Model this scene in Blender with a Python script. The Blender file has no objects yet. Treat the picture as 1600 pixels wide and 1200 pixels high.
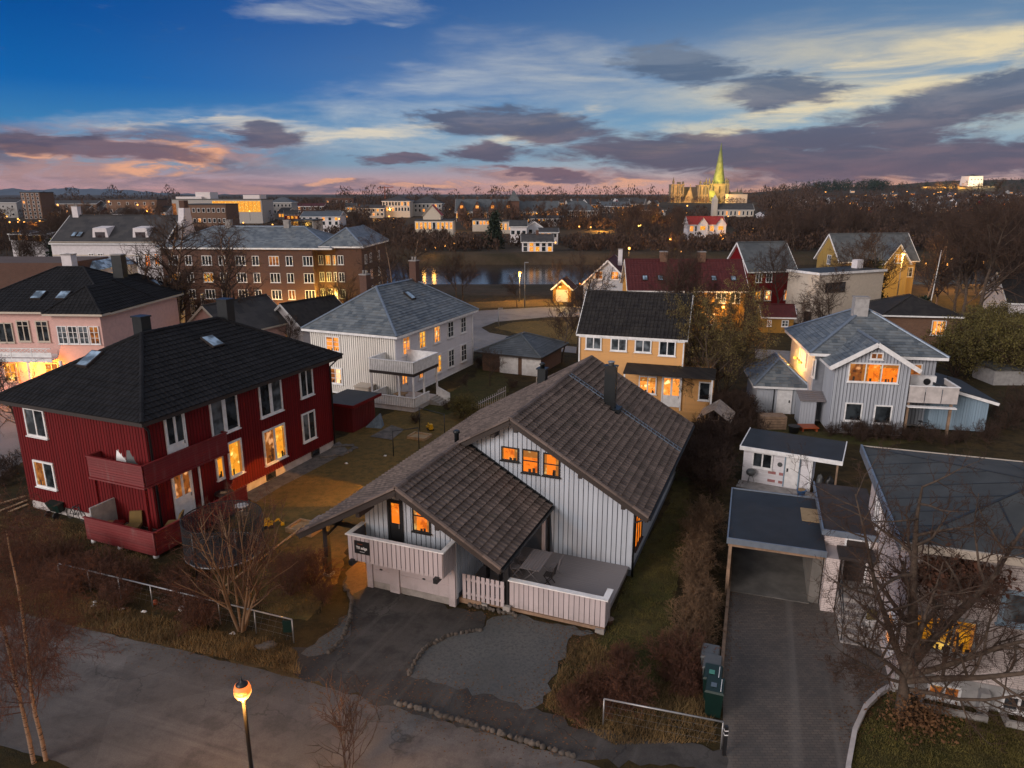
# Dusk over a hillside neighbourhood by a river: every thing is modelled at its surveyed place, in metres.
ZEN, BACK, SUN, EXPO = .66, 1.1, 2.3, 0.0
import bpy, math, random
import numpy as np
from mathutils import Vector
random.seed(7)
R = math.radians
scene = bpy.context.scene
COL = scene.collection
CAMZ, FOC, PITCH = 16.5, 1111.0, R(15.0)
cP, sP = math.cos(PITCH), math.sin(PITCH)

def ray(px, py):
    u = (px - 800) / FOC; v = (600 - py) / FOC
    return u, cP + v * sP, -sP + v * cP
def at(px, py, z=0.0):              # survey point: where a sight line meets height z
    d = ray(px, py); t = (z - CAMZ) / d[2]
    return d[0] * t, d[1] * t
def dist(px, py, Y):                # survey point: where a sight line meets distance Y
    d = ray(px, py); t = Y / d[1]
    return d[0] * t, Y, CAMZ + d[2] * t
def srgb(r, g, b):
    def f(c):
        c /= 255.0
        return c / 12.92 if c <= 0.04045 else ((c + 0.055) / 1.055) ** 2.4
    return (f(r), f(g), f(b), 1.0)

# ---------------------------------------------------------------- mesh builder
class M:
    def __init__(s):
        s.v = []; s.f = []; s.uv = []; s.mi = []; s.sm = []
    def poly(s, pts, uv=None, mi=0, sm=False):
        n = len(s.v); s.v += [tuple(p) for p in pts]
        s.f.append(list(range(n, n + len(pts)))); s.mi.append(mi); s.sm.append(sm)
        s.uv.append(uv if uv else [(p[0] + p[1], p[2]) for p in pts])
    def box(s, a0, a1, b0, b1, z0, z1, mi=0):
        P = [(a0,b0,z0),(a1,b0,z0),(a1,b1,z0),(a0,b1,z0),(a0,b0,z1),(a1,b0,z1),(a1,b1,z1),(a0,b1,z1)]
        for q in ((0,3,2,1),(4,5,6,7),(0,1,5,4),(1,2,6,5),(2,3,7,6),(3,0,4,7)):
            s.poly([P[i] for i in q], mi=mi)
    def hexa(s, P, mi=0, uvc=None):  # eight corners, bottom ring then top ring
        for q in ((0,3,2,1),(4,5,6,7),(0,1,5,4),(1,2,6,5),(2,3,7,6),(3,0,4,7)):
            s.poly([P[i] for i in q], [uvc]*4 if uvc else None, mi=mi)
    def bar(s, p0, p1, w, h, mi=0, up=(0,0,1)):
        p0 = Vector(p0); p1 = Vector(p1); d = (p1 - p0).normalized()
        x = d.cross(Vector(up))
        if x.length < 1e-4: x = d.cross(Vector((1,0,0)))
        x.normalize(); y = x.cross(d)
        P = []
        for p in (p0, p1):
            for i, j in ((-1,-1),(1,-1),(1,1),(-1,1)):
                P.append(p + x * (i * w / 2) + y * (j * h / 2))
        s.hexa(P, mi)
    def tube(s, pts, rads, n=8, mi=0, cap=True):
        rings = []
        for k, p in enumerate(pts):
            p = Vector(p)
            a = Vector(pts[max(0, k-1)]); b = Vector(pts[min(len(pts)-1, k+1)])
            d = (b - a).normalized()
            x = d.cross(Vector((0,0,1)))
            if x.length < 1e-3: x = d.cross(Vector((1,0,0)))
            x.normalize(); y = d.cross(x)
            r = rads[k] if isinstance(rads, (list, tuple)) else rads
            base = len(s.v)
            for i in range(n):
                t = 2*math.pi*i/n
                s.v.append(tuple(p + x*(r*math.cos(t)) + y*(r*math.sin(t))))
            rings.append(base)
        for k in range(len(rings)-1):
            for i in range(n):
                j = (i+1) % n
                s.f.append([rings[k]+i, rings[k]+j, rings[k+1]+j, rings[k+1]+i]); s.mi.append(mi); s.sm.append(True)
                s.uv.append([(i/n,k),(j/n,k),(j/n,k+1),(i/n,k+1)])
        if cap:
            for b, o in ((rings[0], -1), (rings[-1], 1)):
                q = [b+i for i in range(n)]
                s.f.append(q[::o]); s.mi.append(mi); s.sm.append(False); s.uv.append([(0,0)]*n)
    def lathe(s, c, prof, n=16, mi=0):
        s.tube([(c[0], c[1], c[2]+z) for r, z in prof], [max(r, .001) for r, z in prof], n, mi, True)
    def rect_lathe(s, c, prof, mi=0):
        s.tube([(c[0], c[1], c[2]+z) for r, z in prof], [r for r, z in prof], 4, mi, True)
    def blob(s, c, r, mi=0, seed=0, rough=.18, sub=2):
        rnd = random.Random(seed); ph = [rnd.uniform(0,6.28) for _ in range(6)]
        nu, nv = 6*sub, 3*sub
        base = len(s.v)
        for j in range(nv+1):
            t = math.pi*j/nv
            for i in range(nu):
                u = 2*math.pi*i/nu
                k = 1 + rough*(math.sin(2*u+ph[0])*math.sin(t*2+ph[1]) + .6*math.sin(3*u+ph[2]+t*3))
                s.v.append((c[0]+r[0]*k*math.sin(t)*math.cos(u), c[1]+r[1]*k*math.sin(t)*math.sin(u), c[2]+r[2]*k*math.cos(t)))
        for j in range(nv):
            for i in range(nu):
                i2 = (i+1) % nu
                s.f.append([base+j*nu+i, base+(j+1)*nu+i, base+(j+1)*nu+i2, base+j*nu+i2]); s.mi.append(mi); s.sm.append(True)
                s.uv.append([(i/nu,j/nv)]*4)
    def mesh(s, name, mats, off=(0,0,0)):
        me = bpy.data.meshes.new(name)
        ox, oy, oz = off
        me.from_pydata([(x-ox, y-oy, z-oz) for x, y, z in s.v], [], s.f)
        for m in mats: me.materials.append(m)
        me.polygons.foreach_set('material_index', s.mi)
        me.polygons.foreach_set('use_smooth', s.sm)
        uvl = me.uv_layers.new(name='UVMap')
        flat = [c for fuv in s.uv for p in fuv for c in p]
        uvl.data.foreach_set('uv', flat)
        me.update()
        return me

def link(o, parent=None):
    COL.objects.link(o)
    if parent is not None: o.parent = parent
    return o
def tag(o, label=None, cat=None, group=None, kind=None):
    if label: o['label'] = label
    if cat: o['category'] = cat
    if group: o['group'] = group
    if kind: o['kind'] = kind
    return o
class Frame:                        # a plan grid turned by th degrees about the survey origin
    def __init__(s, th):
        s.th = th; s.e = (math.cos(R(th)), math.sin(R(th))); s.n = (-s.e[1], s.e[0])
    def W(s, a, b, z=0): return (a*s.e[0]+b*s.n[0], a*s.e[1]+b*s.n[1], z)
    def L(s, x, y): return (x*s.e[0]+y*s.e[1], x*s.n[0]+y*s.n[1])
    def at(s, px, py, z=0): return s.L(*at(px, py, z))
class Thing:                        # an Empty at the base of a thing; its parts are given in the plan grid
    def __init__(s, name, label, cat, th, a, b, z=0.0, group=None):
        s.F = Frame(th); s.o = (a, b, z)
        s.root = bpy.data.objects.new(name, None)
        s.root.empty_display_size = .5
        s.root.location = s.F.W(a, b, z); s.root.rotation_euler = (0, 0, R(th))
        link(s.root); tag(s.root, label, cat, group)
    def part(s, name, m, mats, parent=None, label=None):
        if not isinstance(mats, (list, tuple)): mats = [mats]
        o = bpy.data.objects.new(name, m.mesh(name, mats, s.o))
        link(o, parent if parent is not None else s.root)
        if label: o['label'] = label
        return o
def solo(name, label, cat, m, mats, th=0, a=0, b=0, z=0, group=None, kind=None):   # a thing that is one mesh
    if not isinstance(mats, (list, tuple)): mats = [mats]
    F = Frame(th)
    o = bpy.data.objects.new(name, m.mesh(name, mats, (a, b, z)))
    o.location = F.W(a, b, z); o.rotation_euler = (0, 0, R(th))
    link(o); tag(o, label, cat, group, kind)
    return o
def copy_thing(root, loc, rz=None, sc=None, label=None, group=None):
    def rec(o, par):
        c = o.copy(); COL.objects.link(c)
        if par is not None: c.parent = par
        for ch in list(o.children): rec(ch, c)
        return c
    c = rec(root, None)
    c.location = loc
    if rz is not None: c.rotation_euler = (0, 0, rz)
    if sc is not None: c.scale = (sc, sc, sc) if not isinstance(sc, (tuple, list)) else sc
    if label: c['label'] = label
    if group: c['group'] = group
    return c

# ---------------------------------------------------------------- materials
class NT:
    def __init__(s, tree): s.t = tree; s.n = tree.nodes; s.l = tree.links
    def node(s, typ, **kw):
        n = s.n.new(typ)
        for k, v in kw.items(): setattr(n, k, v)
        return n
    def put(s, inp, v):
        if v is None: return
        if hasattr(v, 'is_output') or isinstance(v, bpy.types.NodeSocket): s.l.new(v, inp)
        else: inp.default_value = v
    def math(s, op, a, b=None, c=None, clamp=False):
        n = s.node('ShaderNodeMath', operation=op, use_clamp=clamp)
        for i, v in enumerate((a, b, c)): s.put(n.inputs[i], v)
        return n.outputs[0]
    def vmath(s, op, a, b=None, scale=None):
        n = s.node('ShaderNodeVectorMath', operation=op)
        s.put(n.inputs[0], a)
        if b is not None: s.put(n.inputs[1], b)
        if scale is not None: s.put(n.inputs['Scale'], scale)
        return n.outputs[1] if op in ('DOT_PRODUCT','LENGTH','DISTANCE') else n.outputs[0]
    def mix(s, f, a, b, blend='MIX'):
        n = s.node('ShaderNodeMix', data_type='RGBA', blend_type=blend)
        s.put(n.inputs[0], f); s.put(n.inputs[6], a); s.put(n.inputs[7], b)
        return n.outputs[2]
    def noise(s, vec, scale=5, detail=4, rough=.55, dist=0.0, out=0):
        n = s.node('ShaderNodeTexNoise')
        if vec is not None: s.l.new(vec, n.inputs['Vector'])
        n.inputs['Scale'].default_value = scale; n.inputs['Detail'].default_value = detail
        n.inputs['Roughness'].default_value = rough; n.inputs['Distortion'].default_value = dist
        return n.outputs[out]
    def ramp(s, fac, stops, interp='LINEAR'):
        n = s.node('ShaderNodeValToRGB'); cr = n.color_ramp; cr.interpolation = interp
        while len(cr.elements) < len(stops): cr.elements.new(.5)
        while len(cr.elements) > len(stops): cr.elements.remove(cr.elements[-1])
        for e, (p, c) in zip(cr.elements, stops):
            e.position = p; e.color = c if isinstance(c, tuple) else (c, c, c, 1)
        s.l.new(fac, n.inputs[0])
        return n.outputs[0]
    def maprange(s, v, a, b, c=0.0, d=1.0, smooth=True):
        n = s.node('ShaderNodeMapRange', interpolation_type='SMOOTHSTEP' if smooth else 'LINEAR')
        s.put(n.inputs[0], v); n.inputs[1].default_value = a; n.inputs[2].default_value = b
        n.inputs[3].default_value = c; n.inputs[4].default_value = d
        return n.outputs[0]
    def sep(s, v):
        n = s.node('ShaderNodeSeparateXYZ'); s.l.new(v, n.inputs[0]); return n.outputs
    def comb(s, x, y, z=0.0):
        n = s.node('ShaderNodeCombineXYZ')
        for i, q in enumerate((x, y, z)): s.put(n.inputs[i], q)
        return n.outputs[0]
    def mapping(s, v, loc=(0,0,0), rot=(0,0,0), scale=(1,1,1), typ='POINT'):
        n = s.node('ShaderNodeMapping', vector_type=typ)
        s.l.new(v, n.inputs[0]); n.inputs['Location'].default_value = loc
        n.inputs['Rotation'].default_value = rot; n.inputs['Scale'].default_value = scale
        return n.outputs[0]
    def bump(s, h, strength=.3, dist=.02):
        n = s.node('ShaderNodeBump'); s.l.new(h, n.inputs['Height'])
        n.inputs['Strength'].default_value = strength; n.inputs['Distance'].default_value = dist
        return n.outputs[0]

def newmat(name):
    m = bpy.data.materials.new(name); m.use_nodes = True
    t = NT(m.node_tree); b = t.n.get('Principled BSDF')
    return m, t, b
def c4(c): return c if len(c) == 4 else (c[0], c[1], c[2], 1.0)
def lin(c, k): return (c[0]*k, c[1]*k, c[2]*k, 1.0)

def mat_plain(name, col, rough=.6, metal=0.0, var=.12, scale=3.0, bump=0.0, spec=.5):
    m, t, b = newmat(name)
    co = t.node('ShaderNodeTexCoord').outputs['Object']
    n = t.noise(co, scale, 5, .6)
    f = t.maprange(n, .3, .7)
    t.l.new(t.mix(f, lin(col, 1-var), lin(col, 1+var)), b.inputs['Base Color'])
    b.inputs['Roughness'].default_value = rough; b.inputs['Metallic'].default_value = metal
    b.inputs['Specular IOR Level'].default_value = spec
    if bump: t.l.new(t.bump(t.noise(co, scale*8, 3), bump, .01), b.inputs['Normal'])
    return m
def mat_boards(name, col, pitch=.16, vertical=True, gap=.12, depth=1.0, var=.12, rough=.65, dirt=(.25,.22,.2), dirt_amt=.25):
    # painted cladding: board joints are real grooves (bump); slight tone change from board to board, weather streaks
    m, t, b = newmat(name)
    tc = t.node('ShaderNodeTexCoord'); o = t.sep(tc.outputs['Object']); n = t.sep(tc.outputs['Normal'])
    if vertical:
        u = t.math('ADD', t.math('MULTIPLY', o[0], t.math('ROUND', t.math('ABSOLUTE', n[1]))), t.math('MULTIPLY', o[1], t.math('ROUND', t.math('ABSOLUTE', n[0]))))
    else: u = o[2]
    q = t.math('DIVIDE', u, pitch); fr = t.math('FRACT', q); fl = t.math('FLOOR', q)
    wn = t.node('ShaderNodeTexWhiteNoise', noise_dimensions='1D'); t.l.new(fl, wn.inputs['W'])
    base = t.mix(wn.outputs[0], lin(col, 1-var), lin(col, 1+var))
    st = t.noise(t.mapping(tc.outputs['Object'], scale=(2.2, 2.2, .35)), 1.6, 6, .65)
    base = t.mix(t.math('MULTIPLY', t.maprange(st, .5, .78), dirt_amt), base, c4(dirt))
    t.l.new(base, b.inputs['Base Color'])
    if vertical: h = t.maprange(t.math('ABSOLUTE', t.math('SUBTRACT', fr, .5)), .5-gap, .5-gap*.45, 1, 0)
    else: h = t.math('SUBTRACT', 1.0, fr)
    t.l.new(t.bump(h, depth, .03), b.inputs['Normal'])
    b.inputs['Roughness'].default_value = rough
    return m
def mat_board_uv(name, col, rough=.6, var=.10, dirt=(.2,.19,.19), amt=.35, spec=.4):
    # separate painted boards: every board its own tone, rain streaks and splashed dirt near the ground
    m, t, b = newmat(name)
    uv = t.node('ShaderNodeUVMap').outputs[0]; co = t.node('ShaderNodeTexCoord').outputs['Object']
    wn = t.node('ShaderNodeTexWhiteNoise', noise_dimensions='2D'); t.l.new(uv, wn.inputs['Vector'])
    base = t.mix(wn.outputs[0], lin(col, 1-var), lin(col, 1+var))
    st = t.noise(t.mapping(co, scale=(3.5,3.5,.30)), 1.7, 6, .7)
    pa = t.noise(co, .55, 4, .6)
    f = t.math('ADD', t.math('MULTIPLY', t.maprange(st, .48, .75), .7), t.math('MULTIPLY', t.maprange(pa, .5, .7), .5))
    base = t.mix(t.math('MULTIPLY', f, amt, clamp=True), base, c4(dirt))
    z = t.sep(co)[2]
    sp = t.math('MULTIPLY', t.maprange(z, .0, .9, 1, 0), t.maprange(t.noise(co, 2.5, 4, .7), .35, .65))
    base = t.mix(t.math('MULTIPLY', sp, .5), base, c4(dirt))
    t.l.new(base, b.inputs['Base Color']); b.inputs['Roughness'].default_value = rough; b.inputs['Specular IOR Level'].default_value = spec
    t.l.new(t.bump(t.noise(t.mapping(co, scale=(14,14,1)), 3, 3), .15, .01), b.inputs['Normal'])
    return m
def mat_tiles(name, c1, c2, tile=(.3,.35), rough=.7, moss=None, bump=.25, slate=False):
    m, t, b = newmat(name)
    uv = t.node('ShaderNodeUVMap').outputs[0]
    s = t.sep(uv)
    row = t.math('FLOOR', t.math('DIVIDE', s[1], tile[1]))
    off = t.math('MULTIPLY', t.math('MODULO', row, 2.0), .5)
    colm = t.math('FLOOR', t.math('ADD', t.math('DIVIDE', s[0], tile[0]), off))
    wn = t.node('ShaderNodeTexWhiteNoise', noise_dimensions='2D'); t.l.new(t.comb(colm, row), wn.inputs['Vector'])
    big = t.noise(uv, .35, 4, .6)
    f = t.math('ADD', t.math('MULTIPLY', wn.outputs[0], .65), t.math('MULTIPLY', t.maprange(big, .3, .7), .35))
    col = t.mix(f, c4(c1), c4(c2))
    if moss:
        ms = t.maprange(t.noise(uv, .9, 6, .7), .52, .72)
        col = t.mix(t.math('MULTIPLY', ms, .6), col, c4(moss))
    t.l.new(col, b.inputs['Base Color'])
    b.inputs['Roughness'].default_value = rough; b.inputs['Specular IOR Level'].default_value = .45 if slate else .22
    fine = t.noise(uv, 14, 4, .6)
    if slate:
        fy = t.math('FRACT', t.math('DIVIDE', s[1], tile[1]))
        fx = t.math('ABSOLUTE', t.math('SUBTRACT', t.math('FRACT', t.math('ADD', t.math('DIVIDE', s[0], tile[0]), off)), .5))
        h = t.math('ADD', t.math('SUBTRACT', 1.0, fy), t.maprange(fx, .42, .5, 0, -.6))
        h = t.math('ADD', h, t.math('MULTIPLY', fine, .3))
        h = t.math('ADD', h, t.math('MULTIPLY', wn.outputs[0], .5))
        t.l.new(t.bump(h, .9, .025), b.inputs['Normal'])
    else: t.l.new(t.bump(fine, bump, .02), b.inputs['Normal'])
    return m
def mat_brick(name, c1, c2, mortar, scale=1.0, rough=.85):
    m, t, b = newmat(name)
    tc = t.node('ShaderNodeTexCoord'); o = t.sep(tc.outputs['Object']); n = t.sep(tc.outputs['Normal'])
    u = t.math('ADD', t.math('MULTIPLY', o[0], t.math('ROUND', t.math('ABSOLUTE', n[1]))), t.math('MULTIPLY', o[1], t.math('ROUND', t.math('ABSOLUTE', n[0]))))
    br = t.node('ShaderNodeTexBrick'); t.l.new(t.comb(u, o[2]), br.inputs['Vector'])
    br.inputs['Color1'].default_value = c4(c1); br.inputs['Color2'].default_value = c4(c2); br.inputs['Mortar'].default_value = c4(mortar)
    br.inputs['Scale'].default_value = scale; br.inputs['Mortar Size'].default_value = .012
    br.inputs['Brick Width'].default_value = .24; br.inputs['Row Height'].default_value = .08
    big = t.maprange(t.noise(tc.outputs['Object'], .5, 5, .65), .3, .75)
    t.l.new(t.mix(t.math('MULTIPLY', big, .4), br.outputs[0], lin(c1, .6)), b.inputs['Base Color'])
    t.l.new(t.bump(br.outputs[1], -.4, .01), b.inputs['Normal'])
    b.inputs['Roughness'].default_value = rough
    return m
def mat_glass(name, col=(.018,.022,.026), rough=.06):
    m, t, b = newmat(name)
    co = t.node('ShaderNodeTexCoord').outputs['Object']
    t.l.new(t.mix(t.maprange(t.noise(co, 1.3, 2), .4, .65), lin(col, .5), lin(col, 2.2)), b.inputs['Base Color'])
    b.inputs['Roughness'].default_value = rough; b.inputs['Specular IOR Level'].default_value = .6
    return m
def mat_lit(name, c1, c2, strength=1.0, scale=2.2, dark=(.25,.07,.01), dark_amt=.5):
    # a lit room behind glass: lamp-warm walls, curtains and furniture in uneven blocks
    m, t, b = newmat(name)
    co = t.node('ShaderNodeTexCoord').outputs['Object']
    vo = t.node('ShaderNodeTexVoronoi', distance='MANHATTAN'); t.l.new(co, vo.inputs['Vector']); vo.inputs['Scale'].default_value = scale
    col = t.mix(t.maprange(vo.outputs['Distance'], .1, .7), c4(c1), c4(c2))
    n = t.noise(co, scale*1.4, 5, .7)
    col = t.mix(t.math('MULTIPLY', t.maprange(n, .5, .62), dark_amt), col, c4(dark))
    n2 = t.noise(co, scale*.9, 2, .4)
    col = t.mix(t.maprange(n2, .60, .72), col, (1.0, c1[1]*1.5+.12, c1[2]*2+.10, 1))
    t.l.new(col, b.inputs['Emission Color']); b.inputs['Emission Strength'].default_value = strength
    b.inputs['Base Color'].default_value = (.03,.02,.015,1); b.inputs['Roughness'].default_value = .1
    return m
def mat_lamp(name, col, strength):
    m, t, b = newmat(name)
    b.inputs['Emission Color'].default_value = c4(col); b.inputs['Emission Strength'].default_value = strength
    b.inputs['Base Color'].default_value = (.2,.15,.1,1)
    return m
def mat_ground(name, cols, scales=(.25, 3.0, 22.0), bump=.5, dist=.05, rough=.95, spots=None):
    m, t, b = newmat(name)
    co = t.node('ShaderNodeTexCoord').outputs['Object']
    a = t.maprange(t.noise(co, scales[0], 5, .6), .35, .65)
    c = t.mix(a, c4(cols[0]), c4(cols[1]))
    n2 = t.noise(co, scales[1], 6, .7)
    c = t.mix(t.maprange(n2, .42, .66), c, c4(cols[2]))
    n3 = t.noise(co, scales[2], 3, .7)
    c = t.mix(.35, c, t.mix(n3, (0,0,0,1), (1,1,1,1)), 'OVERLAY')
    if spots: c = t.mix(t.maprange(t.noise(co, spots[1], 3, .5), .6, .68), c, c4(spots[0]))
    t.l.new(c, b.inputs['Base Color'])
    t.l.new(t.bump(t.math('ADD', n3, t.math('MULTIPLY', n2, .8)), bump, dist), b.inputs['Normal'])
    b.inputs['Roughness'].default_value = rough; b.inputs['Specular IOR Level'].default_value = .2
    return m
def mat_asphalt(name, cols, streak_rot=0.0, streak=.25):
    # worn asphalt: patches, tyre tracks, hairline cracks, grit
    m, t, b = newmat(name)
    co = t.node('ShaderNodeTexCoord').outputs['Object']
    c = t.mix(t.maprange(t.noise(co, .22, 5, .6), .35, .65), c4(cols[0]), c4(cols[1]))
    c = t.mix(t.maprange(t.noise(co, .9, 6, .7), .42, .66), c, c4(cols[2]))
    tr_ = t.noise(t.mapping(co, rot=(0,0,streak_rot), scale=(20,.9,1), typ='TEXTURE'), 1.0, 4, .6)
    c = t.mix(t.math('MULTIPLY', t.maprange(tr_, .5, .7), streak), c, lin(cols[1], 1.5))
    tr2 = t.noise(t.mapping(co, loc=(5,3,0), rot=(0,0,streak_rot), scale=(16,.75,1), typ='TEXTURE'), 1.0, 4, .6)
    c = t.mix(t.math('MULTIPLY', t.maprange(tr2, .55, .75), streak), c, lin(cols[2], .6))
    wob = t.vmath('ADD', co, t.vmath('SCALE', t.noise(co, 1.2, 3, .6, out=1), scale=.9))
    vo = t.node('ShaderNodeTexVoronoi', feature='DISTANCE_TO_EDGE'); t.l.new(wob, vo.inputs['Vector']); vo.inputs['Scale'].default_value = .42
    crack = t.math('MULTIPLY', t.maprange(vo.outputs[0], .004, .014, 1, 0), t.maprange(t.noise(co, .3, 2), .45, .6))
    c = t.mix(t.math('MULTIPLY', crack, .45), c, lin(cols[2], .35))
    pt = t.node('ShaderNodeTexVoronoi', feature='F1', distance='CHEBYCHEV'); t.l.new(t.mapping(co, rot=(0,0,streak_rot)), pt.inputs['Vector']); pt.inputs['Scale'].default_value = .16
    wn = t.node('ShaderNodeTexWhiteNoise', noise_dimensions='3D'); t.l.new(pt.outputs['Position'], wn.inputs['Vector'])
    c = t.mix(t.math('MULTIPLY', t.math('GREATER_THAN', wn.outputs[0], .72), .22), c, lin(cols[2], .6))
    g = t.noise(co, 34, 3, .6)
    c = t.mix(.4, c, t.mix(g, (0,0,0,1), (1,1,1,1)), 'OVERLAY')
    t.l.new(c, b.inputs['Base Color']); b.inputs['Roughness'].default_value = .85; b.inputs['Specular IOR Level'].default_value = .25
    t.l.new(t.bump(t.math('SUBTRACT', g, crack), .35, .012), b.inputs['Normal'])
    return m
MAT = {}
# ---------------------------------------------------------------- palette
Mt = MAT
Mt['white_paint'] = mat_plain('white_paint', (.72,.71,.72), .55)
Mt['blue_white'] = mat_boards('grey_white_boards', (.58,.60,.68), .21, True, .10, .8, .07, dirt=(.3,.3,.33))
Mt['blue_white_board'] = mat_board_uv('grey_white_paint', (.43,.47,.54))
Mt['pinkish_board'] = mat_board_uv('pale_fence_paint', (.47,.41,.43))
Mt['white_clad'] = mat_boards('white_boards', (.80,.76,.71), .2, True, .16, 1.0, .05)
Mt['white_lap'] = mat_boards('white_lap_boards', (.66,.64,.68), .13, False, .1, .7, .05)
Mt['grey_clad'] = mat_boards('pale_grey_boards', (.40,.425,.48), .2, True, .16, 1.0, .05)
Mt['blue_clad'] = mat_boards('blue_grey_boards', (.22,.31,.40), .16, True, .12, .8, .05)
Mt['red_clad'] = mat_boards('dark_red_boards', (.125,.0055,.007), .15, True, .14, 1.0, .16, .55, dirt=(.06,.01,.01), dirt_amt=.5)
Mt['red_lap'] = mat_boards('red_lap_boards', (.150,.008,.009), .14, False, .1, .8, .12, .55)
Mt['red_paint'] = mat_board_uv('red_paint', (.128,.0038,.0055), .6, .14, (.06,.004,.005), .3, .25)
Mt['orange_lap'] = mat_boards('apricot_lap_boards', (.62,.32,.11), .13, False, .1, .6, .04)
Mt['ochre_lap'] = mat_boards('ochre_boards', (.30,.15,.02), .15, True, .1, .6, .06)
Mt['yellow_lap'] = mat_boards('yellow_boards', (.36,.23,.06), .15, True, .1, .6, .06)
Mt['pink_render'] = mat_plain('pink_render', (.62,.38,.34), .8, var=.06, bump=.1)
Mt['white_render'] = mat_plain('white_render', (.60,.56,.58), .85, var=.07, bump=.1)
Mt['cream_render'] = mat_plain('cream_render', (.50,.43,.36), .85, var=.07, bump=.1)
Mt['grey_render'] = mat_plain('grey_render', (.32,.31,.31), .9, var=.15, bump=.1)
Mt['gap_blue'] = mat_plain('blue_grey_gap_shade', (.085,.095,.12), .8)  # gap colours: shade between wall boards put into a darker backing
Mt['gap_grey'] = mat_plain('mid_grey_gap_shade', (.19,.20,.23), .8)
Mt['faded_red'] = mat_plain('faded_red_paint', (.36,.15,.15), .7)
Mt['gap_pink'] = mat_plain('dark_gap_shade', (.09,.08,.09), .8)
Mt['gap_white'] = mat_plain('grey_gap_shade', (.26,.245,.24), .8)
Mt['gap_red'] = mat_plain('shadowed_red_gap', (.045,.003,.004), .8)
Mt['concrete'] = mat_plain('concrete', (.27,.25,.24), .9, var=.2, scale=2, bump=.2)
Mt['dark_concrete'] = mat_plain('mottled_dark_concrete', (.13,.12,.11), .9, var=.3, scale=.8, bump=.2)  # darker concrete with random mottling, for the carport interior
Mt['pale_concrete'] = mat_plain('pale_concrete', (.45,.41,.40), .9, var=.15, scale=2, bump=.2)
Mt['brick_red'] = mat_brick('red_brick', (.105,.040,.026), (.075,.030,.021), (.10,.07,.055))
Mt['brick_brown'] = mat_brick('brown_brick', (.18,.085,.045), (.12,.055,.03), (.15,.11,.09))
Mt['brick_white'] = mat_brick('white_painted_brick', (.64,.55,.53), (.56,.48,.46), (.38,.32,.31), rough=.7)
Mt['stone'] = mat_plain('pale_stone', (.20,.155,.105), .9, var=.3, scale=.15)
Mt['stone_dark'] = mat_plain('grey_stone', (.11,.10,.095), .9, var=.3, scale=2, bump=.3)
Mt['tile_brown'] = mat_tiles('brown_concrete_tiles', (.066,.051,.046), (.172,.130,.114), (.30,.37), .75, moss=(.055,.052,.040))
Mt['tile_black'] = mat_tiles('black_tiles', (.006,.006,.0075), (.017,.0165,.019), (.30,.35), .8)
Mt['tile_dark'] = mat_tiles('charcoal_tiles', (.014,.012,.013), (.034,.030,.028), (.3,.35), .7)
Mt['slate'] = mat_tiles('grey_slate', (.055,.07,.088), (.20,.22,.235), (.42,.30), .5, moss=(.16,.14,.11), slate=True)
Mt['slate_far'] = mat_tiles('dark_grey_slate', (.05,.057,.065), (.10,.11,.12), (.5,.4), .55, slate=True)
Mt['roof_red'] = mat_tiles('dull_red_roof', (.060,.014,.016), (.090,.022,.022), (.25,.4), .7)
Mt['roof_far'] = mat_tiles('weathered_dark_roof', (.035,.035,.04), (.07,.066,.066), (.8,.6), .75)
Mt['roof_bright'] = mat_tiles('bright_red_roof', (.26,.03,.025), (.34,.045,.035), (.4,.4), .6)
Mt['felt'] = mat_plain('grey_roofing_felt', (.052,.054,.053), .75, var=.22, scale=.8, bump=.2)
Mt['felt_dark'] = mat_plain('dark_roofing_felt', (.014,.018,.024), .6, var=.3, scale=.9, bump=.2)
Mt['felt_brown'] = mat_plain('brown_roofing_felt', (.036,.027,.025), .8, var=.3, scale=.9, bump=.2)
Mt['black'] = mat_plain('black_paint', (.012,.012,.014), .45)
Mt['black_metal'] = mat_plain('black_sheet_metal', (.018,.021,.024), .4, .3)
Mt['dark_trim'] = mat_plain('dark_brown_trim', (.028,.02,.018), .6)
Mt['zinc'] = mat_plain('zinc_flashing', (.20,.24,.30), .45, .5)
Mt['steel'] = mat_plain('galvanised_steel', (.30,.30,.31), .45, .6)
Mt['tan_trim'] = mat_plain('bare_timber', (.23,.15,.10), .8, var=.25)
Mt['grey_wood'] = mat_boards('weathered_deck_boards', (.20,.18,.19), .12, True, .08, .6, .15)
Mt['deck'] = mat_boards('deck_planks', (.20,.18,.185), .14, False, .1, .2, .1)
Mt['wood_pale'] = mat_plain('pale_timber', (.35,.23,.13), .8, var=.25)
Mt['glass'] = mat_glass('dark_window_glass')
Mt['glass_blue'] = mat_glass('sky_reflecting_skylight', (.16,.22,.29), .05)
Mt['curtain'] = mat_glass('window_with_grey_curtain', (.07,.08,.09), .12)
Mt['lit_orange'] = mat_lit('lit_room_orange', (1.0,.28,.015), (.95,.20,.008), 1.1, 1.9, (.42,.06,.002), .75)
Mt['lit_warm'] = mat_lit('lit_room_warm', (1.0,.55,.14), (.9,.28,.04), 1.3, 2.2, (.35,.09,.01), .7)
Mt['lit_yellow'] = mat_lit('lit_room_yellow', (1.0,.62,.10), (.85,.30,.02), 1.15, 2.4, (.45,.16,.01), .5)
Mt['lit_curtain'] = mat_lit('backlit_curtain', (.85,.36,.07), (.60,.20,.03), .62, 3.5, (.40,.12,.015), .5)
Mt['silhouette'] = mat_plain('dark_furniture', (.03,.018,.010), .8)
Mt['lit_amber'] = mat_lit('amber_lit_room', (.80,.33,.012), (.45,.17,.006), .85, 1.3, (.16,.05,.003), .7)
Mt['lit_dim'] = mat_lit('dimly_lit_room', (.62,.22,.04), (.30,.08,.012), .8, 2.0, (.03,.012,.006), .8)
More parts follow.
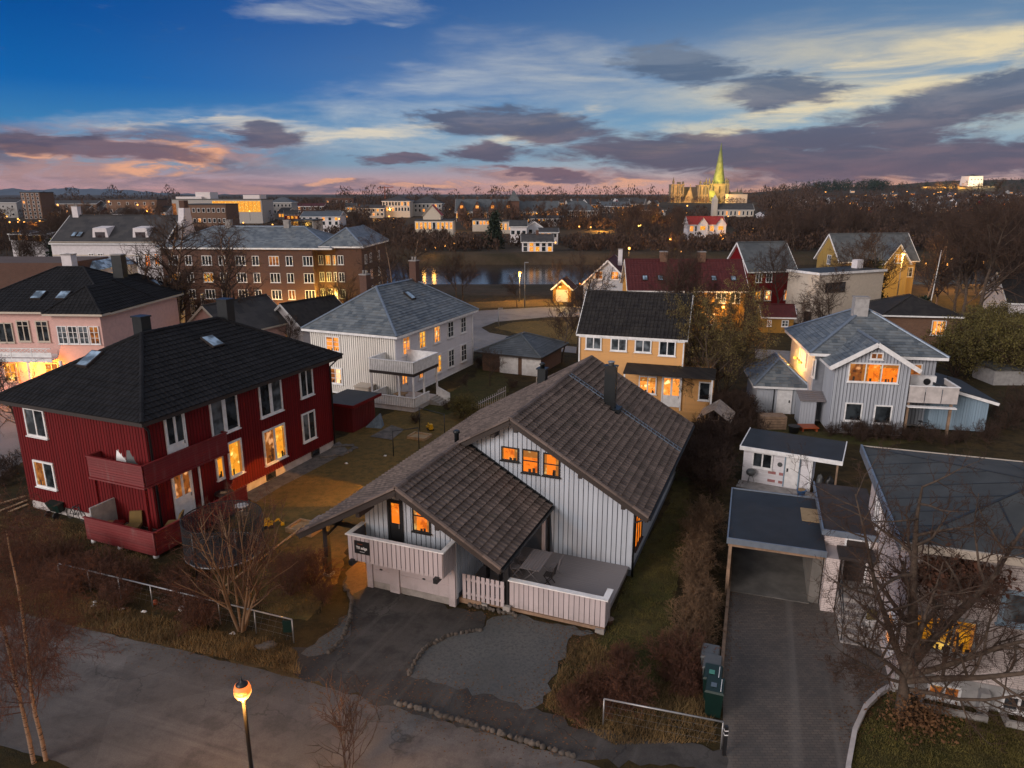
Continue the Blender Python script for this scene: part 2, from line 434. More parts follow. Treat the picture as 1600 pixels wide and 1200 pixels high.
Mt['lit_white'] = mat_lit('lit_room_white', (1.0,.85,.6), (1.0,.6,.3), 1.4, 2.0, (.6,.3,.1), .4)
Mt['lamp'] = mat_lamp('sodium_lamp', (1.0,.30,.03), 3)
Mt['lamp_far'] = mat_lamp('distant_sodium_lamp', (1.0,.42,.08), 3.2)
Mt['lamp_core'] = mat_lamp('orange_lamp_core', (1.0,.46,.09), 1.7)
Mt['lamp_rim'] = mat_lamp('orange_lamp_glass', (1.0,.20,.012), 1.15)
Mt['lamp_white'] = mat_lamp('white_lamp', (1.0,.72,.42), 6)
Mt['lamp_hot'] = mat_lamp('floodlight', (1.0,.27,.022), 1.9)
Mt['bark'] = mat_plain('grey_brown_bark', (.075,.052,.038), .95, var=.35, scale=6, bump=.5)
Mt['twig'] = mat_plain('bare_twigs', (.050,.026,.016), .95, var=.3, scale=1)
Mt['twig_red'] = mat_plain('reddish_twigs', (.085,.033,.018), .95, var=.3, scale=1)
Mt['twig_tan'] = mat_plain('tan_twigs', (.15,.088,.048), .95, var=.3, scale=1)
Mt['twig_far'] = mat_plain('distant_twigs', (.055,.031,.021), .95, var=.4, scale=.3)
Mt['birch'] = None
Mt['leaf_green'] = mat_plain('early_leaves', (.10,.08,.017), .8, var=.4, scale=1.5)
Mt['leaf_olive'] = mat_plain('olive_catkins', (.14,.105,.030), .8, var=.4, scale=1.5)
Mt['leaf_dark'] = mat_plain('evergreen_foliage', (.012,.022,.010), .8, var=.5, scale=1.2)
Mt['leaf_dry'] = mat_plain('withered_leaves', (.11,.05,.018), .9, var=.4, scale=2)
Mt['grass_dry'] = mat_plain('withered_grass', (.150,.095,.038), .95, var=.4, scale=.7)
Mt['green_plastic'] = mat_plain('dark_green_plastic', (.003,.017,.014), .4)
Mt['sign_mint'] = mat_plain('mint_sticker', (.06,.22,.17), .5)
Mt['grey_plastic'] = mat_plain('grey_plastic', (.07,.075,.08), .45)
Mt['blue_plastic'] = mat_plain('blue_plastic', (.03,.12,.30), .4)
Mt['mesh_black'] = mat_plain('black_netting', (.010,.010,.013), .8)
Mt['yellow_plastic'] = mat_plain('yellow_plastic', (.55,.30,.01), .4)
Mt['orange_rubber'] = mat_plain('orange_rubber', (.30,.06,.015), .5)
Mt['cushion'] = mat_plain('mustard_cushion', (.16,.10,.03), .9)
Mt['tarp'] = mat_plain('blue_grey_tarpaulin', (.13,.18,.24), .5, var=.3)
Mt['copper'] = mat_plain('verdigris_copper', (.20,.23,.07), .6, var=.25, scale=.2)
Mt['sand'] = mat_plain('sand', (.32,.22,.12), .95)
Mt['poly_glazing'] = mat_plain('clouded_polycarbonate', (.30,.24,.20), .25, var=.3)
Mt['stone_kerb'] = mat_plain('edging_stone', (.075,.064,.056), .9, var=.4, scale=2.5, bump=.4)
m, t, b = newmat('birch_bark')
co = t.node('ShaderNodeTexCoord').outputs['Object']
n = t.noise(t.mapping(co, scale=(1, 1, 5)), 4, 4, .6)
t.l.new(t.mix(t.maprange(n, .52, .62), (.25,.155,.10,1), (.045,.026,.018,1)), b.inputs['Base Color'])
b.inputs['Roughness'].default_value = .9
Mt['birch'] = m

Mt['ground'] = mat_ground('garden_ground', [(.034,.027,.009), (.062,.039,.014), (.020,.015,.006)], (.12, 1.2, 14), .6, .08)
Mt['lawn'] = mat_ground('withered_lawn', [(.17,.105,.034), (.125,.08,.027), (.085,.065,.022)], (.3, 2.2, 20), .6, .05)
Mt['lawn_green'] = mat_ground('mossy_lawn', [(.050,.052,.014), (.075,.060,.020), (.040,.032,.013)], (.35, 2.5, 20), .6, .05)
Mt['verge'] = mat_ground('dry_verge', [(.09,.057,.022), (.050,.034,.012), (.115,.075,.032)], (.5, 2.5, 18), .8, .08)
Mt['asphalt'] = mat_asphalt('worn_asphalt', [(.106,.098,.094), (.142,.130,.125), (.083,.077,.075)], R(-18.5), .4)
Mt['asphalt_dark'] = mat_asphalt('driveway_asphalt', [(.052,.048,.046), (.083,.076,.072), (.040,.037,.036)], R(66), .45)
Mt['gravel'] = mat_ground('grey_gravel', [(.095,.098,.10), (.12,.12,.12), (.075,.078,.08)], (.4, 9, 38), .7, .03, .9)
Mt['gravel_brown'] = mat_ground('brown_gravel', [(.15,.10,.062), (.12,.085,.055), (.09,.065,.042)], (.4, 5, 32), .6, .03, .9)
Mt['street'] = mat_ground('street_asphalt', [(.20,.19,.20), (.25,.235,.235), (.17,.165,.17)], (.05, .5, 12), .2, .01, .75)
Mt['slab'] = mat_ground('flagstones', [(.13,.115,.105), (.18,.155,.14), (.09,.08,.075)], (.8, 2.0, 20), .4, .02, .85)
# block paving of the neighbour's drive
m, t, b = newmat('block_paving')
co = t.node('ShaderNodeTexCoord').outputs['Object']
br = t.node('ShaderNodeTexBrick'); t.l.new(co, br.inputs['Vector'])
br.inputs['Color1'].default_value = (.130,.104,.088,1); br.inputs['Color2'].default_value = (.088,.075,.066,1); br.inputs['Mortar'].default_value = (.045,.04,.037,1)
br.inputs['Scale'].default_value = 1; br.inputs['Brick Width'].default_value = .22; br.inputs['Row Height'].default_value = .11; br.inputs['Mortar Size'].default_value = .008
big = t.noise(co, .35, 5, .65)
trk = t.noise(t.mapping(co, rot=(0,0,R(71.5)), scale=(30,1.0,1), typ='TEXTURE'), 1.0, 3, .5)
pc = t.mix(t.math('MULTIPLY', t.maprange(big, .4, .7), .5), br.outputs[0], (.045,.043,.042,1))
pc = t.mix(t.math('MULTIPLY', t.maprange(trk, .5, .68), .55), pc, (.17,.15,.135,1))
t.l.new(pc, b.inputs['Base Color'])
t.l.new(t.bump(br.outputs[1], -.5, .01), b.inputs['Normal']); b.inputs['Roughness'].default_value = .75
Mt['paving'] = m
# river
m, t, b = newmat('river_water')
co = t.node('ShaderNodeTexCoord').outputs['Object']
b.inputs['Base Color'].default_value = (.014,.012,.013,1); b.inputs['Roughness'].default_value = .14
b.inputs['Specular IOR Level'].default_value = .8
t.l.new(t.bump(t.noise(t.mapping(co, scale=(.25,.6,1)), 1.0, 4, .6), .07, .25), b.inputs['Normal'])
Mt['water'] = m
# forested hills
Mt['terrain'] = mat_ground('wooded_land', [(.045,.031,.020), (.065,.045,.028), (.032,.026,.014)], (.008, .06, .5), .6, .6)
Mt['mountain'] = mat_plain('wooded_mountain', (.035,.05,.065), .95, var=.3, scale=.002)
# ---------------------------------------------------------------- architecture helpers (plan grid a, b and height z)
def fpt(face, ref, s, z, d):
    if face == 'F': return (s, ref - d, z)
    if face == 'B': return (s, ref + d, z)
    if face == 'R': return (ref + d, s, z)
    return (ref - d, s, z)
def fbox(m, face, ref, s0, s1, z0, z1, d0, d1, mi=0):
    if face == 'F': m.box(s0, s1, ref-d1, ref-d0, z0, z1, mi)
    elif face == 'B': m.box(s0, s1, ref+d0, ref+d1, z0, z1, mi)
    elif face == 'R': m.box(ref+d0, ref+d1, s0, s1, z0, z1, mi)
    else: m.box(ref-d1, ref-d0, s0, s1, z0, z1, mi)
def window(T, face, ref, s0, s1, z0, z1, pane='glass', frame='white_paint', cols=2, rows=1, casing=.10, name='window', proud=.03, sill=True, label=None, transom=None, bars=.05):
    m = M(); c = casing
    p = proud
    fbox(m, face, ref, s0, s0+c, z0, z1, 0, p+.06); fbox(m, face, ref, s1-c, s1, z0, z1, 0, p+.06)
    fbox(m, face, ref, s0+c, s1-c, z1-c, z1, 0, p+.058); fbox(m, face, ref, s0+c, s1-c, z0, z0+c, 0, p+.058)
    if sill: fbox(m, face, ref, s0-.05, s1+.05, z0-.05, z0, 0, p+.12)
    w = (s1-s0-2*c)
    for i in range(1, cols):
        x = s0 + c + w*i/cols
        fbox(m, face, ref, x-bars/2-.015, x+bars/2+.015, z0+c, z1-c, 0, p+.045)
    zz = [z0 + c + (z1-z0-2*c)*j/rows for j in range(1, rows)]
    if transom: zz.append(z0 + (z1-z0)*transom)
    for z in zz: fbox(m, face, ref, s0+c, s1-c, z-bars/2, z+bars/2, 0, p+.040)
    o = T.part(name, m, Mt[frame], label=label)
    panes = pane if isinstance(pane, (list, tuple)) else [pane]*1
    k = len(panes)
    for i, pn in enumerate(panes):
        g = M(); x0 = s0+c*.5+(s1-s0-c)*i/k; x1 = s0+c*.5+(s1-s0-c)*(i+1)/k
        fbox(g, face, ref, x0, x1, z0+c*.5, z1-c*.5, 0, p+.012)
        T.part('pane', g, Mt[pn], o)
        w_ = x1-x0; hh = z1-z0
        if pn.startswith('lit') and w_ > .3 and hh > .55:       # curtains and things on the sill, in front of the lit room
            rw = random.Random(int(abs(s0*91+z0*37+i*13)))
            cs = ((x0, x0+w_*rw.uniform(.10,.24), z0+c*.6), (x1-w_*rw.uniform(.10,.24), x1, z0+c*.6)) if rw.random() < .65 else ((x0, x1, z1-hh*rw.uniform(.16,.34)),)
            for u0, u1, q0 in cs:
                g = M(); fbox(g, face, ref, u0, u1, q0, z1-c*.6, 0, p+.016); T.part('curtain', g, Mt['lit_curtain'], o)
            g = M()
            for q in range(rw.randint(1,3)):
                u = x0+w_*rw.uniform(.15,.8); fbox(g, face, ref, u, u+rw.uniform(.07,.16), z0+c*.6, z0+c+hh*rw.uniform(.08,.24), 0, p+.019)
            T.part('sill_ornament', g, Mt['silhouette'], o)
    return o
def glazed_door(T, face, ref, s0, s1, z0, z1, panes='lit_warm', frame='white_paint', split=.45, leaves=2, proud=.03, label=None):
    m = M(); c = .09
    fbox(m, face, ref, s0, s0+c, z0, z1, 0, proud+.06); fbox(m, face, ref, s1-c, s1, z0, z1, 0, proud+.06)
    fbox(m, face, ref, s0+c, s1-c, z1-c, z1, 0, proud+.058)
    zs = z0 + (z1-z0)*split
    fbox(m, face, ref, s0+c, s1-c, z0, zs, 0, proud+.03)
    w = (s1-s0-2*c)
    for i in range(leaves+1):
        x = s0 + c + w*i/leaves
        fbox(m, face, ref, max(s0+c, x-.07), min(s1-c, x+.07), zs, z1-c, 0, proud+.035)
    fbox(m, face, ref, s0+c, s1-c, zs-.001, zs+.07, 0, proud+.036); fbox(m, face, ref, s0+c, s1-c, z1-c-.07, z1-c, 0, proud+.036)
    o = T.part('door', m, Mt[frame], label=label)
    for i in range(leaves):
        g = M(); x0 = s0+c+w*i/leaves+.05; x1 = s0+c+w*(i+1)/leaves-.05
        fbox(g, face, ref, x0, x1, zs+.05, z1-c-.05, 0, proud+.012)
        T.part('pane', g, Mt[panes], o)
    h = M(); fbox(h, face, ref, s1-c-.10, s1-c-.06, zs-.12, zs+.06, proud+.03, proud+.075); T.part('handle', h, Mt['steel'], o)
    return o
def plain_door(T, face, ref, s0, s1, z0, z1, mat='white_paint', frame=None, proud=.03, handle_right=True):
    m = M(); c = .07
    fbox(m, face, ref, s0+c, s1-c, z0, z1-c, 0, proud+.03)
    fr = frame or mat
    o = T.part('door', m, Mt[mat])
    f = M()
    fbox(f, face, ref, s0, s0+c, z0, z1, 0, proud+.06); fbox(f, face, ref, s1-c, s1, z0, z1, 0, proud+.06); fbox(f, face, ref, s0+c, s1-c, z1-c, z1, 0, proud+.058)
    T.part('door_frame', f, Mt[fr], o)
    h = M(); x = s1-c-.16 if handle_right else s0+c+.08
    fbox(h, face, ref, x, x+.08, z0+.95, z0+1.15, proud+.03, proud+.08); T.part('handle', h, Mt['black'], o)
    return o
def clad(m, face, ref, s0, s1, zbot, ztop, pitch=.21, board=.185, proud=.025, mi=0, rnd=None):
    # board-by-board cladding; ztop may be a function of s (boards cut along a rake)
    n = max(1, int(round((s1-s0)/pitch))); p = (s1-s0)/n; g = p - board if p > board else .02
    for i in range(n):
        x0 = s0 + i*p + g/2; x1 = s0 + (i+1)*p - g/2
        t0 = ztop(x0) if callable(ztop) else ztop; t1 = ztop(x1) if callable(ztop) else ztop
        zb0 = zbot(x0) if callable(zbot) else zbot; zb1 = zbot(x1) if callable(zbot) else zbot
        if t0 - zb0 < .05 and t1 - zb1 < .05: continue
        q = proud + random.uniform(-.003, .003)
        A = [fpt(face, ref, x0, zb0, 0), fpt(face, ref, x1, zb1, 0), fpt(face, ref, x1, zb1, q), fpt(face, ref, x0, zb0, q)]
        B = [fpt(face, ref, x0, t0, 0), fpt(face, ref, x1, t1, 0), fpt(face, ref, x1, t1, q), fpt(face, ref, x0, t0, q)]
        if face in ('F', 'R'): A = A[::-1]; B = B[::-1]
        m.hexa(A + B, mi, (random.random()*50, random.random()*50))
def tiled(m, e0, e1, t0, t1, course=.36, rib=.3, rib_h=.045, step=.035, mi=0, prof='roman'):
    e0, e1, t0, t1 = map(Vector, (e0, e1, t0, t1))
    U = (e1 - e0); W = U.length; U.normalize()
    d0 = t0 - e0; x0 = d0.dot(U); Vv = d0 - U*x0; Lh = Vv.length; Vv.normalize()
    x1 = (t1 - e0).dot(U)
    Nn = U.cross(Vv)
    if Nn.z < 0: Nn = -Nn
    n = max(1, int(round(Lh/course))); c = Lh/n
    if prof == 'roman': P = [(0, 0), (.30, 0), (.42, .8), (.58, 1), (.74, .8), (.86, 0)]
    elif prof == 'wave': P = [(0, 0), (.25, .5), (.5, 1), (.75, .5)]
    else: P = [(0, 0), (.5, 0)]
    for k in range(n):
        v0, v1 = k*c, (k+1)*c
        la, ra = x0*v0/Lh, W + (x1-W)*v0/Lh
        lb, rb = x0*v1/Lh, W + (x1-W)*v1/Lh
        lo, hi = min(la, lb), max(ra, rb)
        us = []
        i = math.floor(lo/rib)
        while i*rib < hi:
            for a, h in P:
                u = (i+a)*rib
                if lo < u < hi: us.append((u, h*rib_h))
            i += 1
        us = [(lo, 0)] + us + [(hi, 0)]
        jit = random.uniform(-.004, .004)
        rows = []
        for (u, h) in us:
            ua = min(max(u, la), ra); ub = min(max(u, lb), rb)
            rows.append((e0 + U*ua + Vv*v0 + Nn*(step+h+jit), e0 + U*ub + Vv*v1 + Nn*(h), e0 + U*ua + Vv*v0, ua, ub))
        for (p, q) in zip(rows[:-1], rows[1:]):
            if (q[3]-p[3]) < 1e-4 and (q[4]-p[4]) < 1e-4: continue
            m.poly([p[0], q[0], q[1], p[1]], [(p[3], v0+.001), (q[3], v0+.001), (q[4], v1-.001), (p[4], v1-.001)], mi)
            if (q[3]-p[3]) > 1e-4: m.poly([p[2], q[2], q[0], p[0]], [(p[3], v0+.001), (q[3], v0+.001), (q[3], v0+.002), (p[3], v0+.002)], mi)
def plane_uv(m, e0, e1, t0, t1, mi=0):
    e0, e1, t0, t1 = map(Vector, (e0, e1, t0, t1))
    U = (e1-e0).normalized(); V = (t0-e0) - U*(t0-e0).dot(U); V.normalize()
    pts = [e0, e1, t1] + ([t0] if (t0-t1).length > 1e-3 else [])
    m.poly(pts, [((p-e0).dot(U), (p-e0).dot(V)) for p in pts], mi)
def caps(m, p0, p1, r=.11, mi=0, seg=.36, lift=.05):
    p0, p1 = Vector(p0), Vector(p1); L = (p1-p0).length; n = max(1, int(L/seg)); d = (p1-p0)/n
    x = d.cross(Vector((0,0,1))).normalized(); y = x.cross(d).normalized()
    for k in range(n):
        a = p0 + d*k; b2 = p0 + d*(k+1)
        ra, rb = r*1.08, r*.96
        A = []; B = []
        for t in (-100, -50, 0, 50, 100):
            c_, s_ = math.sin(R(t)), math.cos(R(t))
            A.append(a + x*(ra*c_) + y*(ra*s_*.8 + lift - .03)); B.append(b2 + x*(rb*c_) + y*(rb*s_*.8 + lift - .03))
        for i in range(4):
            m.poly([A[i], A[i+1], B[i+1], B[i]], [(k*.3, i*.1)]*4, mi)
        m.poly(A[::-1], [(k*.3, .2)]*5, mi)
def slab_under(m, e0, e1, t0, t1, th=.16, mi=0):
    # soffit and edges under a roof plane
    e0, e1, t0, t1 = map(Vector, (e0, e1, t0, t1))
    dz = Vector((0, 0, -th)); up = Vector((0, 0, -.01))
    top = [e0+up, e1+up, t1+up, t0+up]; bot = [p+dz for p in (e0, e1, t1, t0)]
    m.poly([bot[0], bot[3], bot[2], bot[1]], mi=mi)
    for i, j in ((0,1),(1,2),(3,0)):
        m.poly([bot[i], bot[j], top[j], top[i]], mi=mi)

def roof_planes(kind, a0, a1, b0, b1, z, h, ov, ovg=None, ridge='b'):
    """eave rectangle a0..a1 x b0..b1 at wall height z; ridge height h above the wall top; returns planes, ridge lines, hips"""
    ovg = ov if ovg is None else ovg
    if kind == 'gable':
        if ridge == 'b':
            mid = (a0+a1)/2; s = h/((a1-a0)/2); A0, A1, B0, B1 = a0-ov, a1+ov, b0-ovg, b1+ovg; ze = z-s*ov; zr = z+h
            P = [((A1,B0,ze),(A1,B1,ze),(mid,B0,zr),(mid,B1,zr)), ((A0,B1,ze),(A0,B0,ze),(mid,B1,zr),(mid,B0,zr))]
            return P, [((mid,B0,zr),(mid,B1,zr))], []
        mid = (b0+b1)/2; s = h/((b1-b0)/2); A0, A1, B0, B1 = a0-ovg, a1+ovg, b0-ov, b1+ov; ze = z-s*ov; zr = z+h
        P = [((A0,B0,ze),(A1,B0,ze),(A0,mid,zr),(A1,mid,zr)), ((A1,B1,ze),(A0,B1,ze),(A1,mid,zr),(A0,mid,zr))]
        return P, [((A0,mid,zr),(A1,mid,zr))], []
    A0, A1, B0, B1 = a0-ov, a1+ov, b0-ov, b1+ov
    wa, wb = A1-A0, B1-B0
    ze, zr = z - .05, z + h
    if wb >= wa:
        i = wa/2*.95; m0 = ((A0+A1)/2, B0+i, zr); m1 = ((A0+A1)/2, B1-i, zr)
        if m1[1] < m0[1]: m0 = m1 = ((A0+A1)/2, (B0+B1)/2, zr)
        P = [((A0,B0,ze),(A1,B0,ze),m0,m0), ((A1,B0,ze),(A1,B1,ze),m0,m1), ((A1,B1,ze),(A0,B1,ze),m1,m1), ((A0,B1,ze),(A0,B0,ze),m1,m0)]
    else:
        i = wb/2*.95; m0 = (A0+i, (B0+B1)/2, zr); m1 = (A1-i, (B0+B1)/2, zr)
        P = [((A0,B0,ze),(A1,B0,ze),m0,m1), ((A1,B0,ze),(A1,B1,ze),m1,m1), ((A1,B1,ze),(A0,B1,ze),m1,m0), ((A0,B1,ze),(A0,B0,ze),m0,m0)]
    c = [(A0,B0,ze),(A1,B0,ze),(A1,B1,ze),(A0,B1,ze)]
    hips = [(c[0], m0), (c[1], m0 if wb >= wa else m1), (c[2], m1), (c[3], m1 if wb >= wa else m0)]
    return P, ([(m0, m1)] if m0 != m1 else []), hips
def roof(T, kind, a0, a1, b0, b1, z, h, ov, mat, trim='white_paint', ovg=None, ridge='b', detail=2, cap=None, course=.36, rib=.3, rib_h=.045, prof='roman', name='roof', th=.16, parent=None, step=.035, capr=.11):
    P, rl, hips = roof_planes(kind, a0, a1, b0, b1, z, h, ov, ovg, ridge)
    m = M()
    for p in P:
        if detail >= 2: tiled(m, *p, course=course, rib=rib, rib_h=rib_h, prof=prof, step=step)
        else: plane_uv(m, *p)
        slab_under(m, *p, th=th, mi=1)
    if kind == 'gable':                                     # barge boards up the rakes
        for p in P:
            for e, t in ((p[0], p[2]), (p[1], p[3])):
                m.bar(Vector(e)+Vector((0,0,-th*.55)), Vector(t)+Vector((0,0,-th*.55)), .05, th*1.25, 1)
    for q in rl: caps(m, *q, mi=2, r=capr)
    for q in hips: caps(m, *q, mi=2, r=capr*.9, lift=.06)
    return T.part(name, m, [Mt[mat], Mt[trim], Mt[cap or mat]], parent)
def gable_walls(m, a0, a1, b0, b1, zb, zt, h=0, ridge=None, mi=0):
    m.box(a0, a1, b0, b1, zb, zt, mi)
    if ridge == 'b':
        mid = (a0+a1)/2
        for b_ in (b0, b1):
            pts = [(a0,b_,zt),(a1,b_,zt),(mid,b_,zt+h)]
            m.poly(pts if b_ == b0 else pts[::-1], mi=mi)
    elif ridge == 'a':
        mid = (b0+b1)/2
        for a_ in (a0, a1):
            pts = [(a_,b1,zt),(a_,b0,zt),(a_,mid,zt+h)]
            m.poly(pts if a_ == a0 else pts[::-1], mi=mi)
def chimney(T, a, b, z0, z1, w=.6, d=.6, mat='brick_red', parent=None, capm='concrete', name='chimney', pots=0):
    m = M(); m.box(a-w/2, a+w/2, b-d/2, b+d/2, z0, z1)
    m.box(a-w/2-.05, a+w/2+.05, b-d/2-.05, b+d/2+.05, z1, z1+.08, 1)
    for i in range(pots): m.lathe((a+(i-(pots-1)/2)*.3, b, z1+.08), [(.1, 0), (.09, .25), (.11, .3)], 8, 1)
    return T.part(name, m, [Mt[mat], Mt[capm]], parent)
def skylight(T, roof_obj, p, U, V, w=.75, l=1.0, pane='glass_blue'):
    p, U, V = Vector(p), Vector(U).normalized(), Vector(V).normalized(); N = U.cross(V)
    if N.z < 0: N = -N
    m = M()
    def slab(w2, l2, h0, h1, mm, mi=0):
        P = [p+U*i*w2/2+V*j*l2/2+N*h0 for i, j in ((-1,-1),(1,-1),(1,1),(-1,1))]
        mm.hexa(P + [q+N*(h1-h0) for q in P], mi)
    slab(w+.14, l+.14, -.05, .12, m)
    o = T.part('skylight', m, Mt['dark_trim'], roof_obj)
    g = M(); slab(w, l, .05, .135, g); 
    gm = T.part('skylight', g, Mt[pane], roof_obj) if False else None
    for fc in range(len(g.f)):
        pass
    base = len(m.v)
    me = o.data
    # glazing shares the skylight mesh (one pane)
    m2 = M(); slab(w+.14, l+.14, -.05, .12, m2, 0); slab(w, l, .05, .135, m2, 1)
    o.data = m2.mesh('skylight', [Mt['dark_trim'], Mt[pane]], T.o)
    return o
def gutter_pipe(T, pts, r=.045, mat='white_paint', name='downpipe'):
    m = M(); m.tube(pts, r, 8); return T.part(name, m, Mt[mat])
def lamp_light(name, loc, power, col=(1,.45,.1), size=.08):
    l = bpy.data.lights.new(name, 'POINT'); l.energy = power; l.color = col; l.shadow_soft_size = size
    o = bpy.data.objects.new(name, l); o.location = loc; COL.objects.link(o); return o
# ================================================================= THE CHALET-STYLE HOUSE
TH = -21.7
FM = Frame(TH)
T = Thing('chalet_house', 'large grey-white chalet house with brown tiled gable roof and a balcony over its garage', 'house', TH, -11, 34)
SL = .575; RA, RZ = -11.13, 6.85; EA, EZ = -13.72, 5.36
def zmain(a): return RZ - SL*abs(a - RA)
def zext(a): return EZ - SL*abs(a - EA) if a > EA else zmain(a)
m = M()
A0, A1, B0, B1 = -16.0, -5.62, 28.34, 40.6
u = .24
prof = [(A0,0), (A1,0), (A1,zmain(A1)-u), (RA,RZ-u), (A0,zmain(A0)-u)]
for b_ in (B0, B1): 
    p = [(a,b_,z) for a, z in prof]; m.poly(p if b_ == B0 else p[::-1], mi=1)
m.poly([(A1,B0,0),(A1,B1,0),(A1,B1,zmain(A1)-u),(A1,B0,zmain(A1)-u)], mi=1)
m.poly([(A0,B1,0),(A0,23.4,0),(A0,23.4,zmain(A0)-u),(A0,B1,zmain(A0)-u)], mi=1)
pe = [(A0,0), (-11.77,0), (-11.77,zext(-11.77)-u), (EA,EZ-u), (A0,zmain(A0)-u)]
m.poly([(a,23.4,z) for a, z in pe], mi=1)
m.poly([(-11.77,23.4,0),(-11.77,B0,0),(-11.77,B0,zext(-11.77)-u),(-11.77,23.4,zext(-11.77)-u)], mi=1)
clad(m, 'F', B0, -13.9, A1, lambda s: (zext(s)+.02 if s < -9.35 else .5), lambda s: zmain(s)-u-.02, .225, .185, .028)
clad(m, 'R', A1, B0+.02, B1, .35, zmain(A1)-u-.03, .225, .19, .028)
clad(m, 'F', 23.4, A0, -11.77, 2.0, lambda s: zext(s)-u-.02, .225, .185, .028)
clad(m, 'R', -11.77, 23.4, B0, .5, zext(-11.77)-u-.03, .225, .19, .028)
clad(m, 'L', A0, 23.4, B1, .2, zmain(A0)-u-.03, .225, .19, .028)
for a, b_ in ((-5.62, B0), (-11.77, 23.4)):                # corner boards
    m.box(a-.10, a+.045, b_-.045, b_+.10, .35, zmain(a)-u-.05 if a > -6 else zext(a)-u-.05)
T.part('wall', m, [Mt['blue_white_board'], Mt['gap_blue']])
f = M(); f.box(A0+.05, A1-.03, B0+.03, B1-.05, -.3, .34); T.part('foundation', f, Mt['concrete'])
# roof: main gable, and the lower gable over the garage wing
r = M()
EL, ER, FR, BR, FE = -18.6, -4.85, 27.74, 41.15, 22.2
def ZL(a): return RZ - SL*(RA - a)
def ZR(a): return RZ - SL*(a - RA)
def ZX(a): return EZ - SL*(a - EA)
XE = -9.3
planes = [((ER,FR,ZR(ER)),(ER,BR,ZR(ER)),(RA,FR,RZ),(RA,BR,RZ)),
          ((EL,BR,ZL(EL)),(EL,FR,ZL(EL)),(RA,BR,RZ),(RA,FR,RZ)),
          ((EL,FR,ZL(EL)),(EL,FE,ZL(EL)),(EA,FR,EZ),(EA,FE,EZ)),
          ((XE,FE,ZX(XE)),(XE,B0,ZX(XE)),(EA,FE,EZ),(EA,B0,EZ))]
for p in planes:
    tiled(r, *p, course=.37, rib=.30, rib_h=.055, step=.085); slab_under(r, *p, th=.22, mi=1)
caps(r, (RA,FR-.02,RZ), (RA,BR,RZ), .13, 0, .40, .06); caps(r, (EA,FE-.02,EZ), (EA,FR+.5,EZ), .13, 0, .40, .06)
def rake(p, q, mi=1, th=.26, w=.06):                        # barge board with a row of cap tiles on it
    r.bar(Vector(p)+Vector((0,0,-.11)), Vector(q)+Vector((0,0,-.11)), w, th, mi)
    caps(r, Vector(p)+Vector((0,0,.01)), Vector(q)+Vector((0,0,.01)), .10, 0, .40, .06)
rake((ER,FR,ZR(ER)), (RA,FR,RZ)); rake((EA-.05,FR,ZL(EA-.05)), (RA,FR,RZ))
rake((EL,FE,ZL(EL)), (EA,FE,EZ)); rake((XE,FE,ZX(XE)), (EA,FE,EZ)); rake((ER,BR,ZR(ER)), (RA,BR,RZ)); rake((EL,BR,ZL(EL)), (RA,BR,RZ))
r.bar((ER+.06,FR,ZR(ER)-.06), (ER+.06,BR,ZR(ER)-.06), .12, .11, 2); r.bar((XE+.06,FE,ZX(XE)-.06), (XE+.06,B0,ZX(XE)-.06), .12, .11, 2)
r.bar((EL-.06,FE,ZL(EL)-.06), (EL-.06,BR,ZL(EL)-.06), .12, .11, 2)
for q0, q1 in (((EA,B0-.05,EZ+.05), (XE,B0-.05,ZX(XE)+.05)),): r.bar(q0, q1, .10, .16, 2)
for a in (-5.95, -7.9, -10.9, -12.0):                      # purlin ends under the verge
    r.box(a-.09, a+.09, FR+.06, B0+.02, zmain(a)-.46, zmain(a)-.24, 1)
for a in (-15.6, -13.72, -12.0): r.box(a-.09, a+.09, FE+.06, 23.42, zext(a)-.48, zext(a)-.25, 1)
ro = T.part('roof', r, [Mt['tile_brown'], Mt['dark_trim'], Mt['black_metal']])
lad = M()                                                   # galvanised roof ladder beside the chimney
for s in (-.19, .19): lad.bar((RA+.1,36.3+s,ZR(RA+.1)+.14), (ER+.05,36.3+s,ZR(ER+.05)+.14), .035, .05)
for i in range(26):
    a = RA+.2 + i*.238; lad.bar((a,36.11,ZR(a)+.15), (a,36.49,ZR(a)+.15), .025, .025)
T.part('roof_ladder', lad, Mt['zinc'], ro)
c = M(); c.box(-8.95,-8.35,35.75,36.15,4.6,7.65); c.box(-9.0,-8.3,35.7,36.2,7.65,7.72); c.lathe((-8.65,35.95,7.72),[(.16,0),(.15,.16),(.19,.17),(.17,.22)],10,1)
c.box(-9.25,-8.05,35.55,36.35,5.2,5.42)
T.part('chimney', c, [Mt['black_metal'], Mt['steel']], ro)
c = M(); c.box(-13.85,-13.35,38.9,39.35,4.8,6.35); c.box(-13.92,-13.28,38.83,39.42,6.35,6.42); c.lathe((-13.6,39.1,6.42),[(.14,0),(.14,.2),(.2,.22),(.1,.32)],10)
T.part('chimney', c, Mt['black_metal'], ro)
c = M(); c.lathe((-14.0,28.2,5.1),[(.11,0),(.11,.62),(.16,.64),(.15,.74),(.09,.78)],12); T.part('vent_pipe', c, Mt['black_metal'], ro)
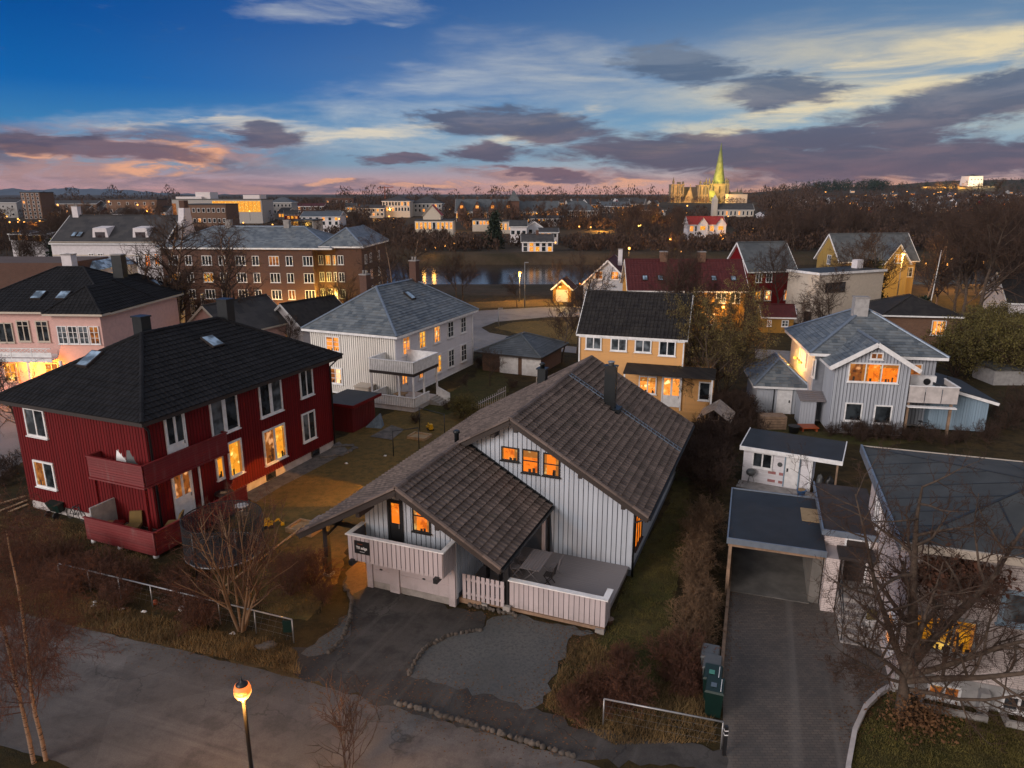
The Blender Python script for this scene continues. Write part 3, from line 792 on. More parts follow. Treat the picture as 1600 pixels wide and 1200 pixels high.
# gable windows, lit
window(T,'F',B0,-11.78,-10.93,4.70,5.36,'lit_orange','black',1,1,.06,label='small lit gable window')
window(T,'F',B0,-10.76,-9.96,4.24,5.37,'lit_orange','black',1,1,.06,transom=.52)
window(T,'F',B0,-9.75,-8.96,4.24,5.33,'lit_orange','black',1,1,.06,transom=.52)
window(T,'R',A1,28.75,30.3,1.05,2.75,'lit_orange','dark_trim',3,1,.06); window(T,'R',A1,35.8,37.0,1.2,2.6,'lit_dim','dark_trim',2,1,.06)
glazed_door(T,'F',23.4,-14.84,-14.14,2.05,4.32,'lit_orange','black',.5,1)
window(T,'F',23.4,-13.68,-12.86,3.08,4.22,'lit_orange','black',1,1,.06,transom=.62)
for s0, s1 in ((-16.0,-15.72), (-14.86,-14.4), (-12.05,-11.77)): g = M(); g.box(s0,s1,23.26,23.4,0,2.0); T.part('pillar', g, Mt['pinkish_board'])
for s0, s1 in ((-15.72,-14.86), (-14.4,-12.05)):
    d = M(); d.box(s0+.01,s1-.01,23.32,23.385,.34,1.97)
    for k in range(1,4): d.box(s0+.03,s1-.03,23.305,23.33,.34+k*.41-.2,.34+k*.41+.16)
    d.box(s0+.01,s1-.01,23.34,23.39,.0,.33,1)
    h = M(); h.box((s0+s1)/2-.06,(s0+s1)/2+.06,23.27,23.31,.95,1.0)
    o = T.part('garage_door', d, [Mt['pinkish_board'], Mt['concrete']]); T.part('handle', h, Mt['black'], o)
# balcony over the garage doors
bm = M(); bm.box(-16.12,-11.78,22.24,23.4,1.93,2.03,1)
for s in (-15.9,-12.0): bm.box(s-.09,s+.09,22.0,23.4,1.72,1.93,1)
bo = T.part('balcony', bm, [Mt['grey_wood'], Mt['black']])
rm = M(); rm.box(-16.08,-11.80,22.24,22.28,2.0,2.98,2); rm.box(-16.1,-16.06,22.24,23.4,2.0,2.98,2); rm.box(-11.82,-11.78,22.24,23.4,2.0,2.98,2)
clad(rm,'F',22.24,-16.12,-11.76,1.86,2.97,.21,.17,.03); clad(rm,'L',-16.1,22.24,23.4,1.86,2.97,.21,.17,.03); clad(rm,'R',-11.78,22.24,23.4,1.86,2.97,.21,.17,.03)
rm.box(-16.2,-11.68,22.16,22.34,2.98,3.03,1); rm.box(-16.2,-16.0,22.34,23.4,2.98,3.028,1); rm.box(-11.88,-11.68,22.34,23.4,2.98,3.028,1)
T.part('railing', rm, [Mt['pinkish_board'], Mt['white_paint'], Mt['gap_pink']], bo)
# roof post at the wing's low eave
pm = M(); pm.box(-18.28,-18.06,23.4,23.62,.1,2.62); pm.box(-18.36,-17.98,23.32,23.7,0,.12,1); pm.bar((-18.17,23.51,1.9),(-17.2,23.51,2.95),.1,.1); pm.box(-18.30,-18.04,23.28,23.40,.55,.95)
T.part('roof_post', pm, [Mt['black'], Mt['concrete']])
pm = M(); pm.box(-16.0,-18.5,23.46,23.56,2.55,2.75); T.part('roof_beam', pm, Mt['black'])
pm = M(); pm.box(-9.78,-9.62,23.75,23.92,.1,2.62); T.part('roof_post', pm, Mt['black'])
pm = M(); pm.box(-9.72,-9.56,28.12,28.28,.5,2.7); T.part('roof_post', pm, Mt['pinkish_board'])
gutter_pipe(T, [(-9.45,28.2,2.75),(-9.42,28.25,2.4),(-9.42,28.27,.5)], .05, 'black')
gutter_pipe(T, [(ER+.02,28.05,3.1),(A1+.12,28.2,2.7),(A1+.12,28.22,.1)], .05, 'black')
# terrace with its plank floor and boarded fence
tm = M(); 
for k in range(31):
    b_ = 23.9 + k*.143; tm.box(-11.75, -5.68, b_, b_+.136, .44, .5+random.uniform(-.002,.002))
tm.box(-11.75,-5.7,23.92,28.3,.25,.42)
T.part('deck', tm, Mt['deck'])
fm = M(); clad(fm,'F',23.85,-9.6,-5.6,.22,1.42,.215,.185,.03); fm.box(-9.6,-5.62,23.85,23.89,.26,1.40,2)
clad(fm,'R',-5.62,23.85,24.6,.22,1.42,.215,.185,.03); fm.box(-5.66,-5.62,23.89,24.6,.26,1.40,2)
fm.box(-9.62,-5.5,23.72,23.96,1.42,1.47,1); fm.box(-5.74,-5.5,23.96,24.62,1.42,1.468,1)
T.part('terrace_fence', fm, [Mt['pinkish_board'], Mt['white_paint'], Mt['gap_pink']])
fm = M()
for i in range(9): 
    s = -11.6 + i*.212; fm.box(s, s+.15, 23.62, 23.65, .26, 1.40)
fm.box(-11.62,-9.75,23.65,23.70,.45,.55); fm.box(-11.62,-9.75,23.65,23.70,1.1,1.2)
T.part('terrace_gate', fm, Mt['pinkish_board'])
fm = M(); fm.box(-11.7,-5.6,23.74,23.9,.1,.22); fm.box(-9.8,-9.5,23.6,23.75,0,.32,1); fm.box(-10.75,-10.5,23.6,23.75,0,.2,1); fm.box(-5.95,-5.6,23.65,23.9,0,.2,1)
fm.box(-11.75,-10.75,23.6,24.1,.05,.28)
T.part('terrace_base', fm, [Mt['tan_trim'], Mt['concrete']])
st = M()
for i in range(16): st.blob((-11.3+i*.14+random.uniform(-.05,.05), 23.6+random.uniform(-.1,.05), .07), (.09,.08,.08), seed=i)
T.part('rubble_stones', st, Mt['stone_kerb'])

# sign on the balcony
S = Thing('sale_sign', 'black sign with white lettering fixed to the grey-white balcony front', 'sign', TH, -15.45, 22.18, 2.2)
sm = M(); sm.box(-15.78,-15.08,22.17,22.205,2.24,2.80); S.part('board', sm, Mt['black'])
def text_part(S, name, txt, size, loc, mat, rot=(R(90),0,0), parent=None, bold=0):
    cu = bpy.data.curves.new(name, 'FONT'); cu.body = txt; cu.size = size; cu.extrude = .004; cu.align_x = 'CENTER'; cu.align_y = 'CENTER'; cu.offset = bold
    ob = bpy.data.objects.new('tmp', cu); COL.objects.link(ob)
    dg = bpy.context.evaluated_depsgraph_get(); me = bpy.data.meshes.new_from_object(ob.evaluated_get(dg))
    bpy.data.objects.remove(ob)
    me.materials.clear(); me.materials.append(mat)
    o = bpy.data.objects.new(name, me); link(o, parent or S.root)
    o.location = (loc[0]-S.o[0], loc[1]-S.o[1], loc[2]-S.o[2]); o.rotation_euler = rot
    return o
text_part(S, 'lettering', 'Til salgs', .165, (-15.43,22.163,2.51), Mt['white_paint'], bold=.004)
sm = M(); sm.box(-15.62,-15.38,22.162,22.168,2.665,2.685); S.part('red_line', sm, Mt['orange_rubber'])
sm = M(); sm.box(-15.52,-15.30,22.162,22.168,2.335,2.35); S.part('underline', sm, Mt['white_paint'])
# warm lamp on the long wall under the wing's eave
S = Thing('wall_lamp', 'warm lamp on the long wall under the low eave of the chalet house', 'lamp', TH, -16.1, 26.4, 2.35)
lm = M(); lm.lathe((-16.12,26.4,2.3),[(.05,0),(.09,.05),(.09,.18),(.03,.22)],10); S.part('bulb', lm, Mt['lamp_white'])
lm = M(); lm.box(-16.06,-16.03,26.3,26.5,2.25,2.55); S.part('bracket', lm, Mt['black'])
lamp_light('wall_lamp_light', FM.W(-16.35,25.4,2.2), 600, (1,.40,.05), .05)
sp = bpy.data.lights.new('lawn_patch_spot','SPOT'); sp.energy = 6000; sp.color = (1,.42,.05); sp.spot_size = R(27); sp.spot_blend = .08; sp.shadow_soft_size = .04  # added spot for the warm lawn patch, standing in for window light
so_ = bpy.data.objects.new('lawn_patch_spot', sp); COL.objects.link(so_); so_.location = FM.W(-16.3,32.4,2.2)
so_.rotation_euler = (Vector(so_.location)-Vector(FM.W(-24.0,30.9,0))).to_track_quat('Z','Y').to_euler()
S = Thing('wall_lamp', 'added spotlight on the long wall of the chalet house, standing in for window light on the lawn', 'lamp', TH, -16.1, 32.4, 2.2)  # added fixture in place of an unseen lit window
lm = M(); lm.tube([(-16.06,32.4,2.25),(-16.24,32.4,2.2)],[.04,.09],10); S.part('housing', lm, Mt['black']); lm = M(); lm.tube([(-16.241,32.4,2.2),(-16.25,32.4,2.2)],.085,10); S.part('bulb', lm, Mt['lamp_white'])

# table and folding chairs on the terrace
def folding_chair(label, a, b, z, rot, mat='grey_wood', group='chairs on the terrace'):
    t = Thing('folding_chair', label, 'chair', 0, 0, 0, 0, group)
    for s in (-.2, .2):
        g = M(); g.bar((s,.2,0),(s,-.16,.46),.03,.03); g.bar((s,-.2,0),(s,.22,.46),.03,.03); t.part('leg', g, Mt[mat])
    g = M()
    for k in range(5): g.box(-.21,.21,-.2+k*.085,-.13+k*.085,.45,.47)
    t.part('seat', g, Mt[mat])
    g = M()
    for s in (-.2,.2): g.bar((s,.2,.44),(s,.30,.92),.03,.03)
    for k in range(4): g.bar((-.2,.225+k*.022,.56+k*.1),(.2,.225+k*.022,.56+k*.1),.02,.07)
    t.part('backrest', g, Mt[mat])
    t.root.location = FM.W(a,b,z); t.root.rotation_euler = (0,0,R(TH)+rot)
    return t
S = Thing('terrace_table', 'pale grey rectangular table standing on the wooden terrace', 'table', TH, -9.25, 26.08, .5)
g = M()
for k in range(7): g.box(-9.68+k*.127,-9.565+k*.127,25.2,26.95,1.22,1.25)
g.box(-9.6,-8.9,25.4,25.46,1.18,1.22); g.box(-9.6,-8.9,26.7,26.76,1.18,1.22); S.part('tabletop', g, Mt['grey_wood'])
for b_ in (25.5, 26.65):
    for s in (-1, 1):
        g = M(); g.bar((-9.25-s*.38,b_+s*.02,.5),(-9.25+s*.30,b_+s*.02,1.18),.05,.035); S.part('leg', g, Mt['grey_wood'])
folding_chair('grey folding chair on the house side of the terrace table, in the eave shade', -10.0, 26.5, .5, R(90))
folding_chair('grey folding chair on the house side of the terrace table, nearer the fence', -10.0, 25.7, .5, R(90))
folding_chair('grey folding chair pushed in on the open side of the terrace table', -8.5, 26.4, .5, R(-90))
folding_chair('dark folding chair pushed in on the open side of the terrace table, nearer the fence', -8.5, 25.6, .5, R(-90), 'dark_trim')
S = Thing('barbecue', 'black covered barbecue behind the slatted gate of the terrace', 'barbecue', TH, -10.8, 25.1, .5)
g = M(); g.box(-11.2,-10.4,24.85,25.35,1.2,1.35); g.tube([(-11.2,25.1,1.38),(-10.4,25.1,1.38)],.24,12); S.part('hood', g, Mt['black'])
for x in (-11.1,-10.5):
    g = M(); g.box(x-.03,x+.03,24.95,25.25,.5,1.2); S.part('leg', g, Mt['black'])
# ================================================================= THE RED HOUSE
TR = -22.5; FRD = Frame(TR)
T = Thing('red_house', 'dark red timber house with black hip roof and wrap-around balcony', 'house', TR, -33, 30)
a0, a1, b0, b1, zt = -37.75, -28.33, 22.9, 37.2, 6.3
m = M(); m.box(a0,a1,b0,b1,.55,zt,1)
for f_, ref, s0, s1 in (('F',b0,a0,a1), ('R',a1,b0,b1), ('L',a0,b0,b1)):
    clad(m, f_, ref, s0, s1, .5, zt-.02, .20, .155, .022)
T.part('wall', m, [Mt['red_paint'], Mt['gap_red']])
m = M(); m.box(a0+.06,a1-.06,b0+.06,b1-.06,-.2,.56); T.part('foundation', m, Mt['pale_concrete'])
for s in (30.6, 34.8):
    window(T,'R',a1-.06,s,s+.75,.08,.5,'glass','dark_trim',1,1,.05,'basement_window',sill=False)
ro = roof(T,'hip',a0,a1,b0,b1,zt,2.85,.62,'tile_black','dark_trim',cap='tile_black',course=.36,rib=.3,rib_h=.035,th=.2,step=.04,capr=.13)
def hipslope(a, b):   # height on the right-hand slope
    return zt-.05 + (2.85+.05)*(a1+.62-a)/((a1-a0+1.24)/2)
chimney(T,-33.6,27.9,8.4,9.95,.68,.62,'black_metal',ro,'black_metal'); chimney(T,-32.9,33.4,8.5,10.2,.78,.62,'black_metal',ro,'black_metal')
for (a,b_) in ((-31.3,30.5),): skylight(T, ro, (a,b_,hipslope(a,b_)+.03), (0,1,0), (-1,0,.535), .75, .9)
zf = lambda a, b_: zt-.05 + 2.9*(b_-(b0-.62))/(((a1-a0+1.24)/2)*.95)
skylight(T, ro, (-34.6,25.3,zf(-34.6,25.3)+.04), (1,0,0), (0,1,.55), .7, 1.1)
W_ = window
W_(T,'F',b0,-36.85,-35.3,4.3,5.85,['curtain','glass'],'white_paint',2); W_(T,'F',b0,-36.85,-35.3,1.45,2.95,['lit_dim','glass'],'white_paint',2)
glazed_door(T,'R',a1,23.95,25.2,3.3,6.0,'glass','white_paint',.42,2); glazed_door(T,'R',a1,23.95,25.2,.52,3.05,'lit_dim','white_paint',.42,2)
W_(T,'R',a1,26.85,28.82,3.97,5.95,['curtain','glass'],'white_paint',2,bars=.22); W_(T,'R',a1,30.52,32.42,3.98,5.98,['glass','curtain'],'white_paint',2,bars=.2)
W_(T,'R',a1,34.1,35.36,4.2,5.98,'glass','white_paint',2); W_(T,'R',a1,30.52,32.42,1.05,3.18,['lit_dim','lit_yellow'],'white_paint',2,bars=.12,label='half lit double window')
W_(T,'R',a1,34.02,35.3,1.32,3.2,['curtain','glass'],'white_paint',2)
W_(T,'R',a1,26.85,27.4,1.55,2.98,'lit_yellow','white_paint',1); W_(T,'R',a1,27.75,28.82,1.35,3.38,'lit_yellow','white_paint',1)
# upper balcony wrapping the corner
A_L, A_R, B_F, B_B = -31.6, -27.95, 22.15, 27.5
m = M(); m.box(A_L,A_R,B_F,b0-.03,3.02,3.14); m.box(a1+.03,A_R,b0-.03,B_B,3.02,3.14)
bo = T.part('balcony', m, Mt['red_paint'])
m = M()
def rail(s0, s1, face, ref):
    m_ = m
    for k in range(8): fbox(m_, face, ref, s0, s1, 3.10+k*.128, 3.10+k*.128+.118, -.02, .02)
    fbox(m_, face, ref, s0-.03, s1+.03, 4.13, 4.18, -.06, .07)
    fbox(m_, face, ref, s0-.03, s1+.03, 2.98, 3.06, -.03, .06)
rail(A_L, A_R, 'F', B_F); rail(B_F+.07, B_B, 'R', A_R)
fbox(m,'L',A_L,B_F+.07,b0-.03,3.1,4.13,-.02,.02); fbox(m,'B',B_B,a1+.03,A_R-.07,3.1,4.13,-.02,.02)
fbox(m,'L',A_L,B_F+.07,b0-.03,4.13,4.178,-.06,.06); fbox(m,'B',B_B,a1+.03,A_R-.07,4.13,4.178,-.06,.06)
T.part('railing', m, Mt['red_lap'], bo)
# lower deck
D_L, D_R, D_F, D_B = -31.3, -26.75, 21.3, 27.3
m = M()
for k in range(14): m.box(D_L,D_R,D_F+k*.113,D_F+k*.113+.105,.42,.46)
for k in range(14): m.box(a1+.03,D_R,b0+k*.315,b0+k*.315+.30,.42,.46)
do = T.part('deck', m, Mt['dark_trim'])
m = M()
for k in range(8): fbox(m,'F',D_F,D_L,D_R,.18+k*.142,.18+k*.142+.132,-.02,.02); fbox(m,'R',D_R,D_F+.05,D_B,.18+k*.142,.18+k*.142+.132,-.02,.02)
fbox(m,'F',D_F,D_L-.03,D_R+.05,1.32,1.37,-.06,.07); fbox(m,'R',D_R,D_F+.07,D_B,1.32,1.37,-.06,.07); fbox(m,'L',D_L,D_F+.07,b0-.03,.2,.9,-.02,.02)
T.part('railing', m, Mt['red_lap'], do)
for a,b_ in ((-31.45,22.25),(-28.1,22.25),(-28.05,27.35)):
    m = M(); m.box(a-.06,a+.06,b_-.06,b_+.06,.45,3.02); T.part('post', m, Mt['red_paint'], do)
m = M(); m.box(-28.24,-28.16,25.6,25.68,.45,3.0); T.part('post', m, Mt['white_paint'], do, label='white painted post')
for a,b_ in ((-31.0,21.4),(-29.2,21.4),(-26.95,21.45),(-26.9,24.2),(-26.9,26.9)):
    m = M(); m.tube([(a,b_,-.1),(a,b_,.19)],.13,10); m.tube([(a,b_,.19),(a,b_,.42)],.09,8); T.part('pillar', m, Mt['white_paint'], do)
gutter_pipe(T, [(a1+.5,b1+.35,6.1),(a1+.12,b1-.1,5.6),(a1+.10,b1-.12,.3)], .055, 'black'); gutter_pipe(T, [(a1+.35,b0-.4,6.1),(a1+.12,b0+.1,5.6),(a1+.12,b0+.12,.4)], .06, 'black')
# deck furniture
def deck_chair(label, a, b, z, rot, seat='cushion', frame='dark_trim', group=None):
    t = Thing('lounge_chair', label, 'chair', 0, 0, 0, 0, group)
    g = M(); g.box(-.3,.3,-.3,.3,.28,.42); t.part('seat', g, Mt[seat])
    g = M(); g.hexa([(-.3,.25,.4),(.3,.25,.4),(.3,.36,.4),(-.3,.36,.4),(-.28,.42,.95),(.28,.42,.95),(.28,.52,.95),(-.28,.52,.95)]); t.part('backrest', g, Mt[seat])
    for sx in (-.27,.27):
        for sy in (-.25,.28):
            g = M(); g.box(sx-.025,sx+.025,sy-.025,sy+.025,0,.28); t.part('leg', g, Mt[frame])
    t.root.location = FRD.W(a,b,z); t.root.rotation_euler = (0,0,R(TR)+rot)
    if z > 2: t.root.scale = (.95,.95,1.4)
    return t
deck_chair('mustard lounge chair beside the lower red deck door', -27.65, 23.2, .46, R(-60))
deck_chair('mustard lounge chair in front of the red wall at the deck corner', -29.2, 22.25, .46, R(30))
deck_chair('pale grey chair on the upper red balcony, nearer the corner', -29.3, 22.55, 3.14, R(20), 'grey_plastic')
deck_chair('pale grey chair on the upper red balcony, farther from the corner', -30.1, 22.55, 3.14, R(10), 'white_paint', 'steel')
S = Thing('deck_sofa', 'low wooden sofa with a red cushion and white blankets on the lower red deck', 'sofa', TR, -30.3, 22.0, .46)
g = M(); g.box(-31.1,-29.6,21.6,22.4,.46,.75); S.part('frame', g, Mt['wood_pale'])
g = M(); g.blob((-30.1,22.15,.86),(.35,.3,.14)); S.part('cushion', g, Mt['red_paint'])
g = M(); g.blob((-30.7,21.85,.8),(.4,.22,.08),rough=.35,seed=4); S.part('blanket', g, Mt['white_paint'])
g = M(); g.box(-31.15,-31.05,21.5,22.85,.5,1.75); S.part('wind_screen', g, Mt['grey_render'])
S = Thing('fire_bowl', 'black fire bowl table on the lower red deck by the lit window', 'table', TR, -27.6, 26.6, .46)
g = M(); g.lathe((-27.55,26.5,.46),[(.3,0),(.2,.1),(.25,.5),(.5,.62),(.5,.68),(.3,.66)],14); S.part('bowl', g, Mt['black'])
g = M(); g.blob((-27.6,26.5,1.13),(.2,.15,.05)); S.part('ash', g, Mt['wood_pale'])
# red outbuilding against the far corner
S = Thing('red_shed', 'small red flat-roofed shed against the far end of the red house', 'shed', TR, -29.6, 41.5)
g = M(); g.box(-31.2,-28.9,40.1,43,0,2.05); clad(g,'F',40.1,-31.2,-28.9,0,2.05,.2,.16,.02); clad(g,'R',-28.9,40.1,43,0,2.05,.2,.16,.02); S.part('wall', g, Mt['red_clad'])
g = M(); g.box(-31.4,-28.4,39.6,43.2,2.05,2.2); S.part('roof', g, Mt['felt_dark'])
g = M(); g.box(-31.4,-28.36,39.56,39.6,2.0,2.22); g.box(-28.4,-28.36,39.6,43.2,2.0,2.22); S.part('fascia', g, Mt['red_paint'])
# ================================================================= WHITE HOUSE WITH SLATE ROOF
TW = -23
T = Thing('white_house', 'two-storey white house with grey slate hip roof and a corner porch', 'house', TW, -35, 55)
a0,a1,b0,b1,zt = -39.0,-30.6,48.0,62.0,5.55
m = M(); m.box(a0,a1,b0,b1,.1,zt,1)
clad(m,'F',b0,a0,a1,.1,zt-.02,.21,.15,.03); clad(m,'L',a0,b0,b1,.1,zt-.02,.21,.15,.03)
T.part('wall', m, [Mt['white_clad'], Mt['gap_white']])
m = M(); m.box(a1-.02,a1+.03,b0,b1,.1,zt-.02); T.part('side_wall', m, Mt['white_lap'])
m = M(); m.box(a0+.05,a1-.05,b0+.05,b1-.05,-.6,.1); T.part('foundation', m, Mt['stone_dark'])
m = M(); m.box(a0-.02,a1+.06,b0-.05,b0-.02,.04,.16); m.box(a1+.03,a1+.06,b0,b1,.04,.16); m.box(a0-.1,a1+.1,b0-.08,b0-.01,zt-.2,zt-.03); T.part('trim', m, Mt['white_paint'])
ro = roof(T,'hip',a0,a1,b0,b1,zt,3.15,.5,'slate','white_paint',cap='zinc',course=.3,rib=.42,rib_h=0,prof='flat',step=.03,th=.2,capr=.12)
chimney(T,-35.9,52.0,7.2,9.7,.7,.7,'brick_red',ro,'concrete',pots=2); chimney(T,-34.7,58.3,8.0,10.4,.7,.7,'brick_red',ro,'concrete',pots=2)
hz = lambda a: zt-.05+3.2*(a1+.5-a)/4.7
skylight(T, ro, (-33.2,54.8,hz(-33.2)+.05), (0,1,0), (-1,0,.68), .6, .9)
ww = dict(cols=2, rows=3, casing=.11, bars=.035)
window(T,'F',b0,-37.4,-35.95,3.65,4.98,['lit_warm','lit_warm'],**ww); window(T,'F',b0,-37.35,-35.9,.85,2.28,['lit_dim','lit_white'],**ww)
for s, p in ((48.95,'lit_warm'),(51.6,'lit_yellow'),(54.2,'lit_warm'),(56.8,'glass'),(59.4,'curtain')): window(T,'R',a1+.03,s,s+1.2,3.6,5.15,p,**ww)
for s, p in ((54.3,'lit_yellow'),(56.8,'curtain'),(59.4,'glass')): window(T,'R',a1+.03,s,s+1.2,.8,2.5,p,**ww)
glazed_door(T,'R',a1+.03,48.6,49.6,.55,2.6,'lit_warm','white_paint',.3,2); window(T,'R',a1+.03,51.3,52.4,1.0,2.4,'lit_warm',**ww)
for s in (55.2,57.4,59.8): window(T,'R',a1-.06,s,s+.8,-.45,-.02,'glass','white_paint',2,1,.06,'basement_window',sill=False)
gutter_pipe(T, [(a1+.12,b1-.1,5.4),(a1+.12,b1-.1,.1)], .05)
# porch at the near corner: deck, posts, balcony above, steps
pa0,pa1,pb0,pb1 = -31.6,-27.6,45.7,49.6
m = M(); m.box(pa0+.1,pa1-.1,pb0+.1,b0-.03,-.1,.5); m.box(a1+.08,pa1-.1,b0,pb1-.1,-.1,.5); po = T.part('porch', m, Mt['pale_concrete'])
for fz, tz, x0 in ((.42,1.15,0),(3.12,4.0,.0)):
    m = M()
    clad(m,'F',pb0,pa0,pa1,fz,tz,.16,.11,.03); m.box(pa0,pa1,pb0,pb0+.03,fz+.02,tz-.02,1); m.box(pa0-.05,pa1+.06,pb0-.07,pb0+.07,tz,tz+.05)
    m.box(pa0,pa0+.03,pb0+.03,b0-.04,fz,tz); m.box(pa0-.05,pa0+.08,pb0+.07,b0-.04,tz,tz+.048)
    e = pb1 if fz > 2 else 48.0
    m.box(pa1-.03,pa1,pb0+.03,e,fz,tz-.02,1); clad(m,'R',pa1,pb0+.03,e,fz,tz,.16,.11,.03); m.box(pa1-.07,pa1+.06,pb0+.07,e,tz,tz+.048)
    if fz > 2: m.box(a1+.08,pa1-.03,pb1-.03,pb1,fz,tz); m.box(a1+.08,pa1-.07,pb1-.07,pb1+.06,tz,tz+.046)
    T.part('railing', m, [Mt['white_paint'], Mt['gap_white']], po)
m = M(); m.box(pa0,pa1,pb0+.05,b0-.04,2.95,3.1); m.box(a1+.08,pa1-.04,b0-.04,pb1-.04,2.95,3.098); m.box(pa0-.02,pa1+.02,pb0-.02,pb0+.05,2.88,3.11,1); m.box(pa1-.04,pa1+.03,pb0+.05,pb1,2.88,3.11,1)
T.part('balcony_floor', m, [Mt['white_paint'], Mt['dark_trim']], po)
for a,b_ in ((pa0+.1,pb0+.1),(pa1-1.4,pb0+.1),(pa1-.1,pb0+.1),(pa1-.1,47.4),(pa1-.1,pb1-.1)):
    m = M(); m.box(a-.06,a+.06,b_-.06,b_+.06,.5,2.95); T.part('post', m, Mt['white_paint'], po)
m = M()
for k in range(4): m.box(pa1-.05+k*.28,pa1+.23+k*.28,48.15,49.4,-.1,.42-k*.11)
m.hexa([(pa1,49.42,.3),(pa1+1.1,49.42,-.1),(pa1+1.1,49.48,-.1),(pa1,49.48,.3),(pa1,49.42,1.2),(pa1+1.1,49.42,.75),(pa1+1.1,49.48,.75),(pa1,49.48,1.2)],1)
T.part('steps', m, [Mt['concrete'], Mt['white_paint']], po)
m = M(); m.box(-29.9,-29.0,46.3,47.1,1.1,1.16); 
for x in (-29.8,-29.1): m.box(x-.03,x+.03,46.6,46.8,.5,1.1)
S = Thing('porch_table','small table lit from the window on the porch of the white house','table',TW,-29.4,46.7,.5); S.part('tabletop', m, Mt['wood_pale'])
S = Thing('heat_pump_cover','cream slatted heat pump cover on the front wall of the white house','cover',TW,-33.4,47.6,.1)
g = M(); g.box(-34.0,-32.7,47.0,47.96,.05,1.15)
for k in range(7): g.box(-34.03,-32.67,46.97,47.95,.1+k*.15,.17+k*.15)
S.part('box', g, Mt['cream_render']); g = M(); g.hexa([(-34.1,46.85,1.15),(-32.6,46.85,1.15),(-32.6,47.96,1.22),(-34.1,47.96,1.22),(-34.1,46.85,1.2),(-32.6,46.85,1.2),(-32.6,47.96,1.27),(-34.1,47.96,1.27)]); S.part('lid', g, Mt['cream_render'])

# ================================================================= GREY HOUSE WITH BLUE WING
TG = -10
T = Thing('grey_house', 'pale grey board house with slate roof, front gable and glass-sided balcony', 'house', TG, 17, 54)
gb = 51.4
m = M(); 
# front gable block
ga0, ga1 = 13.85, 18.75; gz = 5.05; gpk = 6.55
m.box(ga0,ga1,gb,gb+3.2,.15,gz,1); mid = (ga0+ga1)/2
m.poly([(ga0,gb,gz),(ga1,gb,gz),(mid,gb,gpk-.02)], mi=1)
zt_ = lambda s: gpk - .05 - abs(s-mid)*(gpk-gz)/((ga1-ga0)/2)
clad(m,'F',gb,ga0,ga1,.15,zt_,.23,.165,.03); clad(m,'L',ga0,gb,gb+3.2,.15,gz,.23,.165,.03)
mb0, mb1, ma0, ma1, mz = gb+2.6, gb+11.0, 13.1, 21.3, 5.35
m.box(ma0,ma1,mb0,mb1,.15,mz,1); clad(m,'F',mb0,18.75,ma1,.15,mz-.02,.23,.165,.03); clad(m,'L',ma0,mb0,mb1,.15,mz-.02,.23,.165,.03)
m.box(ma0-1.0,ma0+.1,gb+1.2,mb0+.1,.1,2.0)
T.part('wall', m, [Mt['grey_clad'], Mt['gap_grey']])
m = M(); m.box(ga0+.06,ga1-.05,gb+.06,gb+3,-.2,.15); m.box(ma0+.05,ma1-.05,mb0+.05,mb1-.05,-.2,.15); T.part('foundation', m, Mt['pale_concrete'])
m = M(); m.hexa([(12.0,gb+1.0,1.95),(13.75,gb+1.0,1.95),(13.75,mb0,2.3),(12.0,mb0,2.3),(12.0,gb+1.0,2.02),(13.75,gb+1.0,2.02),(13.75,mb0,2.37),(12.0,mb0,2.37)])
for k in range(5): m.box(11.98,13.78,gb+1.0+k*.3,gb+1.1+k*.3,2.06+k*.075,2.1+k*.075)
T.part('porch_roof', m, Mt['grey_wood'])
ro = roof(T,'hip',ma0,ma1,mb0,mb1,mz,2.7,.55,'slate','white_paint',cap='zinc',course=.3,rib=.42,rib_h=0,prof='flat',step=.03,th=.22,capr=.13)
# gable roof running back into the hip
r = M(); ov = .45; k_ = (gpk-gz)/((ga1-ga0)/2); rz = gpk+.12; F0, F1 = gb-.45, gb+6.2
for s in (1,-1):
    e = mid + s*((ga1-ga0)/2+ov); ez = rz - k_*((ga1-ga0)/2+ov)
    p = ((e,F0,ez),(e,F1,ez),(mid,F0,rz),(mid,F1,rz)) if s > 0 else ((e,F1,ez),(e,F0,ez),(mid,F1,rz),(mid,F0,rz))
    tiled(r,*p,course=.3,rib=.42,rib_h=0,prof='flat',step=.03); slab_under(r,*p,th=.2,mi=1)
    r.bar((e,F0-.02,ez-.10),(mid,F0-.02,rz-.10),.06,.30,1)
caps(r,(mid,F0,rz),(mid,F1-1,rz),.13,2,.36,.05)
T.part('roof', r, [Mt['slate'],Mt['white_paint'],Mt['zinc']])
chimney(T,16.7,57.4,6.5,8.9,1.0,.8,'grey_render',ro,'concrete')
dk = dict(casing=.09, bars=.04)
window(T,'F',gb,14.7,18.0,3.8,5.2,['lit_dim','lit_orange','lit_orange'],cols=3,**dk); window(T,'F',gb,16.0,16.85,5.45,5.95,'lit_dim',cols=2,**dk)
window(T,'F',gb,14.78,15.95,.95,2.3,'glass',cols=1,**dk); window(T,'F',gb,16.72,17.9,.85,2.22,'glass',cols=1,**dk)
window(T,'F',mb0,19.0,20.4,3.35,4.7,'lit_dim',cols=1,**dk)
for s in (53.6,56.0,58.2): window(T,'L',ma0,s,s+.7,3.4,4.8,'glass',cols=1,**dk)
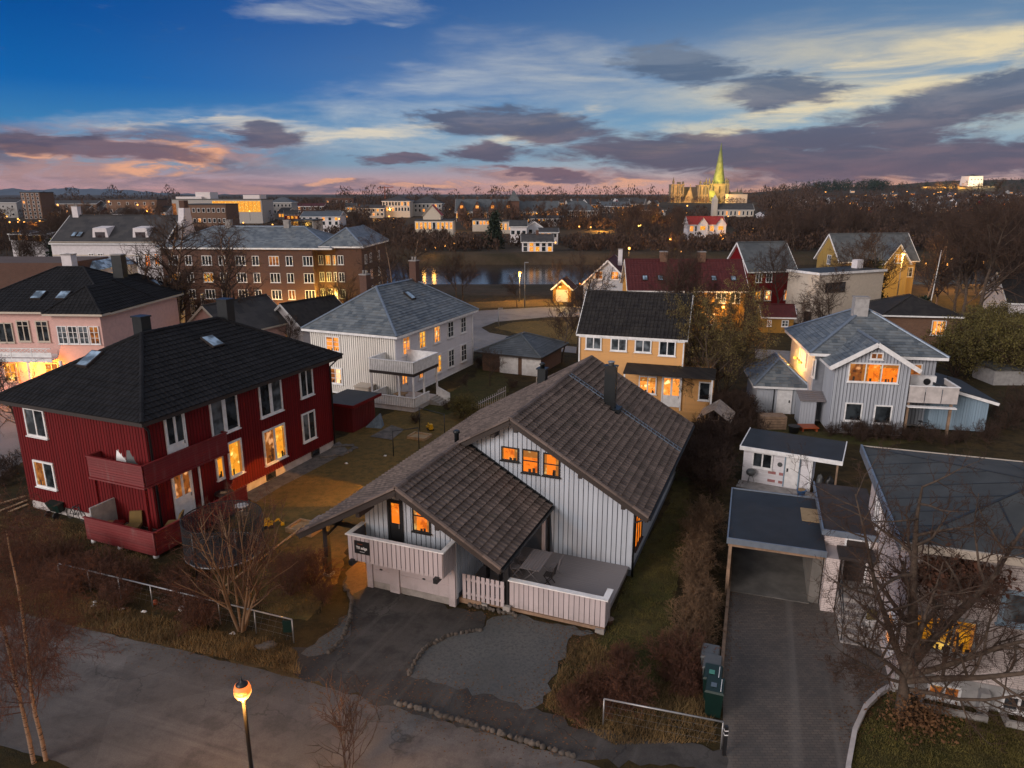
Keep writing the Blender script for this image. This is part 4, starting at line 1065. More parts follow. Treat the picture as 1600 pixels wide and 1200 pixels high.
# balcony right of the gable
m = M(); m.box(18.8,22.0,gb+.1,mb0-.03,2.45,2.6); bo = T.part('balcony', m, Mt['grey_wood'])
m = M()
for s0 in (18.85,19.92,20.98): m.box(s0,s0+1.0,gb+.03,gb+.07,2.5,3.65)
m.box(21.97,22.0,gb+.1,mb0-.05,2.5,3.65); T.part('panel', m, Mt['pale_concrete'], bo)
m = M(); m.box(18.8,22.05,gb,gb+.1,3.65,3.71); m.box(21.93,22.05,gb+.1,mb0-.03,3.65,3.708); T.part('rail', m, Mt['white_paint'], bo)
for a in (18.95,21.7): m = M(); m.box(a-.08,a+.08,gb+.15,gb+.31,0,2.45); T.part('post', m, Mt['tan_trim'], bo)
m = M(); m.box(18.8,21.9,gb-.3,gb+.1,2.2,2.28); T.part('awning_case', m, Mt['white_paint'], bo)
# blue wing behind the balcony
m = M(); m.hexa([(21.0,53.2,.1),(24.8,53.2,.1),(24.8,59,.1),(21.0,59,.1),(21.0,53.2,3.35),(24.8,53.2,2.3),(24.8,59,2.3),(21.0,59,3.35)]); clad(m,'F',53.2,21.4,24.8,.3,lambda s: 3.35-(s-21)*.276-.03,.2,.16,.02)
T.part('wing_wall', m, Mt['blue_clad'])
m = M(); m.hexa([(21.0,52.9,3.38),(25.3,52.9,2.2),(25.3,59.3,2.2),(21.0,59.3,3.38),(21.0,52.9,3.56),(25.3,52.9,2.38),(25.3,59.3,2.38),(21.0,59.3,3.56)]); m.box(22.4,22.55,54.5,54.65,3,3.7)
T.part('wing_roof', m, Mt['felt_dark'])
m = M(); m.bar((21.3,52.88,3.3),(25.3,52.88,2.22),.05,.2); T.part('wing_trim', m, Mt['white_paint'])
S = Thing('heat_pump','white heat pump with a round black fan on the balcony of the grey house','heat pump',TG,20.3,53.0,2.6)
g = M(); g.box(19.5,21.2,53.35,53.75,2.75,3.95); S.part('case', g, Mt['white_paint']); g = M(); g.tube([(20.6,53.31,3.55),(20.6,53.35,3.55)],.24,14); S.part('fan', g, Mt['black'])
S = Thing('bicycle','bicycle parked under the balcony of the grey house','bicycle',TG,20.3,52.2)
for x in (19.8,20.8):
    g = M(); pts = [(x+.32*math.cos(t*.39),52.2,.33+.32*math.sin(t*.39)) for t in range(17)]; g.tube(pts,.025,6); S.part('wheel', g, Mt['black'])
g = M(); 
for p,q in (((19.8,.33),(20.15,.85)),((20.15,.85),(20.65,.85)),((20.65,.85),(20.3,.33)),((20.3,.33),(20.15,.85)),((20.3,.33),(19.8,.33)),((20.65,1.0),(20.8,.33))): g.tube([(p[0],52.2,p[1]),(q[0],52.2,q[1])],.022,6)
S.part('frame', g, Mt['black_metal']); g = M(); g.box(20.0,20.26,52.13,52.27,.9,.97); S.part('saddle', g, Mt['black']); g = M(); g.tube([(20.66,51.95,1.03),(20.62,52.2,1.05),(20.66,52.45,1.03)],.018,6); S.part('handlebar', g, Mt['black'])
S = Thing('wall_lamp','twin floodlight on the side wall of the grey house','lamp',TG,12.9,58.5,3.6)
for k in (0,1.6):
    g = M(); g.lathe((12.85,57.8+k,3.5),[(.05,0),(.13,.06),(.13,.2),(.05,.24)],10); S.part('bulb', g, Mt['lamp_hot'])
g = M(); g.box(12.95,13.1,57.7,59.6,3.55,3.65); S.part('bracket', g, Mt['black'])
lamp_light('floodlight', Frame(TG).W(12.3,58.2,3.7), 900, (1,.42,.08), .1)

# grey garage shed with hipped slate roof
T = Thing('grey_garage','small blue-grey garage with hip roof and white door left of the grey house','garage',TG,11.2,57.5)
a0,a1,b0,b1,zt = 9.5,13.0,55.6,60.6,2.25
m = M(); m.box(a0,a1,b0,b1,-.1,zt); clad(m,'F',b0,a0,a1,0,zt-.02,.2,.16,.02); clad(m,'R',a1,b0,b1,0,zt-.02,.2,.16,.02); T.part('wall', m, Mt['grey_clad'])
roof(T,'hip',a0,a1,b0,b1,zt,1.75,.35,'slate','white_paint',cap='zinc',course=.3,rib=.42,rib_h=0,prof='flat',step=.025,th=.18,capr=.11)
plain_door(T,'F',b0,11.0,12.1,-.05,1.95,'white_paint','white_paint'); gutter_pipe(T,[(10.75,b0-.06,2.1),(10.75,b0-.06,.0)],.04,'black_metal')

# ================================================================= APRICOT HOUSE
TO = -17
T = Thing('apricot_house','apricot house with black gable roof and dark awning roof over its terrace','house',TO,-6.5,58)
a0,a1,b0,b1,zt = -11.2,-2.95,54.9,62.3,5.8
m = M(); gable_walls(m,a0,a1,b0,b1,-.1,zt,2.95,'a'); T.part('wall', m, Mt['orange_lap'])
ro = roof(T,'gable',a0,a1,b0,b1,zt,2.85,.12,'tile_dark','white_paint',ovg=.2,ridge='a',course=.36,rib=.3,rib_h=.05,th=.16)
for s, p in ((-10.65,'curtain'),(-8.65,'curtain'),(-6.75,'curtain'),(-4.9,'glass')): window(T,'F',b0,s,s+1.3,4.35 if s > -5 else 4.5,5.55,p,'white_paint',2,1,.1)
m = M(); m.box(a0+.02,a0+.12,b0-.12,b0,-.1,5.4); m.box(a1-.12,a1-.02,b0-.12,b0,-.1,5.4); m.box(a0,a1,b0-.06,b0,5.45,5.64); T.part('trim', m, Mt['white_paint'])
m = M(); m.hexa([(-7.3,52.9,3.18),(-.5,52.9,3.18),(-.5,b0,3.5),(-7.3,b0,3.5),(-7.3,52.9,3.3),(-.5,52.9,3.3),(-.5,b0,3.62),(-7.3,b0,3.62)]); aw = T.part('terrace_roof', m, Mt['tile_dark'])
for a in (-7.2,-.7): m = M(); m.box(a-.06,a+.06,53.0,53.12,0,3.2); T.part('post', m, Mt['white_paint'], aw)
m = M(); m.box(-2.95,-.6,54.95,60,0,3.3); T.part('side_wing', m, Mt['orange_lap'])
window(T,'F',b0,-9.2,-7.9,1.25,2.6,'lit_warm',cols=2); window(T,'F',b0,-6.3,-4.9,1.2,2.65,'lit_warm',cols=2); glazed_door(T,'F',b0,-4.5,-3.0,.3,2.75,'lit_warm','white_paint',.35,2); window(T,'F',54.95,-1.7,-.8,1.0,2.5,'glass',cols=1)
m = M(); m.box(-9,-1.0,52.4,52.5,-.1,.75); T.part('terrace_wall', m, Mt['orange_lap'])
chimney(T,-9.7,58.6,7.5,9.2,.6,.6,'grey_render',ro) if False else None
# ================================================================= DARK HIP-ROOFED GARAGE
TQ = -24
FQ = Frame(TQ); qa, qb = FQ.at(838,588)
T = Thing('brick_garage','low brick garage with dark hip roof and pale doors by the curving street','garage',TQ,qa-2.5,qb+3)
a0,a1,b0,b1,zt = qa-5.6,qa+.15,qb,qb+6.3,1.95
m = M(); m.box(a0,a1,b0,b1,-.1,zt); T.part('wall', m, Mt['brick_brown'])
roof(T,'hip',a0,a1,b0,b1,zt,1.35,.55,'slate_far','dark_trim',cap='slate_far',course=.3,rib=.42,rib_h=0,prof='flat',step=.025,th=.14)
for s in (a1-3.9,a1-1.6):
    d = M(); d.box(s,s+1.9,b0-.06,b0,0,1.75)
    for k in range(9): d.box(s+.05+k*.2,s+.2+k*.2,b0-.075,b0-.05,.03,1.72)
    T.part('garage_door', d, Mt['white_paint'])

# ================================================================= WHITE SUMMER SHED AND LEAN-TO
TS = -28; FS = Frame(TS)
sa, sb = FS.at(1160,748); ea, eb = FS.at(1263,773)
sb = (sb+eb)/2
T = Thing('garden_shed','white lap-boarded garden shed with a flat dark roof and white door','shed',TS,(sa+ea)/2,sb+1.5)
m = M(); m.box(sa,ea,sb,sb+2.6,.05,2.15); T.part('wall', m, Mt['white_lap'])
W = ea-sa
FSH = 2.2
m = M(); m.hexa([(sa-.15,sb-.3,2.1),(ea+1.5,sb-.3,2.1),(ea+1.5,sb+2.8,2.3),(sa-.15,sb+2.8,2.3),(sa-.15,sb-.3,2.24),(ea+1.5,sb-.3,2.24),(ea+1.5,sb+2.8,2.44),(sa-.15,sb+2.8,2.44)]); ro = T.part('roof', m, Mt['felt_dark'])
m = M(); m.box(sa-.2,ea+1.55,sb-.36,sb-.3,2.04,2.28); m.bar((ea+1.53,sb-.3,2.18),(ea+1.53,sb+2.8,2.36),.05,.24); m.bar((sa-.18,sb-.3,2.18),(sa-.18,sb+2.8,2.36),.05,.24); T.part('fascia', m, Mt['white_paint'])
window(T,'F',sb,sa+.5,sa+1.65,1.0,1.98,'glass','white_paint',2,1,.09)
plain_door(T,'F',sb,sa+W*.61,sa+W*.84,.12,2.02,'white_paint','blue_clad',handle_right=False)
m = M(); m.box(ea-.1,ea+.03,sb-.05,sb,.05,2.1); T.part('corner_board', m, Mt['white_paint'])
m = M(); m.box(ea+1.25,ea+1.35,sb-.15,sb-.05,0,2.1); T.part('post', m, Mt['tan_trim'])
m = M(); m.tube([(sa+2.05,sb-.03,1.4),(sa+2.05,sb-.01,1.4)],.14,12); T.part('plaque', m, Mt['grey_plastic'])
for k,(x,z) in enumerate(((1.45,.85),(1.45,.35),(2.05,.85),(2.05,.35))): 
    m = M(); m.box(sa+x,sa+x+.42,sb-.03,sb-.015,z-.1,z+.06); T.part('painted_panel', m, Mt['faded_red'])
m = M(); m.box(sa-.1,ea+1.4,sb-1.1,sb-.05,-.02,.06); T.part('step', m, Mt['concrete'])
S = Thing('plant_pot','blue plant pot on the step of the garden shed','pot',TS,ea-.35,sb-.8,.06)
g = M(); g.lathe((ea-.35,sb-.8,.06),[(.17,0),(.25,.33),(.27,.36)],14); S.part('pot', g, Mt['blue_plastic']); g = M(); g.blob((ea-.35,sb-.8,.42),(.23,.23,.06)); S.part('soil', g, Mt['sand'])
S = Thing('barbecue','small grey kettle barbecue against the wall of the garden shed','barbecue',TS,sa+.55,sb-.35,.06)
g = M(); g.lathe((sa+.55,sb-.4,.55),[(.05,0),(.25,.12),(.28,.25),(.2,.4),(.03,.46)],12); S.part('bowl', g, Mt['grey_plastic'])
for t in (0,2.1,4.2): g = M(); g.bar((sa+.55+.1*math.cos(t),sb-.4+.1*math.sin(t),.6),(sa+.55+.28*math.cos(t),sb-.4+.28*math.sin(t),.06),.03,.03); S.part('leg', g, Mt['steel'])
for k,(x,mt,lb) in enumerate(((.45,'grey_plastic','grey sack leaning under the garden shed lean-to'),(.95,'black','black sack under the garden shed lean-to'))):
    g = M(); g.blob((ea+x,sb+.6,.45),(.22,.2,.5),seed=k); solo('sack',lb,'sack',g,Mt[mt],TS,ea+x,sb+.6)
g = M(); g.blob((ea+.6,sb-.1,.2),(.45,.3,.2),rough=.4,seed=5); solo('tarpaulin','crumpled turquoise tarpaulin on the ground beside the garden shed','tarpaulin',g,Mt['blue_plastic'],TS,ea+.6,sb-.1)

# ================================================================= CARPORT AND BIG WHITE HOUSE
TC = -18.5; FC = Frame(TC)
T = Thing('carport','open carport with dark felt flat roof over the paved drive','carport',TC,1.9,31)
m = M(); m.box(.0,3.78,28.45,33.9,2.42,2.6); ro = T.part('roof', m, Mt['felt_dark'])
m = M(); m.box(-.06,3.8,28.38,28.45,2.40,2.66); m.box(-.06,0,28.45,33.95,2.40,2.658); m.box(0,3.8,33.9,33.96,2.40,2.656); T.part('roof_edge', m, Mt['zinc'], ro)
m = M(); m.box(0,3.7,28.5,28.62,2.24,2.42); m.box(3.0,3.76,31.2,32.6,2.605,2.63,1); T.part('beam', m, [Mt['tan_trim'],Mt['sand']], ro)
for b_ in (28.6,31.2,33.6): m = M(); m.box(.05,.17,b_-.06,b_+.06,0,2.42); T.part('post', m, Mt['tan_trim'])
m = M()
for k in range(9): m.box(.03,.06,28.6,33.8,.1+k*.13,.21+k*.13)
T.part('side_boards', m, Mt['tan_trim'])
m = M(); m.box(3.35,3.75,28.9,33.8,0,2.42); m.box(.2,3.35,33.7,33.8,0,2.42); T.part('wall', m, Mt['dark_concrete'])
m = M(); m.box(.1,3.4,28.75,33.7,.01,.05); T.part('floor_slab', m, Mt['dark_concrete'])

T = Thing('link_building','white brick link building with brown flat roof and stepped entrance','building',TC,5,31)
m = M(); m.box(3.8,5.95,29.6,34.6,0,2.92); T.part('wall', m, Mt['brick_white'])
m = M(); m.box(3.7,5.98,29.45,34.7,2.92,3.1); ro = T.part('roof', m, Mt['felt_brown'])
m = M(); m.box(3.64,3.7,29.4,34.75,2.9,3.16); m.box(3.7,5.98,29.38,29.45,2.9,3.158); T.part('roof_edge', m, Mt['zinc'], ro)
m = M(); m.box(4.25,5.6,28.35,29.38,2.42,2.55); T.part('canopy', m, Mt['felt_brown'])
m = M(); m.box(3.8,4.3,28.4,29.6,0,2.40); T.part('side_wall', m, Mt['brick_white'])
plain_door(T,'F',29.6,4.55,5.5,.95,2.85,'dark_trim','white_paint')
m = M()
m.box(4.35,5.7,28.1,29.6,0,.92)
for k in range(5): m.box(4.35,5.7,28.1-.36*(k+1),28.1-.36*k,0,.92-.17*(k+1))
T.part('steps', m, Mt['concrete'])
m = M()
for b_, z in ((29.4,.9),(28.1,.9),(26.4,.05)): m.tube([(4.38,b_,z),(4.38,b_,z+.95)],.022,6)
m.tube([(4.38,29.4,1.85),(4.38,28.1,1.85),(4.38,26.4,1.0)],.026,6); m.tube([(4.38,29.4,1.4),(4.38,28.1,1.4),(4.38,26.4,.55)],.018,6)
T.part('handrail', m, Mt['black_metal'])
S = Thing('flower_pot','white flower pot with yellow plant on the entrance steps of the white brick house','pot',TC,5.5,27.3,.3)
g = M(); g.lathe((5.45,27.25,.4),[(.16,0),(.22,.3),(.24,.33)],14); S.part('pot', g, Mt['white_paint']); g = M(); g.blob((5.45,27.25,.85),(.24,.24,.2),rough=.4); S.part('plant', g, Mt['leaf_olive'])

T = Thing('white_brick_house','large white painted brick house with grey felt roof at the right edge','house',TC,10,28)
a0,a1,b0,b1,zt = 5.75,17.0,23.9,32.4,5.65
m = M(); m.box(a0,a1,b0,b1,0,zt); T.part('wall', m, Mt['brick_white'])
m = M(); rz0, rz1 = zt+.02, zt+.5
m.hexa([(a0-.5,b0-.45,zt-.1),(a1,b0-.45,zt-.1),(a1,b1+.4,zt-.1),(a0-.5,b1+.4,zt-.1),(a0-.5,b0-.45,zt+.12),(a1,b0-.45,zt+.12),(a1,b1+.4,zt+.12),(a0-.5,b1+.4,zt+.12)])
c = (a0+4.6,(b0+b1)/2,zt+1.0); d = (a1,(b0+b1)/2,zt+1.0)
P4 = [(a0-.5,b0-.45,zt+.13),(a1,b0-.45,zt+.13),(a1,b1+.4,zt+.13),(a0-.5,b1+.4,zt+.13)]
m.poly([P4[3],P4[0],c]); m.poly([P4[0],P4[1],d,c]); m.poly([P4[2],P4[3],c,d])
for k in range(5):                                          # lapped felt seams
    s = b0-.2+k*2.0; 
ro = T.part('roof', m, Mt['felt'])
m = M(); m.box(a0-.58,a0-.5,b0-.5,b1+.45,zt-.14,zt+.2); T.part('gutter', m, Mt['zinc'], ro)
m = M(); m.box(a0-.5,a1,b0-.53,b0-.45,zt-.12,zt+.16); m.box(a0-.5,a1,b1+.4,b1+.46,zt-.12,zt+.16); T.part('fascia', m, Mt['cream_render'], ro)
m = M()
hd = (b1-b0+.85)/2; rise = (zt+1.0)-(zt+.13)
for k in range(1,8):
    t = k/8; p = Vector(P4[3]).lerp(Vector(P4[0]), t); f_ = 2*min(t,1-t)*.97
    m.bar(p+Vector((.05,0,.012)), p+Vector((5.1*f_,0,rise*f_+.012)), .05, .012)
for k in range(6):
    s = a0+1.0+k*1.9; f_ = min(1, (s-(a0-.5))/5.1)*.97
    for e_, dr in ((b0-.45,1),(b1+.4,-1)): m.bar((s,e_+dr*.05,zt+.14), (s,e_+dr*hd*f_,zt+.14+rise*f_), .05, .014)
for q in ((P4[3],c),(P4[0],c),(c,d)): m.bar(Vector(q[0])+Vector((0,0,.01)), Vector(q[1])+Vector((0,0,.01)), .09, .02)
T.part('roof_seams', m, Mt['felt_dark'], ro)
m = M(); m.box(10.6,11.5,29.7,30.5,zt+.3,zt+1.25); m.box(10.5,11.6,29.6,30.6,zt+1.25,zt+1.33); T.part('chimney', m, Mt['black_metal'], ro)
window(T,'F',b0,5.98,7.9,1.85,3.2,['lit_amber','lit_amber','lit_amber'],'grey_render',3,1,.10,label='wide lit living room window')
window(T,'L',a0,24.6,25.7,.95,2.25,'lit_warm','white_paint',1,1,.1); window(T,'L',a0,29.6,30.6,3.4,4.7,'curtain','white_paint',2,1,.1); window(T,'F',b0,8.35,9.9,3.25,4.45,'curtain','blue_clad',2,1,.12)
window(T,'F',b0,6.75,7.75,.1,.68,'lit_dim','white_paint',2,1,.08,'basement_window'); window(T,'F',b0,8.9,9.9,.15,.75,'glass','white_paint',2,1,.08,'basement_window')
m = M()
for a in (6.5,8.9): m.box(a,a+1.9,b0-.75,b0-.65,0,.25); m.box(a,a+.1,b0-.65,b0,0,.25); m.box(a+1.8,a+1.9,b0-.65,b0,0,.25)
T.part('light_well', m, Mt['concrete'])
m = M(); m.box(8.22,8.5,b0-.35,b0,0,.8); T.part('meter_box', m, Mt['grey_render'])
m = M(); m.box(a0,a1,b0-.03,b0,0,.95); T.part('plinth', m, Mt['grey_render'])
# climbing plant mass on the front wall
# ================================================================= PINK HOUSE (left)
TP = -3; FP = Frame(TP)
T = Thing('pink_house','pink rendered villa with black hip roof and lamplit white balcony','house',TP,-45,63)
def pb(px,py,Y): 
    x,y,z = dist(px,py,Y); a,b = FP.L(x,y); return a,b,z
aL = pb(-60,485,59)[0]; aR = pb(96,485,58.5)[0]; bF = pb(40,485,58.5)[1]; aV = pb(156,490,57)[0]; bV = bF-1.2
zt = 7.15
m = M(); m.box(aL,aR,bF,bF+11,0,zt); m.box(aR,aV,bV,bF+11,0,zt); T.part('wall', m, Mt['pink_render'])
ro = roof(T,'hip',aL,aV,bF,bF+11,zt,3.0,.5,'tile_black','cream_render',cap='tile_black',course=.36,rib=.35,rib_h=.03,step=.035,th=.18)
r = M(); P,rl,hp = roof_planes('hip',aR+.1,aV,bV,bV+7.5,zt+.05,1.9,.5)
for p in P: tiled(r,*p,course=.36,rib=.35,rib_h=.03,step=.035); slab_under(r,*p,th=.18,mi=1)
for q in hp: caps(r,*q,mi=0)
T.part('bay_roof', r, [Mt['tile_black'],Mt['cream_render']], ro)
hzz = lambda b: zt-.05+3.05*(b-bF+.5)/6.0
for px in (63,103):
    x,y,z = dist(px,460,60.2); a,b = FP.L(x,y); skylight(T,ro,(a,bF+1.5,hzz(bF+1.5)+.05),(1,0,0),(0,1,.51),.8,1.0)
for s0 in range(4):
    a = aR+.35+s0*(aV-aR-.5)/4; window(T,'F',bV,a,a+.82,4.6,6.1,'curtain' if s0 != 3 else 'lit_dim','white_paint',2,3,.07,bars=.03)
for px,w in ((36,1.1),(67,1.1)):
    a = pb(px,510,58.5)[0]; window(T,'F',bF,a-w/2,a+w/2,4.5,6.3,'glass','cream_render',2,1,.1,transom=.75)
for px in (2,14): a = pb(px,520,58.5)[0]; window(T,'F',bF,a-.35,a+.35,4.4,6.1,'glass','cream_render',1,1,.08)
# balcony and the lit ground floor
ba1 = aR; m = M(); m.box(aL,ba1,bF-1.9,bF,3.35,3.5); m.box(aL,ba1,bF-1.95,bF-1.9,3.2,3.5); bo = T.part('balcony', m, Mt['white_paint'])
m = M(); m.box(aL,ba1,bF-1.92,bF-1.86,4.30,4.36); m.box(aL,ba1,bF-1.92,bF-1.86,3.6,3.66); m.box(aL,ba1,bF-1.9,bF-1.88,3.62,4.0)
n = int((ba1-aL)/.35)
for k in range(n+1):
    a = aL + k*.35; m.box(a,a+.05,bF-1.92,bF-1.86,3.5,4.3) if k % 5 == 0 else None
    if k < n: m.bar((a,bF-1.89,4.02),(a+.35,bF-1.89,4.30),.03,.03); m.bar((a+.35,bF-1.89,4.02),(a,bF-1.89,4.30),.03,.03)
T.part('railing', m, Mt['white_paint'], bo)
for px in (48,100): a = pb(px,560,57)[0]; m = M(); m.box(a-.09,a+.09,bF-1.9,bF-1.7,0,3.3); T.part('post', m, Mt['white_paint'], bo)
for px in (12,80): a = pb(px,560,58.5)[0]; window(T,'F',bF,a-.6,a+.6,1.0,2.7,'lit_yellow','cream_render',2,2,.1)
a = pb(160,560,57)[0]
window(T,'F',bV,aR+.7,aR+1.6,1.3,2.6,'lit_warm','white_paint',2,2,.08); window(T,'F',bV,aR+2.0,aR+2.9,1.3,2.6,'curtain','white_paint',2,2,.08)
chimney(T,aL+6.0,bF+6,9.4,11.2,.9,.8,'white_render',ro); chimney(T,aV-2.2,bF+6,9.2,11.2,.9,.8,'black_metal',ro)
S = Thing('porch_lamp','bright sodium lamp in the porch of the pink house','lamp',TP,pb(82,573,57)[0],bF-1.2,2.2)
a = pb(82,573,57)[0]; g = M(); g.lathe((a,bF-1.3,1.6),[(.06,0),(.16,.08),(.16,.25),(.05,.32)],10); S.part('bulb', g, Mt['lamp_hot']); g = M(); g.tube([(a,bF-1.3,0),(a,bF-1.3,1.6)],.04,6); S.part('post', g, Mt['black'])
lamp_light('porch_lamp_light', FP.W(a,bF-1.6,2.1), 800, (1,.33,.04), .12)
for px in (36,60): 
    a = pb(px,557,57)[0]; S = Thing('porch_lamp','small lit ceiling lamp over the porch of the pink house','lamp',TP,a,bF-.6,2.9,'porch ceiling lamps'); g = M(); g.blob((a,bF-.6,2.95),(.14,.14,.12),rough=0); S.part('bulb', g, Mt['lamp_far'])
lamp_light('porch_glow', FP.W(pb(30,557,57)[0],bF-1.0,2.7), 950, (1,.27,.03), .3)
# long right wing of the pink villa, seen from its end
FPW = Frame(18)
x0,y0,_ = dist(158,490,57.5); x1,y1,_ = dist(285,462,74)
th = math.degrees(math.atan2(y1-y0,x1-x0)); FW = Frame(th); wa0,wb0 = FW.L(x0,y0); wa0 += 4.2; wa1,_ = FW.L(x1,y1)
T = Thing('villa_wing','long pale pink wing of the villa with dark roof and skylights','house',th,(wa0+wa1)/2,wb0+4)
m = M(); m.box(wa0,wa1,wb0,wb0+6,0,6.6); T.part('wall', m, Mt['cream_render'])
ro = roof(T,'hip',wa0,wa1,wb0,wb0+6,6.6,2.2,.45,'tile_black','cream_render',cap='tile_black',course=.4,rib=.35,rib_h=.03,step=.03,th=.16)
for k in range(4):
    a = wa0+3.0+k*3.4; hh = 6.55+2.25*(1.4+.45)/3.45; skylight(T,ro,(a,wb0+1.4,hh+.05),(1,0,0),(0,1,.65),.7,.9)
for k in range(6):
    a = wa0+1.2+k*3.2; window(T,'F',wb0,a,a+1.0,4.2,5.7,'curtain' if k % 2 else 'glass','cream_render',2,2,.08)
    window(T,'F',wb0,a,a+1.0,1.2,2.7,'lit_warm' if k in (1,4) else 'glass','cream_render',2,2,.08)
# ================================================================= SMALL GABLED HOUSES BEHIND THE RED HOUSE
def simple_house(name, label, cat, th, px, py, Y, w, d, zt, h, wall, rf, kind='gable', ridge='b', ov=.35, trim='white_paint', detail=1, zb=-1.0, wins=(), chims=(), base=None, group=None, cap=None, ovg=None):
    """front-left eave corner surveyed at pixel px,py and distance Y; zt and zb are heights"""
    F = Frame(th); x,y,z = dist(px,py,Y); a,b = F.L(x,y)
    if zt is None: zt = z
    T = Thing(name,label,cat,th,a+w/2,b+d/2,zb if zb > 0 else 0,group)
    m = M(); gable_walls(m,a,a+w,b,b+d,zb,zt,h,ridge if kind == 'gable' else None); T.part('wall', m, Mt[wall])
    ro = roof(T,kind,a,a+w,b,b+d,zt,h,ov,rf,trim,ovg=ovg,ridge=ridge,detail=detail,cap=cap or rf,course=.4,rib=.4,rib_h=.03,th=.18)
    for (f,s,z0,ww,hh,p,c,r) in wins:
        ref = {'F':b,'R':a+w,'L':a,'B':b+d}[f]; o = a if f in 'FB' else b
        window(T,f,ref,o+s,o+s+ww,z0,z0+hh,p,trim if trim != 'dark_trim' else 'white_paint',c,r,.08,bars=.04)
    for (s,t,z0,z1,ww,mm) in chims: chimney(T,a+s,b+t,z0,z1,ww,ww,mm,ro)
    return T,a,b,zt
simple_house('brown_roof_house','small pink house with brown gable roof behind the pale villa wing','house',-25,288,500,70,6,8,3.6,2.4,'pink_render','roof_far','gable','b',.35,'cream_render',detail=1,wins=(('F',1.0,1.2,1.0,1.3,'lit_warm',2,2),('F',3.6,1.2,1.0,1.3,'lit_yellow',2,2)))
simple_house('small_white_house','small white house with steep dark gable roof among bare trees','house',-32,418,512,76,5.5,7,3.2,2.1,'white_render','tile_dark','gable','b',.4,'white_paint',detail=1,wins=(('F',2.0,.9,1.2,1.3,'lit_warm',2,2),('R',2.0,1.0,1.1,1.2,'glass',2,2)))
# ================================================================= BRICK APARTMENT BLOCK
FB = Frame(-4)
x,y,z = dist(250,386,88); a0,b0 = FB.L(x,y); x1,y1,_ = dist(486,386,86.5); a1,_ = FB.L(x1,y1); zt = 10.25
T = Thing('brick_apartment_block','long four-storey red brick block with grey slate roof and white windows','apartment block',-4,(a0+a1)/2,b0+5)
m = M(); m.box(a0,a1,b0,b0+10,-.5,zt); T.part('wall', m, Mt['brick_red'])
ro = roof(T,'hip',a0,a1+2.2,b0,b0+10,zt,2.2,.4,'slate','white_paint',cap='zinc',detail=1,th=.2)
# projecting right part: set-back bay, then a tall end block
m = M(); m.box(a1,a1+2.8,b0+1.6,b0+10,-.5,zt); T.part('bay_wall', m, Mt['brick_red'])
e0 = a1+2.8; m = M(); m.box(e0,e0+3.2,b0+.2,b0+12,-.5,zt+.15); T.part('end_wall', m, Mt['brick_red'])
r = M(); P,rl,hp = roof_planes('hip',e0-1.5,e0+3.2,b0+.2,b0+12,zt+.2,2.0,.4)
for p in P: plane_uv(r,*p); slab_under(r,*p,th=.2,mi=1)
for q in hp: caps(r,*q,mi=2,r=.12)
T.part('end_roof', r, [Mt['slate'],Mt['white_paint'],Mt['zinc']], ro)
nx = 9; step = (a1-a0)/nx
for row in range(4):
    for k in range(nx):
        w = 1.25 if k % 2 == 0 else .85
        a = a0+.9+k*step; z0 = 8.05-row*2.05
        lit = {(0,6):'lit_dim',(1,0):'lit_yellow',(1,2):'lit_yellow',(2,7):'lit_dim'}.get((row,k),'glass')
        window(T,'F',b0,a,a+w,z0,z0+1.15,lit,'white_paint',3 if k % 2 == 0 else 2,1,.06,proud=.0,bars=.05)
    for s,p in ((.2,'glass'),(1.1,'lit_yellow' if row == 0 else 'glass'),(2.0,'lit_yellow' if row in (0,2) else 'glass')): window(T,'F',b0+1.6,a1+s,a1+s+.6,8.05-row*2.05,9.2-row*2.05,p,'white_paint',2,1,.06,proud=0)
    window(T,'F',b0+.2,e0+.25,e0+.95,8.2-row*2.05,9.3-row*2.05,'glass','white_paint',2,1,.06,proud=0)
for k in (.35,.75): chimney(T,a0+(a1-a0)*k,b0+5,12,13.2,.7,.7,'concrete',ro)
m = M(); m.box(a1+2.1,a1+2.75,b0+.75,b0+1.5,3.2,3.6); T.part('entrance_lamp', m, Mt['lamp_hot'])
for row in range(4):
    for q in (1.4,3.6,7.6): window(T,'R',e0+3.2,b0+q,b0+q+1.0,8.2-row*2.05,9.3-row*2.05,'lit_dim' if (row,q) == (1,3.6) else 'glass','white_paint',2,1,.06,proud=0)
lamp_light('entrance_light', FB.W(a1+1.6,b0-.2,4.2), 1000, (1,.60,.10), .2)
lamp_light('yard_light', FB.W(a1-1.0,b0-2.2,3.0), 700, (1,.6,.1), .2)
for k,(px,py) in enumerate(((229,318),(266,318))): pass
